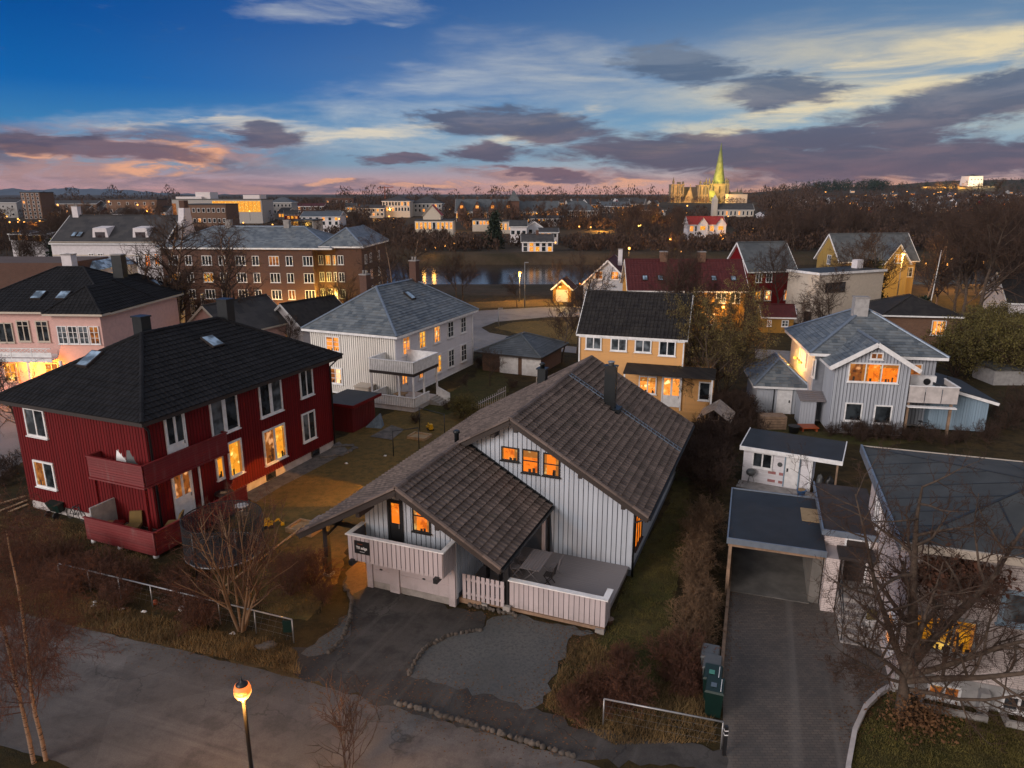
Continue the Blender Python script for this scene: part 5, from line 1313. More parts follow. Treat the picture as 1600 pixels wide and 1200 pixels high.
# ================================================================= WHITE APARTMENT HOUSE WITH MANSARD
FA = Frame(-2); x,y,z = dist(79,379,95); a0,b0 = FA.L(x,y); x1,y1,_ = dist(262,381,95); a1,_ = FA.L(x1,y1); zt = 10.4
T = Thing('white_apartment_house','long white rendered apartment house with dark mansard roof and dormers','apartment block',-2,(a0+a1)/2,b0+5)
m = M(); m.box(a0,a1,b0,b0+10,-.5,zt); T.part('wall', m, Mt['white_render'])
m = M(); m.box(a0-.1,a1+.1,b0-.15,b0,zt-.25,zt); m.box(a0,a1,b0-.06,b0,8.55,8.7); T.part('cornice', m, Mt['cream_render'])
ro = roof(T,'gable',a0,a1,b0,b0+10,zt,3.2,.3,'roof_far','white_paint',ovg=.1,ridge='a',detail=1,th=.15)
for i in range(2):
    s = a0+5.2+i*5.4; m = M(); m.hexa([(s,b0+.8,zt+.2),(s+2.2,b0+.8,zt+.2),(s+2.2,b0+3,zt+.2),(s,b0+3,zt+.2),(s+.2,b0+.8,zt+1.7),(s+2.0,b0+.8,zt+1.7),(s+2.0,b0+3,zt+1.9),(s+.2,b0+3,zt+1.9)]); d = T.part('dormer', m, Mt['white_render'], ro)
    g = M(); g.box(s+.45,s+1.75,b0+.76,b0+.8,zt+.4,zt+1.2); T.part('dormer_window', g, Mt['glass'], ro)
for k in range(2): s = a0+2.6+k*.75; skylight(T,ro,(s,b0+1.2,zt+.05+3.2*1.2/5),(1,0,0),(0,1,.64),.5,.9)
for k,p in enumerate(('glass','glass',None,'glass','glass',None,'lit_yellow',None,'glass','lit_orange','lit_orange')):
    if p: 
        s = a0+1.1+k*1.25; window(T,'F',b0,s,s+.75,7.2,8.9,p,'white_paint',2,1,.08,transom=.7); window(T,'F',b0,s,s+.75,4.3,5.9,'lit_yellow' if k == 6 else 'glass','white_paint',2,1,.08,transom=.7)
chimney(T,a0+.9,b0+5,13,14.8,.8,.8,'white_render',ro,pots=2)
S = Thing('end_gable','pale gable wall with chimney between the apartment house and the brick block','wall',-2,a1+.5,b0+5)
g = M(); g.hexa([(a1+.15,b0+.3,0),(a1+.9,b0+.3,0),(a1+.9,b0+9.7,0),(a1+.15,b0+9.7,0),(a1+.15,b0+4.2,zt+4.2),(a1+.9,b0+4.2,zt+4.2),(a1+.9,b0+5.8,zt+4.2),(a1+.15,b0+5.8,zt+4.2)]); S.part('wall', g, Mt['white_render']); g = M(); g.box(a1+.2,a1+.9,b0+4.4,b0+5.6,zt+4.2,zt+5.2); S.part('chimney', g, Mt['brick_red'])
# flat-roofed pieces behind the pink house
g = M(); x,y,z = dist(-20,428,74); g.box(x-8,x+7.2,76,84,0,9.4); S = solo('brick_annexe','low orange brick annexe with flat roof at the left edge behind the pink house','building',g,Mt['brick_red'],0,x,80)
g = M(); x,y,z = dist(80,425,80); g.box(x-3,x+5.5,80,88,0,8.3); S = Thing('glass_roof_annexe','annexe with pale blue glass roof behind the pink house','building',0,x+1,84); S.part('wall', g, Mt['white_render'])
g = M(); g.hexa([(x-3.2,79.8,8.3),(x+5.7,79.8,8.3),(x+5.7,88,8.3),(x-3.2,88,8.3),(x-2.0,80.6,9.2),(x+4.6,80.6,9.2),(x+4.6,87,9.2),(x-2.0,87,9.2)]); S.part('roof', g, Mt['glass_blue'])
# ================================================================= HOUSES ACROSS THE STREET
T,a,b,zt = simple_house('ochre_house','long ochre house with dull red roof, brick chimneys and white windows','house',-3,984,447,88,14.2,8.5,5.15,3.2,'ochre_lap','roof_red','gable','a',.3,'white_paint',detail=2,ovg=.35,
    wins=(('F',3.1,3.4,1.2,1.35,'curtain',2,2),('F',10.6,3.4,1.25,1.35,'curtain',2,2),('F',12.3,3.4,1.25,1.35,'glass',2,2),('F',9.4,.7,1.2,1.4,'lit_warm',2,2),('F',5.7,3.2,1.2,1.5,'lit_dim',2,2),('F',7.0,3.2,1.0,1.5,'curtain',2,2)),
    chims=((4.6,4.3,7.4,9.3,.9,'brick_brown'),(9.4,4.3,7.4,9.3,.9,'brick_brown')))
g = M(); g.box(a+.9,a+3.0,b-.06,b,1.4,4.9); T.part('dark_opening', g, Mt['black'])
for s in (2.0,3.9,10.5,12.9): skylight(T,T.root.children[1],(a+s,b+1.4,zt+.05+3.2*1.4/4.25),(1,0,0),(0,1,.75),.5,.7)
x,y,z = dist(1130,480,86.5); S = Thing('wall_lamp','lit wall lamp on the front of the ochre house','lamp',0,x,y,z); g = M(); g.blob((x,y,z),(.2,.16,.2),rough=0); S.part('bulb', g, Mt['lamp']); g = M(); g.box(x-.03,x+.03,y,y+.9,z+.1,z+.16); S.part('bracket', g, Mt['black'])
lamp_light('ochre_lamp', (x,y-.6,z), 700, (1,.5,.1), .1)
T,a,b,zt = simple_house('grey_gable_house','pale grey gable-fronted house with glowing ground-floor windows','house',-14,912,434,104,6.9,9,4.0,3.3,'grey_clad','roof_red','gable','b',.4,'white_paint',detail=1,
    wins=(('F',1.6,4.5,1.2,1.2,'lit_dim',2,2),('F',3.9,4.5,1.2,1.2,'lit_warm',2,2),('F',.8,1.4,1.7,1.5,'lit_yellow',2,2),('F',4.4,1.4,1.4,1.5,'lit_yellow',2,2)),chims=((4.9,3.0,6.3,8.6,.6,'white_render'),))
x,y,z = dist(911,437,103); lamp_light('gable_lamp', (x-.8,y-1.2,4.2), 420, (1,.4,.04), .15)
S = Thing('wall_lamp','orange lamp under the left eave of the grey gable-fronted house','lamp',0,x-.6,y-.8,4.0); g = M(); g.blob((x-.5,y-.9,4.0),(.16,.16,.16),rough=0); S.part('bulb', g, Mt['lamp'])
T,a,b,zt = simple_house('lamplit_hut','small gabled hut with a floodlit white door by the street','shed',-14,864,455,112,2.9,4,2.2,1.3,'ochre_lap','roof_red','gable','b',.3,'white_paint',detail=1)
g = M(); g.box(a+.5,a+2.4,b-.06,b,0,1.9); T.part('door', g, Mt['cream_render'])
x,y,z = dist(876,452,109); lamp_light('hut_light', (x,y,z+.1), 900, (1,.55,.12), .12)
S = Thing('wall_lamp','floodlight over the white door of the small gabled hut','lamp',0,x,y,z); g = M(); g.blob((x,y+1.2,z+.2),(.2,.14,.14),rough=0); S.part('bulb', g, Mt['lamp_hot'])
T,a,b,zt = simple_house('dark_red_house','dark red house with slate roof and white trimmed windows behind the ochre house','house',14,1171,413,104,7.6,6.5,5.9,3.6,'red_paint','slate_far','gable','a',.35,'white_paint',detail=1,
    wins=(('F',1.2,3.9,1.0,1.3,'glass',2,2),('F',2.9,3.9,1.0,1.3,'glass',2,2),('F',1.2,1.2,1.1,1.5,'lit_yellow',2,2),('F',2.9,1.2,1.1,1.5,'lit_warm',2,2),('F',6.2,1.2,1.0,1.5,'lit_warm',2,2),('L',2.2,3.2,1.0,1.6,'curtain',2,2),('L',4.6,3.2,1.0,1.6,'curtain',2,2)))
T,a,b,zt = simple_house('yellow_house','yellow house with two dark slate gables and a lit skylight','house',9,1314,397,116,13.6,6.5,6.3,3.8,'yellow_lap','slate_far','gable','a',.4,'white_paint',detail=1,
    wins=(('F',2.6,2.6,1.1,1.5,'lit_dim',2,2),('F',6.0,2.6,1.1,1.5,'glass',2,2),('L',2.5,5.2,1.0,1.5,'curtain',2,2),('F',11.8,3.2,1.4,1.6,'curtain',2,2)))
m = M(); ga, gw = a+7.2, 4.2
m.box(ga,ga+gw,b-1.2,b+.1,0,6.0); m.poly([(ga,b-1.2,6.0),(ga+gw,b-1.2,6.0),(ga+gw/2,b-1.2,8.6)]); T.part('gable_wall', m, Mt['yellow_lap'])
r = M(); 
for s in (1,-1):
    e = ga+gw/2+s*(gw/2+.4); p = ((e,b-1.6,5.5),(e,b+4,5.5),(ga+gw/2,b-1.6,8.7),(ga+gw/2,b+4,8.7)) if s > 0 else ((e,b+4,5.5),(e,b-1.6,5.5),(ga+gw/2,b+4,8.7),(ga+gw/2,b-1.6,8.7)); plane_uv(r,*p); slab_under(r,*p,th=.2,mi=1)
T.part('gable_roof', r, [Mt['slate_far'],Mt['white_paint']])
window(T,'F',b-1.2,ga+1.5,ga+2.9,5.6,7.0,'lit_yellow','white_paint',2,2,.08)
x,y,z = dist(1408,395,112); lamp_light('yellow_house_lamp', (x,y-3,5.0), 900, (1,.6,.12), .2)
# white functionalist house
FH = Frame(24); x,y,z = dist(1281,428,90); a,b = FH.L(x,y); zt = z-.1
T = Thing('flat_roofed_house','white cubic house with flat dark roof and a large window','house',24,a+4,b+3)
m = M(); m.box(a,a+11.5,b,b+5.2,-.5,zt); T.part('wall', m, Mt['cream_render'])
m = M(); m.box(a-.15,a+11.8,b-.15,b+5.4,zt,zt+.18); T.part('roof', m, Mt['felt_dark']); m = M(); m.box(a-.2,a+11.8,b-.22,b-.15,zt-.06,zt+.24); m.box(a-.22,a-.15,b-.15,b+5.4,zt-.06,zt+.238); T.part('roof_edge', m, Mt['white_paint'])
window(T,'F',b,a+1.2,a+4.6,zt-2.3,zt-1.1,'glass','dark_trim',3,1,.06); window(T,'L',a,b+.6,b+1.8,.4,1.8,'glass','dark_trim',1,1,.06); window(T,'L',a,b+3.0,b+3.9,.6,1.9,'glass','dark_trim',1,1,.06)
m = M(); m.box(a+9.3,a+10.4,b+2.5,b+3.4,zt+.1,zt+1.3); T.part('chimney', m, Mt['white_render'])
# brown brick bungalow
T,a,b,zt = simple_house('brick_bungalow','low brown brick bungalow with hipped dark roof and a lit window','bungalow',-9,1388,461,80,7.6,8,3.3,1.7,'brick_brown','tile_dark','hip','a',.5,'white_paint',detail=1,wins=(('F',5.0,1.0,1.5,1.7,'lit_warm',3,1),('L',2,1.3,1.0,1.3,'lit_dim',2,1),('L',4.5,1.3,1.0,1.3,'lit_dim',2,1)))
simple_house('garden_cabin','small brown timber cabin with brown roof and white trim among bushes','cabin',-8,1192,504,86,3.6,3,2.2,1.1,'ochre_lap','roof_red','gable','a',.3,'white_paint',detail=1,wins=(('F',.5,.8,.5,.8,'lit_dim',2,2),('F',2.2,.8,.8,.8,'curtain',2,2)))
simple_house('white_gable_house','white house with dark roof cut off by the right edge of the view','house',-14,1583,440,86,8,8,4.0,3.0,'white_render','tile_dark','gable','a',.4,'white_paint',detail=1,wins=(('F',.8,1.2,1.1,1.4,'glass',2,2),('F',3.0,1.2,1.1,1.4,'glass',2,2)))
x,y = at(1560,602); g = M(); g.box(x-.5,x+4,y,y+3,0,1.45); g.box(x-.8,x+4.2,y-.3,y+3,1.45,1.6,1); solo('garden_shed','low pale flat-roofed shed in the bushes at the right edge','shed',g,[Mt['grey_render'],Mt['felt']],0,x,y)
# ================================================================= LAND, WATER, ROADS
def sstep(e0, e1, x):
    t = np.clip((x-e0)/(e1-e0), 0, 1); return t*t*(3-2*t)
def height(X, Y):
    X = np.asarray(X, float); Y = np.asarray(Y, float)
    c = 172 + np.maximum(0, -28-X)*1.9
    d = np.abs(Y-c)
    chan = 1 - sstep(27, 37, d)
    chan = chan*sstep(-80, -48, X)
    far = sstep(0, 60, Y-c-30)
    z = far*(-1.5) + sstep(210, 330, Y)*far*3.5 + sstep(300, 600, Y)*3.0
    g = lambda x0, y0, sx, sy, a: a*np.exp(-((X-x0)/sx)**2 - ((Y-y0)/sy)**2)
    z = z + g(1060,1680,330,330,31) + g(620,1480,230,260,17) + g(1950,1800,720,400,50) + g(150,900,200,300,2)
    z = z + (Y > 230)*np.clip((Y-230)/400,0,1)*(np.sin(X*.021)*.6+np.sin(Y*.017+X*.008)*.6)
    return z*(1-chan) + chan*(-5.5)
def hz_(x, y): return float(height(x, y))
def hit(px, py, y0=250.0, y1=2600.0):      # where a sight line meets the land beyond the river
    ys_ = np.linspace(y0, y1, 480); d = ray(px, py); t = ys_/d[1]
    ok = np.nonzero(height(d[0]*t, ys_) >= CAMZ+d[2]*t)[0]
    k = ok[0] if len(ok) else 400
    return d[0]*t[k], ys_[k]
xs = np.concatenate([np.linspace(-9000,-900,16), np.linspace(-820,-130,30), np.linspace(-120,240,80), np.linspace(250,2600,70), np.linspace(2800,9000,12)])
ys = np.concatenate([np.linspace(-80,110,12), np.linspace(116,300,62), np.linspace(308,2400,90), np.linspace(2600,9500,16)])
XX, YY = np.meshgrid(xs, ys); ZZ = height(XX, YY)
nv = len(xs)
verts = np.stack([XX.ravel(), YY.ravel(), ZZ.ravel()], 1)
faces = [(j*nv+i, j*nv+i+1, (j+1)*nv+i+1, (j+1)*nv+i) for j in range(len(ys)-1) for i in range(nv-1)]
me = bpy.data.meshes.new('ground'); me.from_pydata([tuple(v) for v in verts], [], faces)
me.materials.append(Mt['ground']); me.materials.append(Mt['terrain'])
mi = [1 if ys[j] > 118 else 0 for j in range(len(ys)-1) for i in range(nv-1)]
me.polygons.foreach_set('material_index', mi); me.polygons.foreach_set('use_smooth', [True]*len(mi)); me.update()
o = bpy.data.objects.new('ground', me); link(o); tag(o, 'dark earth, gardens and wooded slopes of the town', 'ground', kind='structure')
def sheet(name, label, cat, pts, z, mat, thick=0):
    m = M(); m.poly([(x,y,z) for x, y in pts])
    a = sum((pts[i][0]*pts[(i+1)%len(pts)][1]-pts[(i+1)%len(pts)][0]*pts[i][1]) for i in range(len(pts)))
    if a < 0: m.f[0].reverse()
    o = solo(name, label, cat, m, Mt[mat], 0, 0, 0, 0, kind='structure'); return o
def px_sheet(name, label, cat, pix, z, mat, jit=.09):
    P = [at(px,py,0) for px,py in pix]; rj = random.Random(len(pix)*31+int(pix[0][0])); Q = []
    for (x0,y0),(x1,y1) in zip(P, P[1:]+P[:1]):              # ragged, worn edges
        L = math.hypot(x1-x0,y1-y0); n = max(1, min(60, int(L/.3))) if jit else 1
        for k in range(n):
            t = k/n; o = rj.gauss(0,jit)*(k > 0)+.35*jit*math.sin(k*.9)
            Q.append((x0+(x1-x0)*t-(y1-y0)/max(L,.01)*o, y0+(y1-y0)*t+(x1-x0)/max(L,.01)*o))
    return sheet(name, label, cat, Q, z, mat)
m = M(); m.poly([(-700,120,-3.0),(400,120,-3.0),(400,560,-3.0),(-700,560,-3.0)]); solo('river','calm dark river reflecting the evening sky','river',m,Mt['water'],kind='structure')
# foreground street
E1 = [(-700,700),(-300,845),(0,948),(140,985),(300,1020),(470,1062),(620,1105),(760,1145),(900,1188),(1100,1250),(1300,1320)]
E2 = [(1300,1560),(700,1380),(420,1290),(250,1240),(140,1205),(0,1165),(-250,1080),(-700,910)]
px_sheet('road','worn grey asphalt street along the bottom of the view','road',E1+E2,.012,'asphalt',jit=.03)
px_sheet('verge','dry grass verge between the wire fence and the street','verge',[(-700,690),(-300,820),(0,905),(100,925),(300,980),(455,1012),(530,1030),(560,1060),(620,1105),(470,1062),(300,1020),(140,985),(0,948),(-300,845),(-700,700)],.008,'verge')
px_sheet('pavement','dark worn strip between the drives and the street','pavement',[(455,1012),(540,1010),(650,1045),(835,1105),(905,1140),(1130,1170),(1135,1205),(900,1188),(760,1145),(620,1105),(470,1062)],.016,'asphalt_dark')
px_sheet('driveway','dark asphalt drive in front of the chalet garage doors','driveway',[(518,985),(545,960),(552,940),(535,915),(545,890),(575,885),(580,915),(715,950),(760,963),(752,985),(700,995),(665,1012),(650,1030),(640,1055),(560,1060),(500,1055),(495,1025)],.020,'asphalt_dark')
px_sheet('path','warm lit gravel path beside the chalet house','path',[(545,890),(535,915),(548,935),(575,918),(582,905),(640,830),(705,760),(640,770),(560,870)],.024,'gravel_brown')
px_sheet('gravel_patch','grey gravel parking patch below the terrace fence','gravel',[(752,985),(770,965),(800,962),(945,992),(895,992),(885,1020),(862,1060),(835,1107),(640,1058),(650,1035),(668,1012),(700,995)],.028,'gravel')
px_sheet('gravel_patch','grey gravel wedge beside the left edge of the drive','gravel',[(520,985),(545,962),(548,985),(535,1010),(510,1022),(470,1022)],.028,'gravel')
px_sheet('lawn','withered brown lawn between the red house and the chalet','lawn',[(520,690),(640,630),(760,590),(790,620),(720,700),(660,745),(600,800),(545,850),(530,900),(480,970),(440,965),(330,900),(300,870),(380,790),(440,740)],.010,'lawn')
px_sheet('lawn','mossy green lawn right of the chalet house','lawn',[(945,992),(985,890),(1045,790),(1060,700),(1085,690),(1075,760),(1080,830),(1060,900),(1050,960),(1060,1060),(1080,1120),(960,1130),(850,1110),(885,1025)],.010,'lawn_green')
px_sheet('lawn','green lawn behind the white house','lawn',[(660,640),(740,590),(760,560),(800,600),(790,620),(690,650)],.014,'lawn_green')
px_sheet('lawn','grass in front of the grey house','lawn',[(1160,690),(1180,650),(1285,675),(1440,690),(1360,700),(1310,690)],.010,'lawn_green')
px_sheet('lawn','dark lawn under the bare tree by the white brick house','lawn',[(1330,1200),(1335,1150),(1360,1105),(1395,1075),(1700,1130),(1700,1300),(1330,1300)],.010,'lawn_green')
px_sheet('paved_drive','block paved drive leading to the carport','driveway',[(1143,845),(1290,855),(1300,935),(1310,1000),(1380,1005),(1395,1070),(1355,1105),(1330,1150),(1325,1300),(1125,1300),(1130,1100),(1125,1040)],.014,'paving', jit=0)
px_sheet('street','pale street curving towards the river','road',[(640,520),(740,486),(850,480),(960,478),(960,494),(850,496),(775,503),(752,512),(765,520),(880,540),(960,548),(960,558),(880,550),(800,543),(735,550),(650,575)],.012,'street', jit=0)
px_sheet('lawn','withered lawn island inside the bend of the street','lawn',[(772,512),(800,504),(860,500),(915,503),(915,540),(880,536),(830,527)],.018,'lawn')
px_sheet('lawn','grass bank between the street and the river','lawn',[(640,500),(700,474),(880,466),(880,476),(740,483)],.010,'lawn')
px_sheet('path','pale street passing behind the grey house','road',[(1180,560),(1180,545),(1285,552),(1285,572)],.012,'street', jit=0)
px_sheet('terrace','flagstone path along the red house','path',[(378,775),(398,755),(530,690),(545,705),(470,745),(440,760),(400,785)],.018,'slab', jit=0)
px_sheet('slab','pale concrete slabs on the lawn behind the clothes lines','path',[(578,683),(612,665),(632,672),(612,688)],.05,'slab', jit=0)
# left-hand yard and lane left of the red house
px_sheet('lane','grey lane left of the red house','road',[(-400,760),(-300,640),(0,610),(38,660),(45,715),(0,745)],.012,'street')
# edging stones
def stones(label, pix, n, r, seed, mat='stone_kerb'):
    rnd = random.Random(seed); m = M()
    P = [Vector((*at(*p),0)) for p in pix]; L = [0]
    for a,b_ in zip(P[:-1],P[1:]): L.append(L[-1]+(b_-a).length)
    for k in range(n):
        d = L[-1]*(k+.5)/n
        for i in range(len(P)-1):
            if L[i] <= d <= L[i+1]: q = P[i].lerp(P[i+1], (d-L[i])/(L[i+1]-L[i])); break
        rr = r*.72*rnd.uniform(.7,1.25); m.blob((q.x+rnd.uniform(-.04,.04),q.y+rnd.uniform(-.04,.04),.05), (rr,rr*.8,.09*rnd.uniform(.8,1.3)), seed=k)
    o = solo('stone_edging', label, 'edging', m, Mt[mat], 0, P[0].x, P[0].y)
stones('curved row of edging stones along the left side of the asphalt drive', [(538,915),(550,938),(547,965),(535,1000),(512,1022)], 40, .13, 1)
stones('curved row of edging stones between the asphalt drive and the gravel patch', [(752,985),(700,995),(668,1012),(650,1032),(638,1058)], 32, .12, 2)
stones('cobbled kerb row along the street below the drive', [(615,1098),(700,1122),(790,1150),(900,1184)], 34, .15, 3)
stones('rock pile against the far corner of the red house', [(490,705),(520,698),(550,697)], 16, .38, 4, 'stone_dark')
stones('ring of stones round the flower bed by the red house', [(500,715),(535,712),(556,700)], 14, .26, 5, 'stone_dark')
# concrete kerb round the lawn of the brick house
m = M(); K = [at(*p) for p in [(1398,1072),(1375,1085),(1352,1108),(1335,1145),(1325,1200),(1322,1260)]]
for p,q in zip(K[:-1],K[1:]): m.bar((*p,.06),(*q,.06),.14,.2)
solo('kerb','curved concrete kerb round the lawn of the white brick house','kerb',m,Mt['pale_concrete'],0,K[0][0],K[0][1])
m = M(); K = [at(*p) for p in [(1143,870),(1135,960),(1128,1040),(1124,1110)]]
for p,q in zip(K[:-1],K[1:]): m.bar((*p,.1),(*q,.1),.12,.3)
solo('kerb','low pale kerb wall along the left edge of the paved drive','kerb',m,Mt['tan_trim'],0,K[0][0],K[0][1])
# far mountains
def ridge(name, label, pts, depth, mat):
    m = M(); n = len(pts)
    for (x0,y0,z0),(x1,y1,z1) in zip(pts[:-1],pts[1:]):
        m.poly([(x0,y0-depth,-20),(x1,y1-depth,-20),(x1,y1,z1),(x0,y0,z0)], sm=True); m.poly([(x0,y0,z0),(x1,y1,z1),(x1,y1+depth,-20),(x0,y0+depth,-20)], sm=True)
    return solo(name, label, 'hills', m, Mt[mat], 0, pts[0][0], pts[0][1], kind='structure')
rp = []
prof = [(-300,300),(-150,292),(0,296),(15,294),(45,297),(75,296),(105,293),(130,295),(165,295),(200,297),(235,300),(270,302),(305,303),(360,304),(450,305),(600,305),(900,306),(1300,306),(2000,306)]
for k in range(len(prof)-1):
    for i in range(6):
        t = i/6; px = prof[k][0]*(1-t)+prof[k+1][0]*t; py = prof[k][1]*(1-t)+prof[k+1][1]*t + .6*math.sin(px*.21)+.4*math.sin(px*.57)
        rp.append(dist(px, py, 8200))
ridge('mountain','long blue wooded ridge on the horizon at the left', rp, 700, 'mountain')
# ================================================================= TREES
class Grow:
    def __init__(s, seed): s.r = random.Random(seed); s.seg = []     # (p0,p1,r0,r1,level)
    def branch(s, p, d, L, r, lvl, maxl, cfg):
        n = cfg['nseg'][lvl]; pts = [p]; dirs = [d]
        for k in range(n):
            w = cfg['wob'][lvl]
            d = (d + Vector((s.r.gauss(0,w), s.r.gauss(0,w), s.r.gauss(0,w) + cfg['lift'][lvl]))).normalized()
            q = p + d*(L/n)
            tp = cfg.get('tip', .25)
            r0 = r*(1-(1-tp)*k/n); r1 = r*(1-(1-tp)*(k+1)/n)
            s.seg.append((p, q, r0, r1, lvl)); p = q; pts.append(p); dirs.append(d)
        if lvl >= maxl: return
        nc = cfg['kids'][lvl]; t0 = cfg['start'][lvl]
        for i in range(nc):
            t = t0 + (1-t0)*(i+s.r.random())/nc
            f = t*n; k = min(n-1, int(f)); base = pts[k].lerp(pts[k+1], f-k); dd = dirs[k+1]
            x = dd.cross(Vector((s.r.gauss(0,1), s.r.gauss(0,1), s.r.gauss(0,.4)))).normalized()
            a = R(cfg['ang'][lvl]*s.r.uniform(.7,1.3))
            nd = (dd*math.cos(a) + x*math.sin(a)).normalized()
            sh = cfg.get('shape', lambda t: 1 - .45*(t-t0)/(1-t0+1e-6))(t) if lvl == 0 else 1-.4*t
            s.branch(base, nd, L*cfg['len'][lvl]*sh*s.r.uniform(.75,1.2), max(cfg['minr'], r*(1-.7*t)*cfg['rad'][lvl]), lvl+1, maxl, cfg)
def seg_mesh(name, segs, mat, sides=(8,6,4,3,3), thick=1.0):
    V = []; F = []; nb = 0
    groups = {}
    for s in segs: groups.setdefault(sides[min(s[4], len(sides)-1)], []).append(s)
    for n, ss in groups.items():
        P0 = np.array([tuple(s[0]) for s in ss]); P1 = np.array([tuple(s[1]) for s in ss]); r0 = np.array([s[2] for s in ss])*thick; r1 = np.array([s[3] for s in ss])*thick
        d = P1-P0; d /= np.linalg.norm(d, axis=1, keepdims=True)+1e-9
        ref = np.where(np.abs(d[:, 2:3]) < .9, np.array([[0,0,1.]]), np.array([[1.,0,0]]))
        x = np.cross(d, ref); x /= np.linalg.norm(x, axis=1, keepdims=True)+1e-9; y = np.cross(d, x)
        th = np.arange(n)*2*np.pi/n; c, s_ = np.cos(th), np.sin(th)
        ring = x[:,None,:]*c[None,:,None] + y[:,None,:]*s_[None,:,None]
        A = P0[:,None,:] + ring*r0[:,None,None]; B = P1[:,None,:] + ring*r1[:,None,None]
        vv = np.concatenate([A,B],1).reshape(-1,3); m_ = len(ss)
        base = (np.arange(m_)*2*n)[:,None] + nb
        i = np.arange(n); j = (i+1) % n
        f = np.stack([base+i, base+j, base+n+j, base+n+i], 2).reshape(-1,4)
        V.append(vv); F.append(f); nb += len(vv)
    return np_mesh(name, np.concatenate(V), np.concatenate(F), mat)
def np_mesh(name, V, F, mat, smooth=True, mi=None):
    me = bpy.data.meshes.new(name); k = F.shape[1]
    me.vertices.add(len(V)); me.vertices.foreach_set('co', V.astype(np.float32).ravel())
    me.loops.add(F.size); me.loops.foreach_set('vertex_index', F.astype(np.int32).ravel())
    me.polygons.add(len(F)); me.polygons.foreach_set('loop_start', (np.arange(len(F))*k).astype(np.int32))
    try: me.polygons.foreach_set('loop_total', np.full(len(F), k, np.int32))
    except Exception: pass
    me.polygons.foreach_set('use_smooth', np.full(len(F), smooth, bool))
    for mm in (mat if isinstance(mat, (list, tuple)) else [mat]): me.materials.append(mm)
    if mi is not None: me.polygons.foreach_set('material_index', mi)
    me.update(calc_edges=True); me.validate(); return me
def leaf_quads(pts, size, rng, n_per=1, flat=.0):
    P = np.repeat(np.asarray(pts, float), n_per, 0); N = len(P)
    P = P + rng.normal(0, size*1.6, (N,3))
    a = rng.normal(0,1,(N,3)); a /= np.linalg.norm(a,axis=1,keepdims=True); b = np.cross(a, rng.normal(0,1,(N,3))); b /= np.linalg.norm(b,axis=1,keepdims=True)+1e-9
    s = size*rng.uniform(.6,1.4,(N,1))
    V = np.stack([P-a*s, P+b*s*.55, P+a*s, P-b*s*.55],1).reshape(-1,3)
    F = np.arange(N*4).reshape(-1,4); return V, F
CFG = dict(
 broad = dict(nseg=[6,5,4,3,2], wob=[.08,.16,.2,.22,.25], lift=[.02,.05,.03,.02,0], kids=[13,8,6,5], start=[.28,.2,.15,.1], ang=[58,48,45,45], len=[.62,.52,.5,.5], rad=[.62,.6,.55,.6], minr=.006),
 birch = dict(nseg=[9,4,4,3,2], wob=[.05,.12,.16,.2,.2], lift=[.05,.05,-.06,-.14,-.1], kids=[24,6,6,4], start=[.22,.15,.1,.1], ang=[52,42,40,40], len=[.34,.55,.6,.5], rad=[.35,.5,.6,.7], minr=.006),
 bush = dict(nseg=[4,4,3,2], wob=[.2,.2,.25,.25], lift=[.05,.06,.05,.02], kids=[6,5,4], start=[.15,.1,.1], ang=[38,40,42], len=[.65,.6,.55], rad=[.7,.7,.7], minr=.009),
 willow = dict(nseg=[5,5,4,3,2], wob=[.10,.16,.2,.2,.2], lift=[.06,.08,.02,-.02,-.05], kids=[10,8,7,4], start=[.15,.15,.1,.1], ang=[42,40,42,40], len=[.72,.55,.5,.5], rad=[.6,.6,.6,.7], minr=.008),
)
def grow(kind, seed, h, r, maxl, stems=1, lean=.05, spread=.25, cfg=None):
    G = Grow(seed); c = dict(CFG[kind]); c.update(cfg or {})
    for k in range(stems):
        a = 6.283*k/stems + G.r.random(); s = spread if stems > 1 else lean
        d = Vector((math.cos(a)*s, math.sin(a)*s, 1)).normalized()
        o = Vector((math.cos(a), math.sin(a), 0))*(.12 if stems > 1 else 0)*h*.15
        G.branch(o, d, h*G.r.uniform(.85,1.0), r*(G.r.uniform(.7,1) if stems > 1 else 1), 0, maxl, c)
    return G.seg
def make_tree(name, label, cat, segs, trunk_mat, twig_mat, split=1, thick=1.0, leaves=None, group=None, sides=(9,6,4,3,3)):
    root = bpy.data.objects.new(name, None); link(root); tag(root, label, cat, group)
    tr = [s for s in segs if s[4] <= split]; cr = [s for s in segs if s[4] > split]
    o = bpy.data.objects.new('trunk', seg_mesh('trunk', tr, Mt[trunk_mat], sides, 1.0)); link(o, root)
    o = bpy.data.objects.new('crown', seg_mesh('crown', cr, Mt[twig_mat], sides, thick)); link(o, root)
    if leaves:
        mat, size, per, seed = leaves
        ml = max(q[4] for q in segs); tips = [tuple(s[1]) for s in segs if s[4] >= ml-1]
        V, F = leaf_quads(tips, size, np.random.default_rng(seed), per)
        o = bpy.data.objects.new('foliage', np_mesh('foliage', V, F, Mt[mat], False)); link(o, root)
    return root
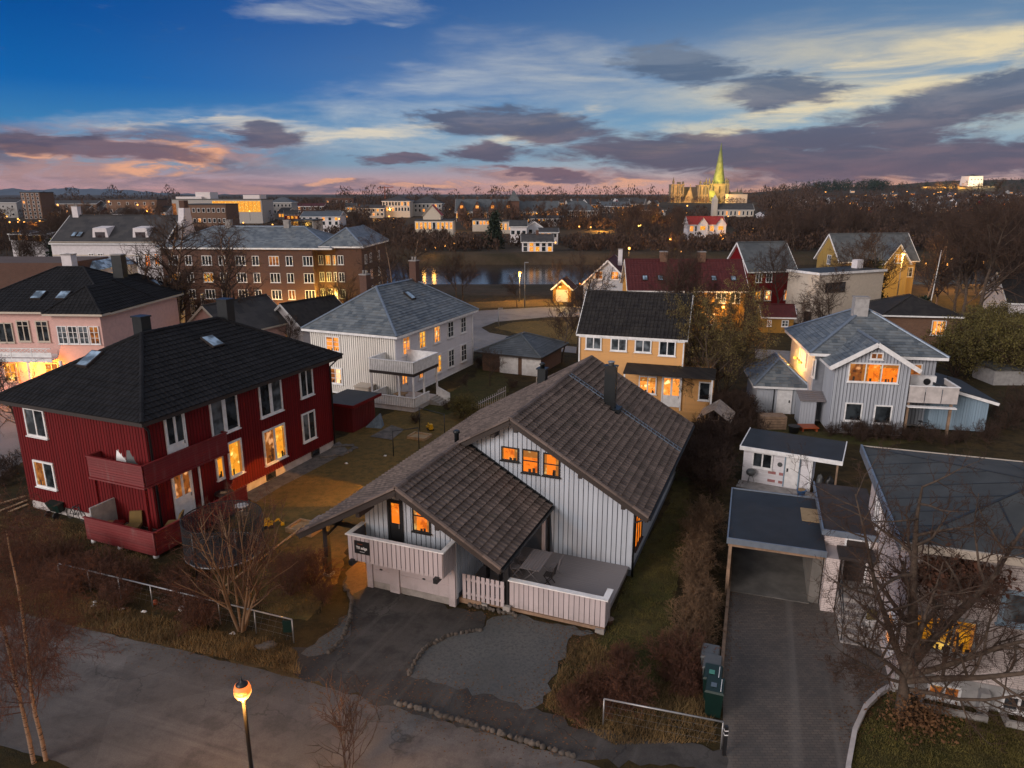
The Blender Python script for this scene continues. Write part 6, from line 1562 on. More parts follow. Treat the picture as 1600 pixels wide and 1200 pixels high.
def conifer(name, label, h, r, seed, group=None, n=2600):
    root = bpy.data.objects.new(name, None); link(root); tag(root, label, 'tree', group)
    rng = np.random.default_rng(seed)
    o = bpy.data.objects.new('trunk', seg_mesh('trunk', [(Vector((0,0,0)),Vector((0,0,h*.95)),r*.09,.02,0)], Mt['bark'])); link(o, root)
    t = rng.uniform(0,1,n)**.8; ang = rng.uniform(0,6.283,n); lay = np.floor(t*14)/14 + .03; wob = 1+.25*np.sin(ang*5+lay*40)
    rr = r*(1-t)**.85*rng.uniform(.35,1,n)**.6*wob + .05
    P = np.stack([rr*np.cos(ang), rr*np.sin(ang), h*(.06+.94*t) - rr*.25], 1)
    V, F = leaf_quads(P, h*.035, rng)
    o = bpy.data.objects.new('crown', np_mesh('crown', V, F, Mt['leaf_dark'], False)); link(o, root)
    return root
PARK = (0, -60, 0)          # prototypes are moved to their first place below, none is left over
def drop(root, x, y, z=None, rz=0, sc=1.0):
    root.location = (x, y, hz_(x, y) - .03 if z is None else z); root.rotation_euler = (0,0,rz); root.scale = (sc, sc, sc) if not isinstance(sc, tuple) else sc
    return root
used = {}
def plant(key, proto, x, y, rz=0, sc=1.0, label=None, group=None, z=None):
    if key not in used:
        used[key] = 1; r = proto
        if label: r['label'] = label
        if group: r['group'] = group
    else: r = copy_thing(proto, (0,0,0), label=label, group=group)
    return drop(r, x, y, z, rz, sc)

# --- the big bare tree by the white brick house
G = Grow(11); c = dict(CFG['broad']); c.update(kids=[0,13,8,6,4], nseg=[4,6,5,4,3,2], wob=[.05,.09,.17,.2,.22,.22], lift=[.0,.05,.04,.04,.04,.03], start=[.2,.15,.12,.1,.1], ang=[45,55,48,45,42], len=[.6,.50,.50,.5,.5], rad=[.6,.55,.55,.6,.6], minr=.006, tip=.14)
G.branch(Vector((0,0,-.1)), Vector((-.12,-.02,1)), 1.9, .33, 0, 0, c)
for z0, d, L, r in ((1.7,(.05,-.06,1),6.3,.29), (1.6,(.48,-.12,1),6.8,.22), (1.3,(1,-.18,.42),6.4,.16), (1.5,(.85,-.3,.75),6.0,.15), (1.4,(-.55,-.25,.8),4.6,.12), (1.6,(-.28,.1,1),6.4,.17), (1.5,(.2,-.45,1),5.4,.14), (1.0,(.95,-.25,.2),4.4,.11), (1.2,(-.8,-.3,.45),3.2,.08)):
    G.branch(Vector((-.12*z0,0,z0)), Vector((d[0]*.948+d[1]*.317-.17*d[2], -d[0]*.317+d[1]*.948-.07, d[2])).normalized(), L, r*.72, 1, 5, c)
bx, by = at(1414,1116)
def in_house(p):
    a, b_ = FC.L(p.x+bx, p.y+by); return a > 5.2 and b_ > 23.8 and p.z < 6.1
bad = []; keep = []
for q in G.seg:                                            # no branch grows through the wall
    if in_house(q[1]) or in_house(q[0]) or any((q[0]-b_).length < .02 for b_ in bad[-400:]): bad.append(q[1])
    else: keep.append(q)
G.seg = keep
t = make_tree('bare_tree','large spreading bare tree in front of the white brick house','tree',G.seg,'bark','twig',2,1.0,sides=(12,9,6,4,3,3)); drop(t, bx, by)
gm = M()
rnd = random.Random(3)
for k in range(26): gm.blob((rnd.gauss(0,.35),rnd.gauss(-.1,.3),rnd.uniform(.05,.6)),(.18,.18,.14),rough=.5,seed=k)
V,F = leaf_quads([(rnd.gauss(0,.5),rnd.gauss(-.2,.4),abs(rnd.gauss(.35,.3))) for _ in range(1300)], .06, np.random.default_rng(5))
o = bpy.data.objects.new('ivy_plant', np_mesh('ivy_plant', V, F, Mt['leaf_dry'], False)); link(o); o.location = (bx+.05,by-.35,0); tag(o,'withered leafy plant growing round the foot of the large bare tree','plant')
# climbing plant on the front wall of the brick house
pts = []; rnd = random.Random(8)
for k in range(2600): pts.append((6.95+rnd.gauss(0,.55), 23.6+rnd.uniform(-.55,.25), 4.85+rnd.gauss(0,.24)))
V,F = leaf_quads([FC.W(*p) for p in pts], .09, np.random.default_rng(6)); V0 = np.array(FC.W(6.95,23.6,0)); V = V-V0
o = bpy.data.objects.new('climbing_plant', np_mesh('climbing_plant', V, F, Mt['twig_red'], False)); link(o); o.location = tuple(V0); tag(o,'dense brown climbing plant under the front eave of the white brick house','plant')
# --- birch with two stems at lower left
G = Grow(21); c = dict(CFG['birch']); c.update(kids=[36,9,7,5], len=[.30,.55,.6,.5], tip=.3, wob=[.035,.12,.16,.2,.2])
G.branch(Vector((-.25,0,0)), Vector((-.06,.0,1)), 7.9, .065, 0, 4, c); G.branch(Vector((.05,.1,0)), Vector((-.02,.03,1)), 7.8, .065, 0, 4, c)
x, y = at(66,1192); t = make_tree('birch_tree','twin-stemmed birch with fine reddish twigs at the lower left corner','tree',G.seg,'birch','twig_red',0,.8,sides=(8,5,3,3,3)); drop(t, x, y)
# --- multi-stemmed bare tree behind the wire fence
sg = grow('bush', 31, 5.0, .075, 3, stems=7, spread=.28, cfg=dict(nseg=[6,5,4,3], wob=[.07,.12,.18,.2], lift=[.05,.07,.06,.03], kids=[9,6,4], start=[.2,.15,.1], len=[.5,.5,.5], ang=[35,35,40]))
x, y = at(378,985); t = make_tree('bare_tree','multi-stemmed bare young tree behind the wire fence by the trampoline','tree',sg,'twig_tan','twig_red',1,1.0); drop(t, x, y)
sg = grow('bush', 33, 2.0, .012, 2, stems=5, spread=.3, cfg=dict(nseg=[5,4,3], wob=[.1,.15,.2], lift=[.03,.05,.05]))
x, y = at(545,1215); t = make_tree('sapling','thin leafless sapling at the bottom edge of the street','sapling',sg,'twig','twig',0,1.0); drop(t, x, y, sc=1.3)
# --- green willow beside the apricot house
sg = grow('willow', 41, 6.4, .14, 4, stems=5, spread=.30)
x, y = at(1112,634); t = make_tree('willow_tree','bushy willow in olive bud beside the apricot house','tree',sg,'bark','twig',1,1.0,leaves=('leaf_olive',.042,1,3)); drop(t, x+.5, y, sc=(1.08,1.08,1.27))
# --- bush prototypes
def bush_proto(seed, h, mat, stems=14, leaves=None, name='bare_bush', label='bare bush', spread=.55, kids=[6,5,4], r=.026):
    sg = grow('bush', seed, h, r, 3, stems=stems, spread=spread, cfg=dict(kids=kids))
    return make_tree(name,label,'bush',sg,mat,mat,0,1.0,leaves=leaves,sides=(5,3,3,3))
bushA = bush_proto(51,1.6,'twig_red'); bushB = bush_proto(52,1.5,'twig_tan',18); bushC = bush_proto(53,1.4,'twig',14)
green = bush_proto(54,2.6,'twig',12,('leaf_green',.05,2,7),'green_bush','green bush')
rnd = random.Random(5)
FMm = Frame(-21.7)
n = 0
for i in range(17):                                        # the tan hedge along the carport drive
    t = i/16; px = 1098-20*t+rnd.uniform(-10,10); py = 815+225*t
    x, y = at(px,py); plant('B',bushB,x,y,rnd.uniform(0,6),rnd.uniform(.6,.85),'tan leafless bush in the hedge along the paved drive','bushes of the tan hedge'); 
for i in range(19):                                        # reddish shrubs at the garden's street end
    px = rnd.uniform(885,1085); py = rnd.uniform(1030,1125)
    if px < 930 and py < 1060: continue
    x, y = at(px,py); plant('A',bushA,x,y,rnd.uniform(0,6),rnd.uniform(.4,.8),'reddish leafless shrub at the street end of the garden','reddish shrubs at the street end of the garden')
for i in range(24):                                        # thicket behind the chalet
    px = rnd.uniform(1065,1170); py = rnd.uniform(690,770) if px < 1130 else rnd.uniform(640,690)
    x, y = at(px,py); plant('C',bushC,x,y,rnd.uniform(0,6),rnd.uniform(.9,1.5),'dark leafless bush in the thicket behind the chalet house','bushes of the thicket behind the chalet')
for i in range(22):
    px = rnd.uniform(0,330); py = 870+px*.30+rnd.uniform(-40,30)
    x, y = at(px,py); 
    if px > 130 and py < 885: continue
    plant('A',bushA,x,y,rnd.uniform(0,6),rnd.uniform(.45,.9),'reddish leafless shrub along the wire fence below the red house','reddish shrubs along the wire fence')
for px,py,s in ((470,905,.8),(455,930,.7),(490,915,.9),(440,900,.6),(505,940,.5)):
    x, y = at(px,py); plant('A',bushA,x,y,rnd.uniform(0,6),s,'reddish leafless shrub on the lawn by the black roof post','shrubs by the roof post')
for px,py,s in ((1300,680,.6),(1330,682,.8),(1355,684,.9),(1375,685,.7),(1395,688,.9),(1420,690,.7),(1450,690,.8),(1345,690,.6),(1500,690,.7),(1540,690,1.0),(1570,670,1.2),(1590,650,1.5),(1480,695,.6)):
    x, y = at(px,py); plant('C',bushC,x,y,rnd.uniform(0,6),s,'dark leafless bush along the front of the grey house','bushes in front of the grey house')
for px,py,s in ((15,740,.8),(40,720,.6),(5,760,.8),(-15,750,.9)):
    x, y = at(px,py); plant('C',bushC,x,y,rnd.uniform(0,6),s,'clipped leafless hedge bush left of the red house','hedge bushes left of the red house')
for px,py,s in ((722,652,.62),(735,655,.5)):
    x, y = at(px,py); plant('G',green,x,y,rnd.uniform(0,6),s,'round green bush at the lawn edge left of the chalet roof','green bushes by the chalet roof')
for i in range(17):
    px = rnd.uniform(1485,1640); py = rnd.uniform(530,600)
    x, y = at(px,py); plant('G',green,x,y,rnd.uniform(0,6),rnd.uniform(1.1,1.9),'tall olive-green bush at the right edge beyond the grey house','olive bushes at the right edge')
for px,py,s in ((800,606,.5),(755,575,.8),(700,640,.5),(650,660,.5),(570,660,.55),(1115,660,.9),(1165,665,1.1),(1190,660,.7),(1150,640,1.0)):
    x, y = at(px,py); plant('C',bushC,x,y,rnd.uniform(0,6),s,'leafless bush between the back gardens','bushes between the back gardens')
# --- mid-distance trees
treeA = make_tree('bare_tree','bare tree','tree',grow('broad',61,8.5,.16,4,cfg=dict(kids=[15,9,7,4],rad=[.45,.5,.55,.6],ang=[48,42,42,42],lift=[.03,.09,.05,.03,.02])),'bark','twig_far',1,2.3,sides=(7,5,3,3,3))
treeB = make_tree('bare_tree','bare tree','tree',grow('broad',62,9.5,.16,4,cfg=dict(ang=[38,40,40,40],kids=[15,9,7,4],rad=[.45,.5,.55,.6],lift=[.03,.10,.06,.04,.02])),'bark','twig_far',1,2.3,sides=(7,5,3,3,3))
birchA = make_tree('birch_tree','birch','tree',grow('birch',63,12,.17,3,cfg=dict(kids=[26,8,8,4])),'birch','twig_far',0,2.4,sides=(7,4,3,3))
birchB = make_tree('birch_tree','birch','tree',grow('birch',64,12,.15,3,stems=2,spread=.16,cfg=dict(kids=[22,8,8,4])),'birch','twig_far',0,2.4,sides=(7,4,3,3))
def tr(key, px, ytop, label, group=None, Y=None):
    proto, h0 = {'a':(treeA,9.6),'b':(treeB,10.7),'c':(birchA,10.7),'d':(birchB,11.0)}[key]
    x, y, z = dist(px,ytop,Y)
    return plant(key, proto, x, y, rnd.uniform(0,6), z/h0, label, group)
for px,Y,yt,lb in ((236,73,345,'tall white-stemmed birch in front of the apartment house'),(255,70,362,'second tall birch beside the gap between the apartment blocks'),(205,72,395,'leaning birch left of the gap between the apartment blocks'),(352,74,370,'forked white birch in front of the brick apartment block'),
                  (604,80,385,'forked birch left of the pair behind the white house'),(634,82,372,'upright birch right of the pair behind the white house'),(1462,98,362,'slender birch right of the yellow house'),(1480,100,370,'slender birch beside the white flagpole')):
    tr('d' if 'fork' in lb else 'c', px, yt, lb, Y=Y)
for px,Y,yt,k,lb in ((906,74,398,'b','bare tree at the left gable of the apricot house'),(880,70,470,'a','low spreading bare tree left of the apricot house'),(1062,79,388,'b','bare tree in front of the ochre house'),(1090,78,398,'b','second bare tree in front of the ochre house'),(1105,80,440,'a','small bare tree before the right half of the ochre house'),
                    (1345,100,376,'a','old bare fruit tree before the yellow house'),(1385,99,364,'a','leaning bare tree between the yellow house and the cubic house'),(1228,95,378,'b','bare tree before the dark red house'),(1310,74,428,'a','bare tree in front of the cubic house'),(1533,86,318,'b','tall dark bare tree at the right edge'),(1560,84,300,'a','wide dark bare tree at the right edge'),(1515,90,340,'b','tall bare tree left of the dark pair at the right edge'),(1590,90,306,'b','tall bare tree in the right corner'),
                    (712,112,398,'a','bare tree on the near river bank left'),(722,113,404,'a','second bare tree on the near river bank'),(808,106,428,'a','bare tree beside the street lamp by the river'),(872,112,405,'b','bare tree behind the small floodlit hut'),
                    (105,66,515,'a','small bare tree before the bay of the pink house'),(15,45,560,'a','dark bare tree at the left edge'),(135,60,530,'a','low bare tree under the bay windows of the pink house'),(445,72,492,'a','bare tree left of the small white house'),(505,80,445,'b','bare tree in front of the lamplit brick corner'),(540,82,430,'b','bare tree under the end of the brick block'),(470,78,485,'a','bare tree behind the small white house'),(765,61,545,'a','low bare tree beside the dark hip-roofed garage'),(730,59,585,'a','small bare tree behind the white house'),
                    (1170,84,440,'b','bare tree beside the garden cabin'),(1250,82,470,'a','bare tree between the garden cabin and the cubic house'),(940,98,470,'a','small bare tree before the grey gabled house')):
    tr(k, px, yt, lb, Y=Y)
KEEP = [(644,712,322,350),(798,868,344,388),(1036,1176,215,320),(1076,1134,338,360),(1120,1178,320,337),(716,945,306,362),(590,668,300,338),(655,800,412,470),(1500,1545,268,296),(1275,1450,355,430),(1140,1255,372,460),(980,1155,400,500),(905,990,395,470),(265,420,300,350),(26,66,295,345)]
def blocked(x, y, h, w):
    f = y*cP - (hz_(x,y)-CAMZ)*sP
    def pj(z):
        zz = z-CAMZ; return 600 - FOC*(y*sP+zz*cP)/(y*cP-zz*sP)
    yb = pj(hz_(x,y)); yt = pj(hz_(x,y)+h); px = 800+FOC*x/(y*cP+CAMZ*sP); hw = FOC*w/y
    for a,b_,c_,d_ in KEEP:
        if px+hw > a and px-hw < b_ and yb > c_+3 and yt < d_ and yb > d_-2: return True
    return False
rr_ = random.Random(12)
cnt = 0; tries = 0
while cnt < 265 and tries < 14000:                          # wooded town on both banks
    tries += 1
    Y = rnd.uniform(112,330)*1.0; px = rnd.uniform(-80,1690); x = (px-800)/FOC*Y*1.0
    if abs(Y-(172+max(0,-28-x)*1.9)) < 39: continue
    if Y < 135 and px < 900: continue
    h = rnd.uniform(7.5,13)
    if blocked(x, Y, h, 4): continue
    side = 'on the near river bank' if Y < 140 else 'across the river'
    plant(*( ('a',treeA) if rnd.random() < .55 else ('b',treeB)), x, Y, rnd.uniform(0,6), h/10.2, 'bare brown tree in the wooded town '+side, 'bare trees '+side); cnt += 1
for px,py,Y,h,lb in ((773,372,232,11,'tall dark conifer on the far river bank'),(85,380,130,8,'dark conifer left of the white apartment house'),(1368,410,104,7,'dark green conifer before the yellow house gable'),(1022,462,98,5,'dark conifer between the grey gabled house and the ochre house'),(1450,437,88,4,'small dark conifer beside the brick bungalow')):
    x, y, z = dist(px,py,Y); c_ = conifer('conifer_tree', lb, h, h*.27, px); drop(c_, x, y)
# --- far woods: one mass of uncounted trees
rr_ = random.Random(12); hill = []
for k in range(56):
    px = rr_.choice([rr_.uniform(1235,1330),rr_.uniform(1320,1480),rr_.uniform(1460,1600)]); py = rr_.uniform(311,322) if px < 1330 else rr_.uniform(299,334)
    hx, hy = hit(px,py,420); hill.append((hx,hy,rr_.uniform(5.5,8)))
town = []
for k in range(64):
    px = rr_.choice([rr_.uniform(-40,560),rr_.uniform(150,620),rr_.uniform(870,1060)]); py = rr_.uniform(323,350) if px < 600 else rr_.uniform(332,356) if px > 1100 else rr_.uniform(321,330)
    hx, hy = hit(px,py,235)
    if not blocked(hx,hy,7,7): town.append((hx,hy,rr_.uniform(6.5,9.5)))
HX = np.array([q[0] for q in hill+town]); HY = np.array([q[1] for q in hill+town]); HP = HX/HY
rng = np.random.default_rng(9)
Vs = []; Fs = []; nb = 0
def clump(x, y, z, h, w, n):
    t = rng.uniform(0,1,n); a = rng.uniform(0,6.283,n); rr = w*np.sqrt(rng.uniform(0,1,n))*np.sin(np.clip(t*.92+.08,0,1)*np.pi)**.6
    return np.stack([x+rr*np.cos(a), y+rr*np.sin(a), z+h*(.12+.88*t)], 1)
pts = []; sz = []
for k in range(13500):
    Y = 330 + 1250*rng.uniform()**1.3 if k < 8200 else rng.uniform(212,345); px = rng.uniform(-120,1750); x = (px-800)/FOC*Y
    h = rng.uniform(5,9.5)*(1.15 if px > 1180 else .85)
    if px < 960 and Y > 560: h *= .85
    if Y < 345: h *= .6
    if blocked(x, Y, h, 4): continue
    if np.any((np.abs(HP-x/Y)*HY < 7) & (Y < HY+3) & (Y > HY-HY*.12)): continue
    P = clump(x, Y, float(height(x,Y)), h, h*.42, 38); pts.append(P); sz.append(np.full(38, max(.45, h*.085)))
for k in range(330):                                       # taller crowns that break the skyline
    Y = rng.uniform(560,1000); px = rng.choice([rng.uniform(540,1060), rng.uniform(540,1060), rng.uniform(90,300), rng.uniform(1160,1260)]); x = (px-800)/FOC*Y; h = (9+9*rng.uniform()**2.2)*(Y/900+.25)
    if blocked(x, Y, h, 8): continue
    P = clump(x, Y, float(height(x,Y)), h, h*.45, 46); pts.append(P); sz.append(np.full(46, h*.06))
P = np.concatenate(pts); S_ = np.concatenate(sz)[:,None]; N = len(P)
a = rng.normal(0,1,(N,3)); a[:,2] += 1.2*np.sign(a[:,2]); a /= np.linalg.norm(a,axis=1,keepdims=True); b2 = np.cross(a, rng.normal(0,1,(N,3))); b2 /= np.linalg.norm(b2,axis=1,keepdims=True)
V = np.stack([P-a*S_*1.3, P+b2*S_*.4, P+a*S_*1.3, P-b2*S_*.4],1).reshape(-1,3)
o = bpy.data.objects.new('woodland', np_mesh('woodland', V, np.arange(N*4).reshape(-1,4), Mt['twig_far'], False)); link(o); tag(o,'far brown leafless woods between the houses up to the skyline','woodland',kind='stuff')
pts = []
for k in range(420):                                       # dark evergreens on the fortress hill
    px = rng.choice([rng.normal(1285,38), rng.normal(1285,38), rng.normal(1348,8), rng.uniform(1380,1640)]); Y = rng.uniform(1330,1560); x = (px-800)/FOC*Y; h = rng.uniform(9,16) if px < 1380 else rng.uniform(6,9)
    t = rng.uniform(0,1,40); an = rng.uniform(0,6.283,40); rr = h*.22*(1-t)*rng.uniform(.4,1,40)
    if blocked(x, Y, h, 6): continue
    pts.append(np.stack([x+rr*np.cos(an), Y+rr*np.sin(an), float(height(x,Y))+h*t],1))
P = np.concatenate(pts); V, F = leaf_quads(P, 1.0, rng)
o = bpy.data.objects.new('evergreen_wood', np_mesh('evergreen_wood', V, F, Mt['leaf_dark'], False)); link(o); tag(o,'dark evergreen wood on the skyline hill below the fortress','woodland',kind='stuff')
# --- dry grass: uncounted blades on verge and lawns
def blades(label, polys, n, hgt, mat, seed, w=.012):
    rng = np.random.default_rng(seed); out = []
    for poly in polys:
        A = np.array([at(*p) for p in poly]); lo, hi = A.min(0), A.max(0)
        Q = rng.uniform(lo, hi, (n*3,2)); ins = np.zeros(len(Q), bool); j = len(A)-1
        for i in range(len(A)):
            c = ((A[i,1] > Q[:,1]) != (A[j,1] > Q[:,1])) & (Q[:,0] < (A[j,0]-A[i,0])*(Q[:,1]-A[i,1])/(A[j,1]-A[i,1]+1e-12)+A[i,0]); ins ^= c; j = i
        out.append(Q[ins][:n])
    Q = np.concatenate(out); N = len(Q); cl = .5+.5*np.sin(Q[:,0]*2.3+np.sin(Q[:,1]*1.7)*2)*np.sin(Q[:,1]*2.9)
    h = hgt*rng.uniform(.35,1.0,N)*(.5+.8*cl); a = rng.uniform(0,6.283,N); le = rng.normal(0,.5,(N,2))*h[:,None]
    B = np.stack([Q[:,0],Q[:,1],np.zeros(N)],1); dx = np.stack([np.cos(a),np.sin(a),np.zeros(N)],1)*w
    T_ = B + np.stack([le[:,0],le[:,1],h],1); V = np.stack([B-dx,B+dx,T_],1).reshape(-1,3)
    o = bpy.data.objects.new('grass', np_mesh('grass', V, np.arange(N*3).reshape(-1,3), Mt[mat], False)); link(o); tag(o,label,'grass',kind='stuff')
blades('tufts of withered grass on the street verge', [[(-60,890),(100,925),(300,980),(455,1012),(470,1055),(300,1018),(140,983),(-60,930)]], 26000, .30, 'grass_dry', 1)
blades('rough withered grass at the street end of the green lawn', [[(850,1105),(890,1015),(925,1000),(1000,1060),(1100,1090),(1120,1160),(960,1165)]], 17000, .28, 'grass_dry', 2)
blades('short green grass on the garden lawn', [[(945,992),(985,890),(1045,790),(1075,760),(1080,830),(1060,900),(1050,960),(1060,1060),(980,1060),(890,1020)]], 42000, .09, 'leaf_green', 3, .010)
blades('rough grass below the red deck and round the trampoline', [[(0,800),(130,820),(250,880),(420,900),(520,900),(500,960),(440,965),(300,930),(100,880),(0,860)]], 30000, .16, 'grass_dry', 4)
blades('grass round the large bare tree', [[(1330,1200),(1340,1140),(1400,1080),(1600,1120),(1600,1200)]], 16000, .12, 'leaf_green', 5)

# leaf litter blown along the edges
rng = np.random.default_rng(44); LP = []
for poly, n, w in (([(0,948),(140,985),(300,1020),(470,1062),(620,1105),(900,1188)],1500,.55), ([(545,960),(535,1000),(495,1025)],200,.3), ([(1128,1040),(1143,870)],350,.3), ([(1395,1075),(1350,1110),(1330,1150)],300,.35), ([(895,992),(885,1020),(862,1060),(835,1107)],350,.4), ([(720,955),(945,995)],250,.3), ([(640,1058),(760,1100),(905,1140)],500,.7)):
    P = np.array([at(*p) for p in poly]); i = rng.integers(0,len(P)-1,n); t_ = rng.uniform(0,1,(n,1)); q = P[i]*(1-t_)+P[i+1]*t_ + rng.normal(0,w,(n,2)); LP.append(np.concatenate([q, np.full((n,1),.04)],1))
LP = np.concatenate(LP); N = len(LP); a = rng.uniform(0,6.283,N); s_ = rng.uniform(.02,.05,(N,1))
u = np.stack([np.cos(a),np.sin(a),rng.normal(0,.15,N)],1)*s_; v_ = np.stack([-np.sin(a),np.cos(a),rng.normal(0,.15,N)],1)*s_*.6
V = np.stack([LP-u,LP+v_,LP+u,LP-v_],1).reshape(-1,3); o = bpy.data.objects.new('leaf_litter', np_mesh('leaf_litter', V, np.arange(N*4).reshape(-1,4), Mt['leaf_dry'], False)); link(o); tag(o,'dry leaves blown along the edges of the street and drives','leaves',kind='stuff')
# ================================================================= YARD THINGS
# street lamp in front
lx, ly = at(379,1080,4.35)
S = Thing('street_lamp','black street lamp with a glowing orange lantern at the bottom of the view','street lamp',0,lx,ly)
g = M(); g.lathe((lx,ly,0),[(.11,0),(.11,.9),(.075,1.0),(.055,1.1),(.05,4.05),(.08,4.08),(.06,4.14)],12); S.part('post', g, Mt['black'])
g = M(); g.lathe((lx,ly,4.14),[(.06,0),(.14,.04),(.20,.14),(.215,.28),(.18,.40)],14); S.part('globe', g, Mt['lamp_rim'])
g = M(); g.lathe((lx,ly,4.14),[(.10,.015),(.15,.045),(.207,.14),(.219,.20),(.10,.201)],14); S.part('bulb', g, Mt['lamp_core'])
g = M(); g.lathe((lx,ly,4.44),[(.15,.10),(.155,.12),(.09,.17),(.04,.20),(.022,.26),(.015,.34)],14); S.part('hood', g, Mt['black'])
for k in range(4): t = k*1.571+.4; g = M(); g.bar((lx+.10*math.cos(t),ly+.10*math.sin(t),4.12),(lx+.19*math.cos(t),ly+.19*math.sin(t),4.42),.018,.018); S.part('strut', g, Mt['black'])
lamp_light('street_lamp_light', (lx+.0,ly-.32,3.95), 900, (1,.42,.08), .18)
# wire fences
def wire_fence(label, A, B, n, h=1.0, sign=False, mesh=True):
    A = Vector((*A,0)); B = Vector((*B,0)); S = Thing('wire_fence',label,'fence',0,A.x,A.y)
    g = M(); g.tube([A+Vector((0,0,h)),B+Vector((0,0,h))],.03,8); S.part('top_rail', g, Mt['steel'])
    for k in range(n+1):
        p = A.lerp(B,k/n); g = M(); g.tube([p,p+Vector((0,0,h))],.025,8); S.part('post', g, Mt['steel'])
    if mesh:
        g = M(); L = (B-A).length; d = (B-A)/L
        for k in range(1,4): z = h*k/4; g.bar(A+Vector((0,0,z)),B+Vector((0,0,z)),.0025,.0025)
        m_ = int(L/.32)
        for k in range(m_): p = A+d*(k*.32); q = A+d*min(L,k*.32+.32); g.bar(p+Vector((0,0,.03)),q+Vector((0,0,h)),.0018,.0018)
        S.part('wire_mesh', g, Mt['steel'])
    if sign:
        g = M(); p = B-d*.22; g.box(p.x-.16,p.x+.16,p.y-.09,p.y-.05,.45,.95); S.part('sign', g, Mt['green_plastic'])
    return S
A = at(90,880,1); B = at(456,968,1)
wire_fence('long wire fence with grey top rail along the street below the red house', A, B, 7, 1.0, True)
wire_fence('short wire fence with grey top rail at the street end of the lawn', at(944,1092,1), at(1130,1128,1), 1, 1.0)
S = Thing('gate_post','black gate post with white bands beside the paved drive','post',0,*at(1130,1180))
x, y = at(1131,1180); g = M(); g.box(x-.05,x+.05,y-.05,y+.05,0,1.05); S.part('post', g, Mt['black'])
for z in (.75,.9): g = M(); g.box(x-.055,x+.055,y-.055,y+.055,z,z+.03); S.part('band', g, Mt['white_paint'])
A = Vector((*at(342,932),.25)); B = Vector((*at(470,842),.55)); g = M(); g.bar(A,B,.07,.06); g.tube([(A.x,A.y,-.1),A],.02,6); g.tube([(B.x,B.y,-.1),B],.02,6); solo('garden_rail','thin pale rail running across the lawn beside the bare young tree','rail',g,Mt['wood_pale'],0,A.x,A.y)
# trampoline with safety net
cx = at(345,890); 
S = Thing('trampoline','black trampoline with a tall dark safety net on the lawn','trampoline',0,cx[0],cx[1])
x, y = cx; rt = 1.72; y += .7
g = M(); g.tube([(x+rt*math.cos(t*.2618),y+rt*math.sin(t*.2618),.62) for t in range(25)],.04,6); S.part('frame', g, Mt['steel'])
g = M(); g.lathe((x,y,.60),[(rt-.08,0),(rt-.08,.02),(.01,.021)],24); S.part('mat', g, Mt['mesh_black'])
g = M(); 
for t in range(24):
    a0_, a1_ = t*.2618, (t+1)*.2618
    g.poly([(x+(rt)*math.cos(a0_),y+rt*math.sin(a0_),.64),(x+rt*math.cos(a1_),y+rt*math.sin(a1_),.64),(x+(rt-.3)*math.cos(a1_),y+(rt-.3)*math.sin(a1_),.66),(x+(rt-.3)*math.cos(a0_),y+(rt-.3)*math.sin(a0_),.66)])
S.part('pad', g, Mt['grey_plastic'])
for k in range(6):
    t = k*1.047+.15; px_, py_ = x+(rt+.06)*math.cos(t), y+(rt+.06)*math.sin(t); g = M(); g.tube([(px_,py_,0),(px_,py_,2.35)],.032,7); S.part('pole', g, Mt['black'])
g = M()
for t in range(64):
    a = t*6.2832/64; b_ = (t+1)*6.2832/64; c0 = (x+rt*math.cos(a),y+rt*math.sin(a)); c1 = (x+rt*math.cos(b_),y+rt*math.sin(b_))
    g.bar((*c0,.66),(*c0,2.3),.03,.02)
    for z in range(22): g.bar((*c0,.70+z*.075),(*c1,.70+z*.075),.014,.026)
    g.bar((*c0,2.3),(*c1,2.3),.04,.04)
S.part('net', g, Mt['mesh_black'])
# bird table
bx_, by_ = at(377,790,1.75)
S = Thing('bird_table','round white-topped bird table on a pole beside the red deck','bird table',0,bx_,by_)
g = M(); g.lathe((bx_,by_,1.72),[(.30,0),(.34,.03),(.30,.07),(.01,.075)],18); S.part('roof', g, Mt['white_paint'])
g = M(); g.box(bx_-.28,bx_+.28,by_-.2,by_+.2,1.28,1.31); S.part('tray', g, Mt['wood_pale'])
for k in range(4): a,b_ = ((-.13,-.1),(.13,-.1),(.13,.1),(-.13,.1))[k]; g = M(); g.bar((bx_+a,by_+b_,1.3),(bx_+a,by_+b_,1.74),.03,.03); S.part('post', g, Mt['tan_trim'])
g = M(); g.tube([(bx_,by_,0),(bx_,by_,1.28)],.04,8); S.part('pole', g, Mt['tan_trim'])
# clothes line frames
def line_frame(label, p0, p1, h=1.75):
    S = Thing('clothes_line',label,'clothes line',0,*p0)
    for p in (p0,p1): g = M(); g.tube([(*p,0),(*p,h)],.03,8); S.part('post', g, Mt['black'])
    g = M(); g.tube([(*p0,h-.03),(*p1,h-.03)],.028,8); S.part('crossbar', g, Mt['black'])
line_frame('black clothes line frame nearest the stone pile, at the left', at(615,713), at(655,707)); line_frame('black clothes line frame farther back by the green bush', at(656,673), at(695,684))
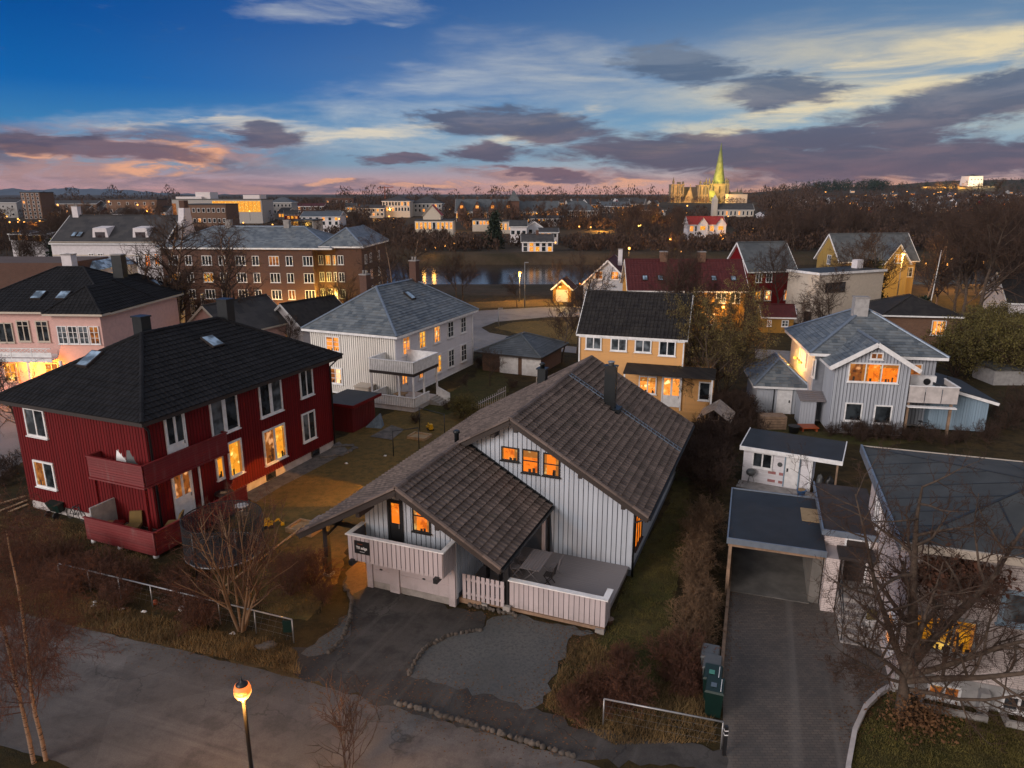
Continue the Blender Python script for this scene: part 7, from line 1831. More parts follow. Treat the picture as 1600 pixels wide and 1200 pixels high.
# sandbox, digger, slab board, tarp, planks
x,y = at(478,828); S = Thing('sandbox','square wooden sandbox with its lid leaning on one side','sandbox',TR,*FRD.L(x,y)); a,b_ = FRD.L(x,y)
g = M(); 
for q in ((-.8,.8,-.6,-.5),(-.8,.8,.5,.6),(-.8,-.7,-.5,.5),(.7,.8,-.5,.5)): g.box(a+q[0],a+q[1],b_+q[2],b_+q[3],0,.25)
S.part('frame', g, Mt['wood_pale']); g = M(); g.box(a-.7,a+.7,b_-.5,b_+.5,.05,.13); S.part('sand', g, Mt['sand']); g = M(); g.hexa([(a,b_+.3,.26),(a+.9,b_+.3,.26),(a+.9,b_+1.1,.3),(a,b_+1.1,.3),(a,b_+.3,.32),(a+.9,b_+.3,.32),(a+.9,b_+1.1,.36),(a,b_+1.1,.36)]); S.part('lid', g, Mt['grey_wood'])
x,y = at(660,684); S = Thing('sandbox','small shallow sandbox frame beside the concrete slabs','sandbox',TR,*FRD.L(x,y)); a,b_ = FRD.L(x,y); b_ -= .1
g = M()
for q in ((-.9,.5,-.5,-.4),(-.9,.5,.5,.6),(-.9,-.8,-.4,.5),(.4,.5,-.4,.5)): g.box(a+q[0],a+q[1],b_+q[2],b_+q[3],0,.2)
S.part('frame', g, Mt['wood_pale']); g = M(); g.box(a-.8,a+.4,b_-.4,b_+.5,.03,.1); S.part('sand', g, Mt['sand'])
def toy_truck(label, x, y, rz):
    t = Thing('toy_digger',label,'toy',0,0,0,0)
    g = M(); g.box(-.3,.12,-.16,.16,.12,.3); g.box(-.28,-.02,-.13,.13,.3,.5); t.part('body', g, Mt['yellow_plastic'])
    g = M(); g.bar((.1,0,.25),(.42,0,.42),.07,.07); g.bar((.42,0,.42),(.58,0,.14),.06,.06); g.box(.5,.68,-.1,.1,.05,.17); t.part('arm', g, Mt['yellow_plastic'])
    for sx in (-.22,.05):
        for sy in (-.17,.17): g = M(); g.tube([(sx,sy-.03,.1),(sx,sy+.03,.1)],.1,10); t.part('wheel', g, Mt['black'])
    t.root.location = (x,y,0); t.root.rotation_euler = (0,0,rz)
toy_truck('yellow toy digger on the lawn beside the trampoline', *at(423,824), .3); toy_truck('yellow toy digger beside the shallow sandbox', *at(672,672), 2.0)
x,y = at(590,668); g = M(); g.hexa([(x-.9,y,0),(x+.3,y-.3,0),(x+.4,y+.5,0),(x-.8,y+.8,0),(x-.4,y+.2,.5),(x+.15,y+.2,1.0),(x+.2,y+.45,.95),(x-.4,y+.5,.45)]); solo('tarpaulin','blue-grey tarpaulin over a heap behind the clothes lines','tarpaulin',g,Mt['tarp'],0,x,y)
for k,(p,q,lb) in enumerate((((0,800),(43,783),'long plank on the ground left of the red house, nearest the wall'),((15,802),(44,790),'short pale plank on the ground left of the red house'),((-5,792),(40,778),'long plank on the ground left of the red house, farthest from the street'))):
    A = Vector((*at(*p),.06+.03*k)); B = Vector((*at(*q),.06+.03*k)); g = M(); g.bar(A,B,.14,.05); solo('plank',lb,'plank',g,Mt['wood_pale'],0,A.x,A.y,group='planks beside the red house')
x,y = at(519,682); g = M(); g.bar((x,y-.2,0),(x-.25,y+.3,1.25),.18,.04); solo('plank','pale board leaning against the small red shed','plank',g,Mt['wood_pale'],0,x,y)
# balls and litter
x,y = at(243,945); g = M(); g.blob((x,y,.12),(.12,.12,.12),rough=0,sub=3); solo('ball','orange ball on the verge below the wire fence','ball',g,Mt['orange_rubber'],0,x,y)
x,y = at(284,955); g = M(); g.blob((x,y,.12),(.12,.12,.12),rough=0,sub=3); solo('ball','white football on the verge below the wire fence','ball',g,Mt['white_paint'],0,x,y)
rnd = random.Random(77)
for px,py in ((148,942),(190,953),(147,948),(225,957),(364,991),(700,714),(735,718),(541,725),(602,713),(418,1010)):
    x,y = at(px,py); g = M(); g.blob((x,y,.04),(.10,.07,.05),rough=.4,seed=px); solo('litter','small pale scrap lying in the withered grass','litter',g,Mt['white_paint'],0,x,y,group='pale scraps in the grass')
x,y = at(415,1012); g = M(); g.blob((x,y,.08),(.38,.22,.1),rough=.3,seed=9); solo('flat_stone','flat stone in the grass by the end of the wire fence','stone',g,Mt['stone_dark'],0,x,y)
# wheelie bins
def bin_(label, x, y, mat, sticker, rz):
    t = Thing('wheelie_bin',label,'bin',0,0,0,0)
    g = M(); g.hexa([(-.24,-.30,.06),(.24,-.30,.06),(.24,.26,.06),(-.24,.26,.06),(-.29,-.36,1.0),(.29,-.36,1.0),(.29,.36,1.0),(-.29,.36,1.0)]); t.part('body', g, Mt[mat])
    g = M(); g.hexa([(-.31,-.40,1.0),(.31,-.40,1.0),(.31,.38,1.02),(-.31,.38,1.02),(-.27,-.36,1.06),(.27,-.36,1.06),(.27,.36,1.10),(-.27,.36,1.10)]); l = t.part('lid', g, Mt[mat])
    if sticker: g = M(); g.hexa([(-.13,-.15,1.082),(.05,-.15,1.082),(.05,.05,1.09),(-.13,.05,1.09),(-.13,-.15,1.092),(.05,-.15,1.092),(.05,.05,1.10),(-.13,.05,1.10)]); t.part('sticker', g, Mt[sticker], l); g = M(); g.box(.18,.20,-.3,.3,1.07,1.10); t.part('hinge_bar', g, Mt['white_paint'], l)
    for s in (-.25,.25): g = M(); g.tube([(s-.03,.3,.1),(s+.03,.3,.1)],.1,10); t.part('wheel', g, Mt['black'])
    t.root.location = (x,y,0); t.root.rotation_euler = (0,0,rz)
bin_('green wheelie bin with a mint sticker, farther from the street', *at(1111,1092), 'green_plastic','sign_mint',R(-20)); bin_('green wheelie bin with a pale blue sticker, nearest the street', *at(1114,1113), 'green_plastic','glass_blue',R(-20))
bin_('grey wheelie bin next to the green bins', *at(1110,1075), 'grey_plastic',None,R(-20)); bin_('dark grey wheelie bin farthest from the street', *at(1107,1058), 'grey_plastic',None,R(-20))
x,y = at(952,975); g = M(); g.lathe((x,y,0),[(.12,0),(.17,.22),(.18,.24)],12); solo('plant_pot','terracotta pot at the corner of the terrace fence','pot',g,Mt['orange_rubber'] if False else Mt['brick_brown'],0,x,y)
# wheelbarrow / bike at red house front
a,b_ = FRD.at(90,806); S = Thing('wheelbarrow','green tipped wheelbarrow against the front wall of the red house','wheelbarrow',TR,a,b_)
g = M(); g.hexa([(a-.35,b_-.1,.25),(a+.35,b_-.1,.25),(a+.35,b_+.35,.35),(a-.35,b_+.35,.35),(a-.5,b_-.25,.75),(a+.5,b_-.25,.75),(a+.5,b_+.4,.85),(a-.5,b_+.4,.85)]); S.part('tray', g, Mt['green_plastic'])
for s in (-.3,.3): g = M(); g.tube([(a+s,b_-.3,.18),(a+s+.06,b_-.3,.18)],.18,12); S.part('wheel', g, Mt['black'])
for s in (-.25,.25): g = M(); g.bar((a+s,b_+.3,.4),(a+s,b_+.45,.9),.03,.03); S.part('handle', g, Mt['wood_pale'])
a,b_ = FRD.at(120,812); S = Thing('bicycle','small bicycle leaning by the front wall of the red house','bicycle',TR,a,b_)
for s in (-.45,.45): g = M(); g.tube([(a+s+.27*math.cos(t*.39),b_,.28+.27*math.sin(t*.39)) for t in range(17)],.022,6); S.part('wheel', g, Mt['black'])
g = M(); 
for p,q in (((-.45,.28),(-.15,.72)),((-.15,.72),(.3,.72)),((.3,.72),(0,.28)),((0,.28),(-.15,.72)),((0,.28),(-.45,.28)),((.3,.85),(.45,.28))): g.tube([(a+p[0],b_,p[1]),(a+q[0],b_,q[1])],.02,6)
S.part('frame', g, Mt['black_metal']); g = M(); g.tube([(a+.3,b_-.22,.9),(a+.3,b_+.22,.9)],.018,6); S.part('handlebar', g, Mt['black'])
# greenhouse
x,y = at(1112,688); TG2 = -24; F2 = Frame(TG2); a,b_ = F2.L(x,y)
S = Thing('greenhouse','small greenhouse with clouded pale roof panels behind the chalet house','greenhouse',TG2,a,b_+1.2)
g = M(); w_,d_,h_ = 1.05,2.6,1.45
for sx in (-w_,w_):
    for k in range(4): g.bar((a+sx,b_+d_*k/3,0),(a+sx,b_+d_*k/3,h_),.05,.05)
    g.bar((a+sx,b_,h_),(a+sx,b_+d_,h_),.05,.05)
for bb in (b_,b_+d_): 
    g.bar((a-w_,bb,h_),(a,bb,h_+.75),.05,.05); g.bar((a+w_,bb,h_),(a,bb,h_+.75),.05,.05); g.bar((a-.35,bb,0),(a-.35,bb,h_+.4),.05,.05); g.bar((a+.35,bb,0),(a+.35,bb,h_+.4),.05,.05); g.bar((a-w_,bb,h_),(a+w_,bb,h_),.05,.05)
g.bar((a,b_,h_+.75),(a,b_+d_,h_+.75),.08,.08); S.part('frame', g, Mt['tan_trim'])
g = M()
for s in (-1,1): g.hexa([(a+s*1.15,b_-.1,h_-.06),(a+s*1.15,b_+d_+.1,h_-.06),(a,b_+d_+.1,h_+.77),(a,b_-.1,h_+.77),(a+s*1.15,b_-.1,h_-.03),(a+s*1.15,b_+d_+.1,h_-.03),(a,b_+d_+.1,h_+.80),(a,b_-.1,h_+.80)])
S.part('roof', g, Mt['poly_glazing'])
# white trellis and old fence beyond the chalet
A = Vector((*at(838,612),0)); B = Vector((*at(853,600),0)); g = M()
for k in range(5): p = A.lerp(B,k/4); g.bar(p,p+Vector((0,0,1.3)),.05,.04)
for z in (.35,.75,1.2): g.bar(A+Vector((0,0,z)),B+Vector((0,0,z)),.04,.06)
solo('trellis','white garden trellis behind the chalet roof ridge','trellis',g,Mt['cream_render'],0,A.x,A.y)
A = Vector((*at(738,655),0)); B = Vector((*at(790,628),0)); g = M()
for k in range(18): p = A.lerp(B,k/17); g.bar(p,p+Vector((0,0,1.15+.15*(k>12))),.17,.03)
for z in (.3,.95): g.bar(A+Vector((0,.05,z)),B+Vector((0,.05,z)),.06,.04)
solo('garden_fence','old pale board fence at the edge of the green lawn','fence',g,Mt['pinkish_board'],0,A.x,A.y)
g = M(); A = Vector((*at(548,662),0)); B = Vector((*at(565,658),0)); g.bar(A+Vector((0,0,.3)),B+Vector((0,0,.3)),.1,.6); solo('garden_wall','low pale garden wall beside the small red shed','wall',g,Mt['concrete'],0,A.x,A.y)
# pots, compost, bench in front of the grey house
x,y = at(1205,668); g = M()
for k in range(5): g.box(x-.9,x+.9,y-.5,y+.5,k*.2,k*.2+.17)
solo('compost_bin','slatted timber compost bin in front of the grey garage','compost bin',g,Mt['tan_trim'],0,x,y)
x,y = at(1262,672); g = M(); g.box(x-.6,x+.6,y-.5,y+.5,.25,.32)
for sx in (-.5,.5): g.box(x+sx-.05,x+sx+.05,y-.4,y+.4,0,.25)
solo('garden_bench','low orange garden bench in front of the grey house','bench',g,Mt['orange_rubber'],0,x,y)
x,y = at(1240,676); g = M(); g.lathe((x,y,0),[(.3,0),(.4,.5),(.42,.52)],14); solo('plant_tub','dark plant tub beside the orange garden bench','pot',g,Mt['black'],0,x,y)
x,y = at(1100,634); g = M()
for k in range(4): g.tube([(x-1.6,y+.15*k,.25+.22*(k%2)),(x+1.2,y+.15*k,.3+.22*(k%2))],.14,7)
solo('log_pile','dark log pile under a cover on the terrace of the apricot house','logs',g,Mt['twig'],0,x,y)
x,y = at(1465,640); S = Thing('bicycle','dark bicycle with a carrier beside the balcony post of the grey house','bicycle',0,x,y)
for s in (-.5,.5): g = M(); g.tube([(x+s+.33*math.cos(t*.39),y,.33+.33*math.sin(t*.39)) for t in range(17)],.03,6); S.part('wheel', g, Mt['black'])
g = M()
for p,q in (((-.5,.33),(-.2,.85)),((-.2,.85),(.35,.85)),((.35,.85),(0,.33)),((0,.33),(-.2,.85)),((.35,1.0),(.5,.33)),((-.2,.8),(-.8,.8))): g.tube([(x+p[0],y,p[1]),(x+q[0],y,q[1])],.025,6)
S.part('frame', g, Mt['black_metal'])
# flagpole by the yellow house
x,y,_ = dist(1458,437,92); g = M(); g.tube([(x,y,0),(x+.5,y,9.5)],[.08,.04],8); solo('flagpole','slightly leaning white flagpole beside the brick bungalow','flagpole',g,Mt['white_paint'],0,x,y)
# ================================================================= THE TOWN ACROSS THE RIVER
def block(name, label, cat, px0, px1, ybase, yeave, yridge, Y, d, wall, rf, kind='gable', ridge='a', wins=None, group=None, th=0, trim='white_paint', lit=('lit_warm',), chim=0):
    x0,_,zt = dist(px0,yeave,Y); x1 = dist(px1,yeave,Y)[0]; zb = dist(px0,ybase,Y)[2]; zr = dist(px0,yridge,Y+(d/2 if ridge == 'a' or kind != 'gable' else 0))[2]
    h = max(.5, zr-zt); zg = min(zb, hz_((x0+x1)/2, Y))-2
    F = Frame(th); a,b = F.L(x0,Y); w = x1-x0
    T = Thing(name,label,cat,th,a+w/2,b+d/2,zb,group)
    m = M()
    if kind == 'flat': m.box(a,a+w,b,b+d,zg,zt)
    else: gable_walls(m,a,a+w,b,b+d,zg,zt,h,ridge if kind == 'gable' else None)
    T.part('wall', m, Mt[wall])
    if kind == 'flat': r = M(); r.box(a-.2,a+w+.2,b-.2,b+d+.2,zt,zt+.4); ro = T.part('roof', r, Mt[rf])
    else: ro = roof(T,kind,a,a+w,b,b+d,zt,h,.4,rf,trim,ridge=ridge,detail=1,th=.25)
    if wins:
        rows, cols, ww, hh, p_lit = wins; rr = random.Random(int(px0*7+ybase))
        sto = (zt-max(zb,hz_((x0+x1)/2,Y)))/rows
        for j in range(rows):
            for i in range(cols):
                s = a + w*(i+.5)/cols - ww/2; z0 = zt - sto*(j+1) + (sto-hh)*.45
                p = rr.choice(lit) if rr.random() < p_lit else 'glass'
                g = M(); g.box(s-.12,s+ww+.12,b-.05,b,z0-.12,z0+hh+.12); g.box(s,s+ww,b-.08,b-.04,z0,z0+hh,1); 
                T.part('window', g, [Mt['white_paint'],Mt[p]])
    for k in range(chim): chimney(T,a+w*(k+.5)/chim,b+d/2,zt,zr+1.2,.8,.8,'brick_red',ro)
    return T,a,b,w,zt,zr
LW = ('lit_warm','lit_yellow')
block('riverside_house','pale blue-white house with grey roof on the far river bank','house',816,864,399,377,366,214,7,'white_lap','roof_far',wins=(2,5,1.1,1.3,.5),lit=LW,chim=1)
block('white_house','white house with dark roof above the riverside house, left one','house',797,823,372,353,344,256,8,'white_render','roof_far',wins=(1,3,1.2,1.3,.2))
block('white_house','blue-white gabled house above the riverside house, right one','house',823,847,368,354,346,262,8,'blue_white','roof_far',ridge='b',wins=(1,2,1.2,1.3,.0))
block('white_house','low white house with a brown roof right of the gabled pair','house',843,872,373,362,356,250,7,'white_render','roof_far',wins=(1,3,1.1,1.2,.7),lit=LW)
T,a,b,w,zt,zr = block('red_roof_villa','large cream villa with a bright red roof and a row of lit windows','house',648,708,360,345,334,270,10,'cream_render','roof_far',kind='flat',wins=(1,9,.9,2.4,.9),lit=LW)
m = M(); m.box(a+3,a+9.5,b+1,b+9,zt,zt+2.2); T.part('upper_wall', m, Mt['cream_render']); r = M(); P,rl,hp = roof_planes('gable',a+3,a+9.5,b+1,b+9,zt+2.2,3.6,.4,ridge='b')
for p in P: plane_uv(r,*p); slab_under(r,*p,th=.2,mi=1)
m = M(); m.hexa([(a+3,b+1,zt+2.2),(a+9.5,b+1,zt+2.2),(a+9.5,b+9,zt+2.2),(a+3,b+9,zt+2.2),(a+6.2,b+1,zt+5.6),(a+6.3,b+1,zt+5.6),(a+6.3,b+9,zt+5.6),(a+6.2,b+9,zt+5.6)]); T.part('gable_wall', m, Mt['cream_render'])
T.part('upper_roof', r, [Mt['roof_bright'],Mt['cream_render']])
block('yellow_school','cream school building with columns under a dark hipped roof','school',597,640,331,314,306,425,18,'cream_render','roof_far',kind='hip',wins=(2,9,1.0,2.0,.1)); block('school_wing','long dark roofed wing behind the cream school building','school',640,690,332,318,307,440,18,'grey_render','roof_far',kind='hip',wins=(2,8,1.2,1.6,.1))
# long brick institution with gables
T,a,b,w,zt,zr = block('brick_institution','long brick institution with steep slate roofs and lit gables','institution',712,800,356,331,311,380,14,'brick_red','slate_far',kind='gable',wins=(3,16,1.0,1.6,.3),lit=LW,chim=4)
for k in range(4):
    s = a+1+k*8.0; m = M(); m.box(s,s+4.5,b-1.5,b+.1,-3,zt+1.5); m.poly([(s,b-1.5,zt+1.5),(s+4.5,b-1.5,zt+1.5),(s+2.25,b-1.5,zt+5.5)]); m.poly([(s+4.5,b+3,zt+1.5),(s,b+3,zt+1.5),(s+2.25,b+3,zt+5.5)]); g_ = T.part('gable', m, Mt['brick_red'])
    r = M(); P,_,_ = roof_planes('gable',s,s+4.5,b-1.5,b+5,zt+1.5,4.0,.2,ridge='b'); [plane_uv(r,*p) for p in P]; T.part('gable_roof', r, Mt['slate_far'], g_)
    g = M(); g.box(s+1.5,s+3.0,b-1.58,b-1.5,zt+1.8,zt+3.2); T.part('window', g, Mt['lit_warm'], g_)
m = M(); m.box(a+27.5,a+33,b-1,b+8,0,zt+5.5); T.part('tower', m, Mt['brick_red']); r = M(); P,_,hp = roof_planes('hip',a+27.5,a+33,b-1,b+8,zt+5.5,5.5,.4); [plane_uv(r,*p) for p in P]; T.part('tower_roof', r, Mt['slate_far'])
block('brick_wing','right wing of the brick institution with rows of lit windows','institution',808,873,358,331,314,384,14,'brick_red','slate_far',kind='gable',wins=(3,14,.9,1.5,.55),lit=LW,chim=3)
block('slate_roof_block','slate-roofed block behind trees right of the brick institution','building',873,935,350,329,314,400,16,'brick_brown','slate_far',kind='hip',wins=(2,10,1.0,1.5,.2),lit=LW,chim=3)
block('terrace_house','row of white garden houses below the brick institution','house',812,880,348,341,337,330,7,'white_render','roof_far',wins=(1,8,1.0,1.2,.4),lit=LW)
block('pavilion','lit low pavilion among trees left of the tall conifer','pavilion',738,770,352,344,341,300,7,'cream_render','roof_far',kind='flat',wins=(1,6,.9,1.4,.8),lit=LW); block('pavilion','lit low pavilion right of the tall conifer','pavilion',780,800,362,346,343,290,7,'cream_render','roof_far',kind='flat',wins=(1,3,.8,2.4,.8),lit=LW)
# glass building, far left
T,a,b,w,zt,zr = block('glass_building','wide modern building with glowing yellow glass front','building',268,408,345,312,308,400,20,'grey_render','felt',kind='flat')
for s0,s1,z0,z1,p in ((22,49,zt-6.5,zt-.7,'lit_yellow'),(0,3,zt-8,zt-2,'lit_dim'),(3.5,6.5,zt-10,zt-6,'lit_warm'),(22,26,zt-9.5,zt-7.2,'lit_yellow'),(29,34,zt-9.5,zt-7.8,'lit_warm')):
    for k in range(int((s1-s0)/2.2)): g = M(); g.box(a+s0+k*2.2,a+s0+k*2.2+2.05,b-.1,b,z0,z1); T.part('window', g, Mt[p])
m = M(); m.box(a+12,a+20,b+3,b+14,zt+.4,zt+4); m.box(a+2,a+16,b+1,b+14,zt+.4,zt+1.6); m.box(a+38,a+47,b+3,b+14,zt+.4,zt+2.5); T.part('roof_storey', m, Mt['white_render'])
block('dark_brick_hall','dark brick hall in front of the glowing glass building','building',290,352,352,320,318,300,14,'brick_brown','felt_dark',kind='flat',wins=(2,8,1.0,1.5,.1))
block('tower_block','dark brick tower block on the far left','tower',31,61,350,301,299,450,14,'brick_brown','felt_dark',kind='flat',wins=(7,4,1.2,1.4,.05))
for k,(p0,p1,yb,ye,yr,Y,wl,rf,kd,lb) in enumerate((
    (165,245,335,312,309,420,'brick_brown','felt_dark','flat','long dark flat building left of the glowing glass building'),
    (-60,25,345,316,311,470,'grey_render','roof_far','gable','long dark roofed building at the far left edge'),
    (70,150,338,318,313,520,'brick_brown','roof_far','gable','dark gabled row behind the tower block'),
    (420,455,335,316,308,430,'grey_render','slate_far','hip','domed-roof dark house right of the glowing glass building'),
    (508,552,320,309,306,620,'brick_red','felt','flat','orange brick block on the skyline left of centre'),
    (455,505,335,322,318,460,'brick_red','roof_red','gable','red brick row left of centre on the far bank'),
    (470,530,352,338,330,300,'white_render','slate_far','gable','white gabled house beyond the brick block roof'),
    (455,488,362,346,343,220,'cream_render','felt','flat','low building with orange lit front behind the brick block roof'),
    (560,600,338,325,320,420,'grey_render','roof_far','gable','grey roofed row left of the cream school'),
    (940,985,338,322,315,460,'brick_brown','slate_far','gable','slate-roofed house on the skyline right of the institution'),
    (985,1040,345,328,320,430,'grey_render','roof_far','hip','dark hipped house left of the cathedral'),
    (15,42,376,365,360,185,'white_render','roof_far','gable','small white house at the far left, nearer the edge'),
    (44,66,378,366,361,180,'white_render','roof_far','gable','small white house at the far left beside the conifer'),
    (1195,1240,347,336,331,350,'white_render','roof_far','gable','pale low row at the foot of the wooded hill'),
    )):
    block('town_building',lb,'building',p0,p1,yb,ye,yr,Y,12,wl,rf,kind=kd,wins=(2 if yb-ye > 12 else 1,6,1.1,1.4,.35),lit=LW)
# ---------------------------------------------------------------- cathedral
CY = 900; 
def cz(py): return dist(800,py,CY)[2]
def cx_(px): return dist(px,310,CY)[0]
T = Thing('cathedral','floodlit stone cathedral with tall green spire and pinnacled towers','cathedral',0,cx_(1100),CY+20,cz(330))
zb = cz(340); mpx = (cx_(1110)-cx_(1100))/10
def spire(m, x, y, z0, z1, r, n=8, mi=0): m.tube([(x,y,z0),(x,y,z0+(z1-z0)*.5),(x,y,z1)],[r,r*.48,.05],n,mi)
def tower(name, p0, p1, ytop, pins, yb=340, d=14, y=CY):
    x0,x1 = cx_(p0),cx_(p1); m = M(); zt_ = cz(ytop); m.box(x0,x1,y,y+d,zb,zt_)
    n = 4
    for k in range(3):                                     # tall lancet openings and string courses
        s = x0+(x1-x0)*(k+.5)/3; m.box(s-.7,s+.7,y-.3,y,zt_-11,zt_-3,1); m.box(s-.6,s+.6,y-.3,y,zt_-22,zt_-14,1)
    m.box(x0-.4,x1+.4,y-.4,y+d+.4,zt_-1,zt_); m.box(x0-.4,x1+.4,y-.4,y+d+.4,zt_-12.6,zt_-12)
    o = T.part(name, m, [Mt['stone'],Mt['black']])
    for (px,yt) in pins:
        g = M(); x = cx_(px)
        for yy in (y+1,): g.tube([(x,yy,zb+6),(x,yy,zt_+2.5)],1.35,8); spire(g,x,yy,zt_+2.5,cz(yt),1.6)
        T.part('pinnacle', g, Mt['stone_dark'], o)
    return o
tower('tower',1048,1068,288,((1051,276),(1058,284),(1061,284),(1066,283)))
tower('tower',1091,1107,289,((1093,281),(1099,284),(1102,277),(1107,276)),d=16)
tower('tower',1109,1138,287,((1112,280),(1133,276),(1136,279)),d=22)
m = M(); x = cx_(1125); zt_ = cz(289); m.tube([(x,CY+11,zt_),(x,CY+11,cz(286)),(x,CY+11,cz(262)),(x,CY+11,cz(222))],[9.3,8.0,4.6,.15],8); T.part('spire', m, Mt['copper'])
m = M()
for k in range(8): t = k*.785+.39; m.tube([(x+8.4*math.cos(t),CY+11+8.4*math.sin(t),zt_),(x+8.4*math.cos(t),CY+11+8.4*math.sin(t),cz(282))],[.9,.05],6)
T.part('spire_pinnacles', m, Mt['stone_dark'])
x0,x1 = cx_(1068),cx_(1094); m = M(); ze = cz(312); m.box(x0,x1,CY+3,CY+18,zb,ze); m.poly([(x0,CY+3,ze),(x0,CY+18,ze),(x0,CY+10.5,cz(293))][::-1]); ns = T.part('nave', m, Mt['stone'])
r = M(); plane_uv(r,(x0,CY+2,ze-1),(x1,CY+2,ze-1),(x0,CY+10.5,cz(292)),(x1,CY+10.5,cz(292))); plane_uv(r,(x1,CY+19,ze-1),(x0,CY+19,ze-1),(x1,CY+10.5,cz(292)),(x0,CY+10.5,cz(292))); T.part('nave_roof', r, Mt['roof_far'], ns)
m = M(); xg = cx_(1078); m.poly([(cx_(1070),CY+1,zb),(cx_(1084),CY+1,zb),(cx_(1084),CY+1,cz(312)),(xg,CY+1,cz(291)),(cx_(1070),CY+1,cz(312))]); m.box(xg-.5,xg+.5,CY+1,CY+2,cz(291),cz(288.5)); T.part('transept_gable', m, Mt['stone'], ns)
x0,x1 = cx_(1106),cx_(1120); m = M(); m.box(x0,x1,CY-8,CY+4,zb,cz(314)); q = T.part('chapter', m, Mt['stone_dark']); r = M(); plane_uv(r,(x0,CY-9,cz(314)),(x1,CY-9,cz(314)),(x0+1,CY+2,cz(294)),(x1-5,CY+2,cz(294))); plane_uv(r,(x1,CY-9,cz(314)),(x1+3,CY+6,cz(314)),(x1-5,CY+2,cz(294)),(x1-5,CY+2,cz(294))); T.part('chapter_roof', r, Mt['copper'], q)
x0,x1 = cx_(1137),cx_(1162); m = M(); m.box(x0,x1,CY+4,CY+16,zb,cz(300)); c_ = T.part('choir', m, Mt['stone_dark'])
for px,yt in ((1140,294),(1153,293),(1159,292.5)): g = M(); spire(g,cx_(px),CY+5,cz(301),cz(yt),1.3); T.part('pinnacle', g, Mt['stone_dark'], c_)
lamp_pts = ((1055,314,-42,95000,(1,.5,.08)),(1078,316,-45,120000,(1,.48,.07)),(1100,314,-38,60000,(1,.5,.1)),(1118,298,-22,14000,(1,.75,.12)))
for px,py,dy,en,col in lamp_pts: lamp_light('cathedral_floodlight', (cx_(px),CY+dy,cz(py)), en, col, 1.0)
lamp_light('spire_floodlight', (cx_(1117),CY-14,cz(276)), 26000, (1,.74,.08), .8)
block('scaffolded_block','white sheeted scaffold block beside the cathedral choir','building',1138,1168,322,304,303,880,12,'cream_render','cream_render',kind='flat')
x,y,z = dist(1166,318,870); lamp_light('sheet_light', (x-1,y-8,z), 2500, (1,.5,.15), .5)
T,a,b,w,zt,zr = block('palace','long white palace wing with dark roof in front of the cathedral','palace',1120,1178,341,327,318,420,9,'cream_render','roof_far',kind='gable',wins=(1,9,.9,2.2,.1))
m = M(); m.box(a-2.2,a+.2,b-.5,b+4,0,zr+2.2); m.hexa([(a-2.3,b-.6,zr+2.2),(a+.3,b-.6,zr+2.2),(a+.3,b+4.1,zr+2.2),(a-2.3,b+4.1,zr+2.2),(a-1.1,b+1.6,zr+5),(a-.9,b+1.6,zr+5),(a-.9,b+1.8,zr+5),(a-1.1,b+1.8,zr+5)]); T.part('tower', m, Mt['cream_render'])
T,a,b,w,zt,zr = block('red_roof_house','white house with two gables and a red roof below the cathedral','house',1077,1133,364,350,338,262,8,'white_render','roof_bright',kind='gable',wins=(1,7,1.2,1.8,.55),lit=LW)
for s in (.36,.86):
    g0 = a+w*s; m = M(); m.box(g0-1.9,g0+1.9,b-1.2,b+.1,zt-7,zt); m.poly([(g0-1.9,b-1.2,zt),(g0+1.9,b-1.2,zt),(g0,b-1.2,zt+2.4)]); g_ = T.part('gable', m, Mt['white_render']); r = M(); P,_,_ = roof_planes('gable',g0-1.9,g0+1.9,b-1.4,b+4,zt,2.45,.2,ridge='b'); [plane_uv(r,*p) for p in P]; T.part('gable_roof', r, Mt['roof_bright'], g_)
    x = g0; g = M(); g.box(g0-.9,g0+.9,b-1.28,b-1.2,zt-2.0,zt-.7); T.part('window', g, Mt['lit_yellow'], g_)
# ---------------------------------------------------------------- fortress and houses on the hill
def fz(px, py, Y): return dist(px,py,Y)
FY = hit(1522,291,1000)[1]; x0,_,z0 = fz(1512,291,FY); x1,_,_ = fz(1536,291,FY); z1 = fz(1520,275,FY)[2]
T = Thing('fortress_tower','floodlit white fortress tower on the hilltop','fortress',0,(x0+x1)/2,FY+10,z0)
m = M(); m.hexa([(x0,FY,z0-6),(x1,FY,z0-6),(x1,FY+30,z0-6),(x0,FY+30,z0-6),(x0+1.5,FY+2,z1),(x1-1.5,FY+2,z1),(x1-1.5,FY+28,z1),(x0+1.5,FY+28,z1)]); T.part('wall', m, Mt['white_render'])
r = M(); P,_,_ = roof_planes('hip',x0+4,x1-4,FY+4,FY+26,z1,3.6,1.0); [plane_uv(r,*p) for p in P]; T.part('roof', r, Mt['roof_far'])
for k in range(4): g = M(); s = x0+6+k*6.5; g.box(s,s+1.6,FY+1,FY+2.5,z1-8,z1-5.5); T.part('window', g, Mt['glass'])
lamp_light('fortress_light', (x0+6,FY-22,z0+6), 42000, (1,.78,.42), 1.0); lamp_light('fortress_light_b', (x1+4,FY-18,z0+6), 26000, (1,.7,.3), 1.0)
for k,(p0,p1,yy) in enumerate(((1440,1508,294),(1538,1640,296))):
    xa,_,za = fz(p0,yy,FY-10); xb,_,zb_ = fz(p1,yy,FY-10); g = M(); g.box(xa,xb,FY-10,FY-4,za-14,za+2.5); solo('rampart',('amber lit rampart left of the fortress tower','amber lit rampart right of the fortress tower')[k],'wall',g,Mt['stone'],0,xa,FY-10)
    for q in range(3): t = (q+.5)/3; lamp_light('rampart_light', (xa+(xb-xa)*t,FY-22,za+4), 60000, (1,.5,.08), .6)
rr = random.Random(4)
protoH = {}
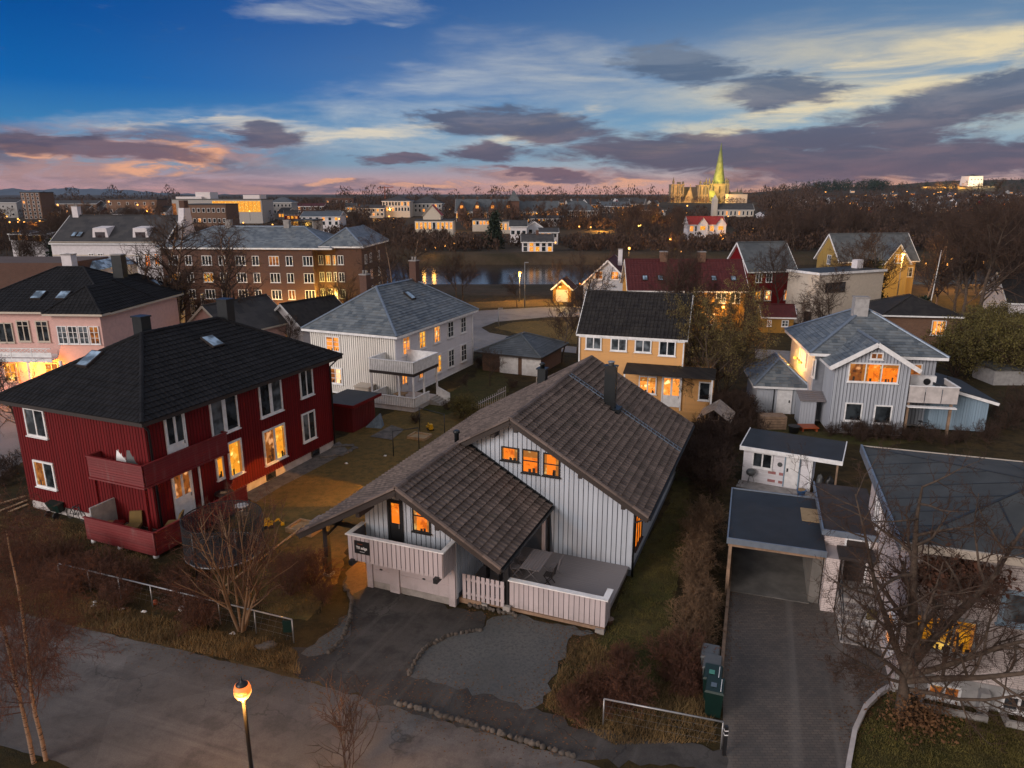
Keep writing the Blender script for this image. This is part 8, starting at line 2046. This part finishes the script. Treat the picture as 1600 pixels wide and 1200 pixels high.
for k,(x,Y,w) in enumerate(hill+town):
    wl = ('white_render','cream_render','grey_render','red_paint')[k%4]
    z = hz_(x,Y)
    if wl not in protoH:
        T = Thing('hillside_house',{'white_render':'white','cream_render':'cream','grey_render':'grey','red_paint':'dark red'}[wl]+' small gabled house with lit windows among far trees','house',0,0,0,0,'small far houses among the trees')
        m = M(); gable_walls(m,-4.5,4.5,-4,4,-3,4.2,2.8,'a'); T.part('wall', m, Mt[wl]); roof(T,'gable',-4.5,4.5,-4,4,4.2,2.8,.4,'roof_far','white_paint',ridge='a',detail=1)
        for s in (-3,-.5,2): g = M(); g.box(s,s+1.6,-4.08,-4,1.4,3.2); T.part('window', g, Mt['lit_warm' if s != -.5 else 'lit_yellow'])
        protoH[wl] = T.root; T.root.location = (x,Y,z); T.root.rotation_euler = (0,0,rr.uniform(-.5,.5))
    else:
        o = copy_thing(protoH[wl],(x,Y,z),rr.uniform(-.6,.6),w/8)
# ---------------------------------------------------------------- street lamps and lights of the town
protoL = None
def town_lamp(px, py, Y, label='distant lit street lamp among the trees across the river', size=1.0, h=5.0, group='distant street lamps', glow=0, col=(1,.45,.08)):
    global protoL
    x,_,z = dist(px,py,Y)
    if protoL is None:
        T = Thing('street_lamp',label,'street lamp',0,0,0,0,group)
        g = M(); g.blob((0,0,0),(.5,.5,.5),rough=0,sub=2); T.part('globe', g, Mt['lamp_far']); g = M(); g.tube([(0,0,-6),(0,0,-.3)],.1,6); T.part('post', g, Mt['black'])
        protoL = T.root; o = protoL
    else: o = copy_thing(protoL,(0,0,0),label=label,group=group)
    o.location = (x,Y,z); s = size*Y/300; o.scale = (s,s,max(.6,min(1.2,s)))
    if glow: lamp_light('town_lamp_light',(x,Y-1.2,z-.3),glow,col,.3)
for px,py in ((650,395),(665,391),(680,387),(695,384),(710,380),(725,377),(740,374)): town_lamp(px,py,222,'lamp in the rising row of lamps on the far river bank',.55,group='rising row of lamps on the far river bank',glow=0)
town_lamp(998,352,330,'large bright yellow floodlight among trees left of the cathedral house',2.0,group=None or 'bright lamps across the river',glow=9000,col=(1,.75,.15))
town_lamp(983,388,190,'orange lamp lighting bare trees above the grey gabled house',1.0,group='bright lamps across the river',glow=5000)
town_lamp(1047,374,230,'orange lamp lighting trees above the ochre house roof',1.0,group='bright lamps across the river',glow=4500)
for px,py,Y in ((905,354,300),(923,355,300),(1064,393,200),(969,363,300),(1384,339,700),(1184,366,380),(996,330,420),(760,396,215),(868,379,240),(907,325,420),(667,379,240),(1308,355,420),(1270,352,420),(1352,352,420),(1438,333,600),(1470,318,700),(1500,325,600),(1497,343,480),(1432,325,650),(1406,345,560),(1270,333,600),(1225,350,420),(1290,300,1200),(1395,300,1300),(1470,300,1300),(28,342,350),(62,345,340),(38,347,330),(15,347,300),(90,320,450),(170,315,420),(148,336,330),(215,320,420),(298,348,260),(380,348,280),(390,330,330),(530,342,260),(608,338,380),(700,345,290),(1474,370,240),(1487,404,150),(1522,404,150),(1537,410,140),(1509,408,150),(1447,413,130),(1480,414,130)):
    town_lamp(px,py,Y,size=.62,glow=0)
rl = random.Random(31)
for k in range(190):
    px = rl.choice([rl.uniform(0,620),rl.uniform(560,1250),rl.uniform(1150,1600),rl.gauss(1440,70)]); py = rl.uniform(320,358) if px < 1320 else rl.uniform(299,350); hx, hy = hit(px,py+3,220); town_lamp(px,py,hy-4,size=rl.uniform(.35,.7))
for px,py,Y,e in ((1523,404,135,2500),(1487,414,125,2500),(1310,352,400,9000),(1510,425,112,1500),(60,345,320,9000),(150,338,320,5000),(510,385,105,1400),(480,350,220,5000),(1500,330,560,26000),(1430,322,640,26000),(1275,352,410,9000),(1130,372,250,7000),(1215,345,420,16000),(1390,345,420,14000),(940,352,300,8000),(1035,352,300,8000),(330,340,330,8000),(230,330,420,11000),(20,360,260,7000),(585,330,400,9000),(1560,345,380,9000),(690,345,300,6000),(850,340,340,7000)):
    x,_,z = dist(px,py,Y); lamp_light('street_glow',(x,Y,z),e,(1,.45,.06),.4)
# lamps on the near bank and street
def pole_lamp(px, py, Y, label, lit=True, h=None, hot='lamp_far'):
    x,_,z = dist(px,py,Y); S = Thing('street_lamp',label,'street lamp',0,x,Y)
    g = M(); g.tube([(x,Y,0),(x,Y,z)],[.08,.05],8); g.bar((x-.1,Y,z),(x+.4,Y,z+.05),.06,.05); S.part('post', g, Mt['steel'])
    g = M(); g.box(x-.05,x+.55,Y-.12,Y+.12,z+.02,z+.14); S.part('lamp_head', g, Mt['steel'] if not lit else Mt['black'])
    if lit: g = M(); g.blob((x+.05,Y,z-.08),(.26,.26,.2),rough=0); S.part('globe', g, Mt[hot]); lamp_light('lamp_light',(x,Y-.2,z-.4),1500,(1,.5,.1),.2)
pole_lamp(820,411,106,'tall unlit grey street lamp on the street island',False); pole_lamp(812,425,112,'lit street lamp with yellow globe beside the tall unlit one',True)
pole_lamp(1411,396,100,'pale lamp post in front of the yellow house',True); pole_lamp(1440,333,330,'tall lamp post beyond the yellow house',True); pole_lamp(427,482,84,'red-orange lit lamp among trees by the brick block',True,hot='lamp')
pole_lamp(779,483,90,'slim dark post at the kerb of the curving street',False)
# river-lit lamps on the near bank reflected in the water
for px in (667,682): 
    x,Y = at(px,418,0)[0], 214; x = dist(px,402,214)[0]; lamp_light('quay_light',(x,206,1.2),220,(1,.45,.08),.5); town_lamp(px,402,214,'lamp at the water edge mirrored in the river',.5,group='lamps at the water edge',glow=0)
# crane on the skyline
x,Y,z = dist(602,315,900); g = M(); z1 = dist(602,291,900)[2]; g.bar((x,Y,z-10),(x,Y,z1),1.0,1.0); g.bar((x-9,Y,z1-2),(x+11,Y,z1-1),.7,.7); g.bar((x,Y,z1+3),(x+11,Y,z1-1),.3,.3); solo('tower_crane','thin red tower crane on the skyline left of centre','crane',g,Mt['orange_rubber'],0,x,Y)
# ================================================================= SKY, SUN, CAMERA
w = bpy.data.worlds.new('World'); scene.world = w; w.use_nodes = True
t = NT(w.node_tree); bg = t.n.get('Background'); out = t.n.get('World Output')
co = t.node('ShaderNodeTexCoord').outputs['Generated']
D = t.sep(co)
az = t.math('MULTIPLY', t.math('ARCTAN2', D[0], D[1]), 57.2958)
el = t.math('MULTIPLY', t.math('ARCSINE', D[2]), 57.2958)
ev = t.comb(az, el, 0.0)
def sky_uv(px, py):
    d = ray(px, py); n = math.sqrt(sum(c*c for c in d))
    return math.degrees(math.atan2(d[0], d[1])), math.degrees(math.asin(d[2]/n))
def S3(r, g, b, k=1.0): c = srgb(r, g, b); return (c[0]*k, c[1]*k, c[2]*k, 1)
elf = t.maprange(el, 0, 16, 0, 1, smooth=False)
left = t.ramp(elf, [(0, S3(214,150,140)), (.05, S3(190,150,155)), (.13, S3(120,150,175)), (.25, S3(62,130,180)), (.45, S3(10,98,172)), (.70, S3(0,80,156)), (1, S3(0,68,140))])
right = t.ramp(elf, [(0, S3(226,164,140)), (.06, S3(205,165,155)), (.15, S3(140,168,188)), (.32, S3(128,166,192)), (.55, S3(126,152,178)), (.75, S3(92,128,166)), (1, S3(56,96,152))])
azf = t.maprange(az, -34, 34)
base = t.mix(azf, left, right)
def streak(scale, sx, sy, rot, detail=7, rough=.62, dist=.6, off=(0,0,0)):
    return t.noise(t.mapping(ev, loc=off, rot=(0,0,rot), scale=(sx,sy,1)), scale, detail, rough, dist)
n1 = streak(1.0, .06, .34, R(-7)); n2 = streak(1.0, .09, .55, R(6), off=(3,7,0)); n3 = streak(1.0, .22, 1.0, R(-3), off=(11,2,0), dist=1.1, detail=9, rough=.68)
def dcoord(amp):
    nz = t.node('ShaderNodeTexNoise'); t.l.new(t.mapping(ev, scale=(.16,.62,1)), nz.inputs['Vector']); nz.inputs['Scale'].default_value = 1; nz.inputs['Detail'].default_value = 6; nz.inputs['Roughness'].default_value = .62
    v = t.vmath('SUBTRACT', nz.outputs['Color'], (.5,.5,.5))
    return t.vmath('ADD', ev, t.vmath('MULTIPLY', v, (amp*3.2, amp, 0)))
dv = dcoord(2.6)
def ell(px, py, hw, hh, rot=0, vec=None):
    u, v = sky_uv(px, py); su = hw/19.4; sv = hh/20.5
    m_ = t.mapping(vec or dv, loc=(u,v,0), rot=(0,0,R(rot)), scale=(su,sv,1), typ='TEXTURE')
    g = t.node('ShaderNodeTexGradient', gradient_type='SPHERICAL'); t.l.new(m_, g.inputs[0]); return g.outputs['Fac']
def union(lst):
    o = lst[0]
    for q in lst[1:]: o = t.math('MAXIMUM', o, q)
    return o
# high thin cirrus
cz_ = union([ell(1480,110,560,130,6), ell(1150,180,420,100,5), ell(880,130,220,80,-14), ell(560,205,380,34,2), ell(330,200,300,36,3), ell(760,215,330,40,4), ell(1560,60,300,60,9), ell(530,16,150,26,2), ell(660,150,240,50,8)])
cm = t.math('MULTIPLY', t.maprange(cz_, .0, .55), t.maprange(t.math('ADD', t.math('MULTIPLY', n1, .6), t.math('MULTIPLY', n2, .4)), .34, .72))
cir_col = t.mix(t.maprange(az, -8, 26), S3(205,208,206), S3(226,212,176))
sky = t.mix(t.math('MULTIPLY', cm, .68), base, cir_col)
# brighter cream streaks
bz = union([ell(1470,92,380,34,6), ell(1330,155,330,22,8), ell(610,203,230,17,3), ell(330,195,190,12,2), ell(850,200,130,16,16), ell(1200,190,300,14,11)])
bm = t.math('MULTIPLY', t.maprange(bz, .05, .6), t.maprange(n2, .36, .6))
sky = t.mix(t.math('MULTIPLY', bm, .85), sky, t.mix(azf, S3(226,214,196), S3(238,220,178)))
# mauve veil near the horizon, left and centre
vz = union([ell(90,248,420,62,2), ell(480,294,520,18,0), ell(860,275,220,16,-3)])
vm = t.math('MULTIPLY', t.maprange(vz, .05, .55), t.maprange(n3, .30, .55))
sky = t.mix(t.math('MULTIPLY', vm, .85), sky, t.mix(t.maprange(n2, .4, .6), S3(112,98,112), S3(176,134,128)))
# glowing peach lumps
pz = union([ell(300,238,62,22,4), ell(255,262,100,16,2), ell(522,283,40,8,0), ell(80,235,60,14,0), ell(650,287,60,6,0), ell(1290,290,210,13,0), ell(1160,272,70,8,0), ell(840,288,300,8,0)])
pm = t.math('MULTIPLY', t.maprange(pz, .1, .55), t.maprange(n3, .34, .56))
sky = t.mix(t.math('MULTIPLY', pm, .9), sky, S3(240,172,132))
# dark slate clouds
dz = union([ell(815,198,185,31,-4), ell(700,180,60,14,-4), ell(1228,143,118,32,-2), ell(1510,162,190,40,9), ell(1590,128,90,18,8), ell(1060,238,260,40,-3), ell(1420,252,380,42,2), ell(1350,212,190,22,4), ell(620,250,70,14,3), ell(755,240,80,16,1), ell(860,272,110,11,-6), ell(1060,100,120,36,-8), ell(170,232,170,18,-3), ell(60,215,110,14,0), ell(420,212,70,20,2), ell(1240,222,160,26,0)])
dm = t.maprange(t.math('ADD', dz, t.math('MULTIPLY', t.math('SUBTRACT', n3, .5), 1.05)), .08, .50)
dlow = t.maprange(el, 1.5, 9)
dcol = t.mix(dlow, S3(86,74,92), S3(86,104,130))
dcol = t.mix(t.maprange(n2, .42, .62), dcol, t.mix(dlow, S3(112,88,100), S3(112,126,146)))
sky = t.mix(t.math('MULTIPLY', dm, .90), sky, dcol)
# pale upper sky behind and above the view: the light that reaches the ground at dusk
up = t.maprange(el, 15, 40)
sun_side = t.math('MULTIPLY', t.maprange(D[1], .15, -.9), t.maprange(el, -4, 8))
skyT = t.node('ShaderNodeTexSky'); skyT.sky_type = 'NISHITA'; skyT.sun_disc = False; skyT.sun_elevation = R(4); skyT.sun_rotation = R(205); skyT.altitude = 20
nis = t.vmath('SCALE', skyT.outputs[0], scale=.12)
zen = t.mix(t.maprange(az, -60, 90), S3(146,164,196), S3(172,172,184))
sky = t.mix(up, sky, t.vmath('SCALE', zen, scale=ZEN))
sky = t.mix(sun_side, sky, t.vmath('SCALE', S3(216,204,194)[:3], scale=BACK) if False else (S3(216,204,194)[0]*BACK, S3(216,204,194)[1]*BACK, S3(216,204,194)[2]*BACK, 1))
sky = t.mix(t.math('MULTIPLY', up, .5), sky, t.vmath('ADD', sky, nis))
t.l.new(sky, bg.inputs['Color']); bg.inputs['Strength'].default_value = 1.0
w.cycles.sampling_method = 'MANUAL'; w.cycles.sample_map_resolution = 512
sl = bpy.data.lights.new('dusk_sun', 'SUN'); sl.energy = SUN; sl.angle = R(25); sl.color = (1.0,.90,.84)
so = bpy.data.objects.new('dusk_sun', sl); COL.objects.link(so)
sdir = Vector((-.74,-.62,.30)).normalized(); so.rotation_euler = sdir.to_track_quat('Z','Y').to_euler()
cam = bpy.data.cameras.new('camera'); cam.sensor_fit = 'HORIZONTAL'; cam.sensor_width = 36; cam.lens = 36*FOC/1600; cam.clip_end = 30000; cam.clip_start = .3
co_ = bpy.data.objects.new('camera', cam); COL.objects.link(co_); co_.location = (0,0,CAMZ); co_.rotation_euler = (R(90)-PITCH,0,0); scene.camera = co_
scene.view_settings.view_transform = 'Standard'; scene.view_settings.look = 'None'; scene.view_settings.exposure = EXPO; scene.view_settings.gamma = 1
scene.render.engine = 'CYCLES'
scene.cycles.use_denoising = True
scene.cycles.max_bounces = 4; scene.cycles.diffuse_bounces = 2; scene.cycles.glossy_bounces = 2; scene.cycles.transmission_bounces = 2
scene.cycles.sample_clamp_indirect = 3.0
scene.cycles.use_light_tree = True
# thin evening air between here and the mountains
m = bpy.data.materials.new('evening_haze'); m.use_nodes = True
t = NT(m.node_tree); t.n.remove(t.n.get('Principled BSDF')); o_ = t.n.get('Material Output')
pv = t.node('ShaderNodeVolumePrincipled'); pv.inputs['Color'].default_value = (.55,.70,.95,1); pv.inputs['Density'].default_value = 3e-5; pv.inputs['Anisotropy'].default_value = .1
t.l.new(pv.outputs[0], o_.inputs['Volume'])
g = M(); g.box(-9800,9800,-120,9700,-60,135)
o = solo('haze','thin bluish evening haze over the town','haze',g,[m],0,0,0,0,kind='stuff')
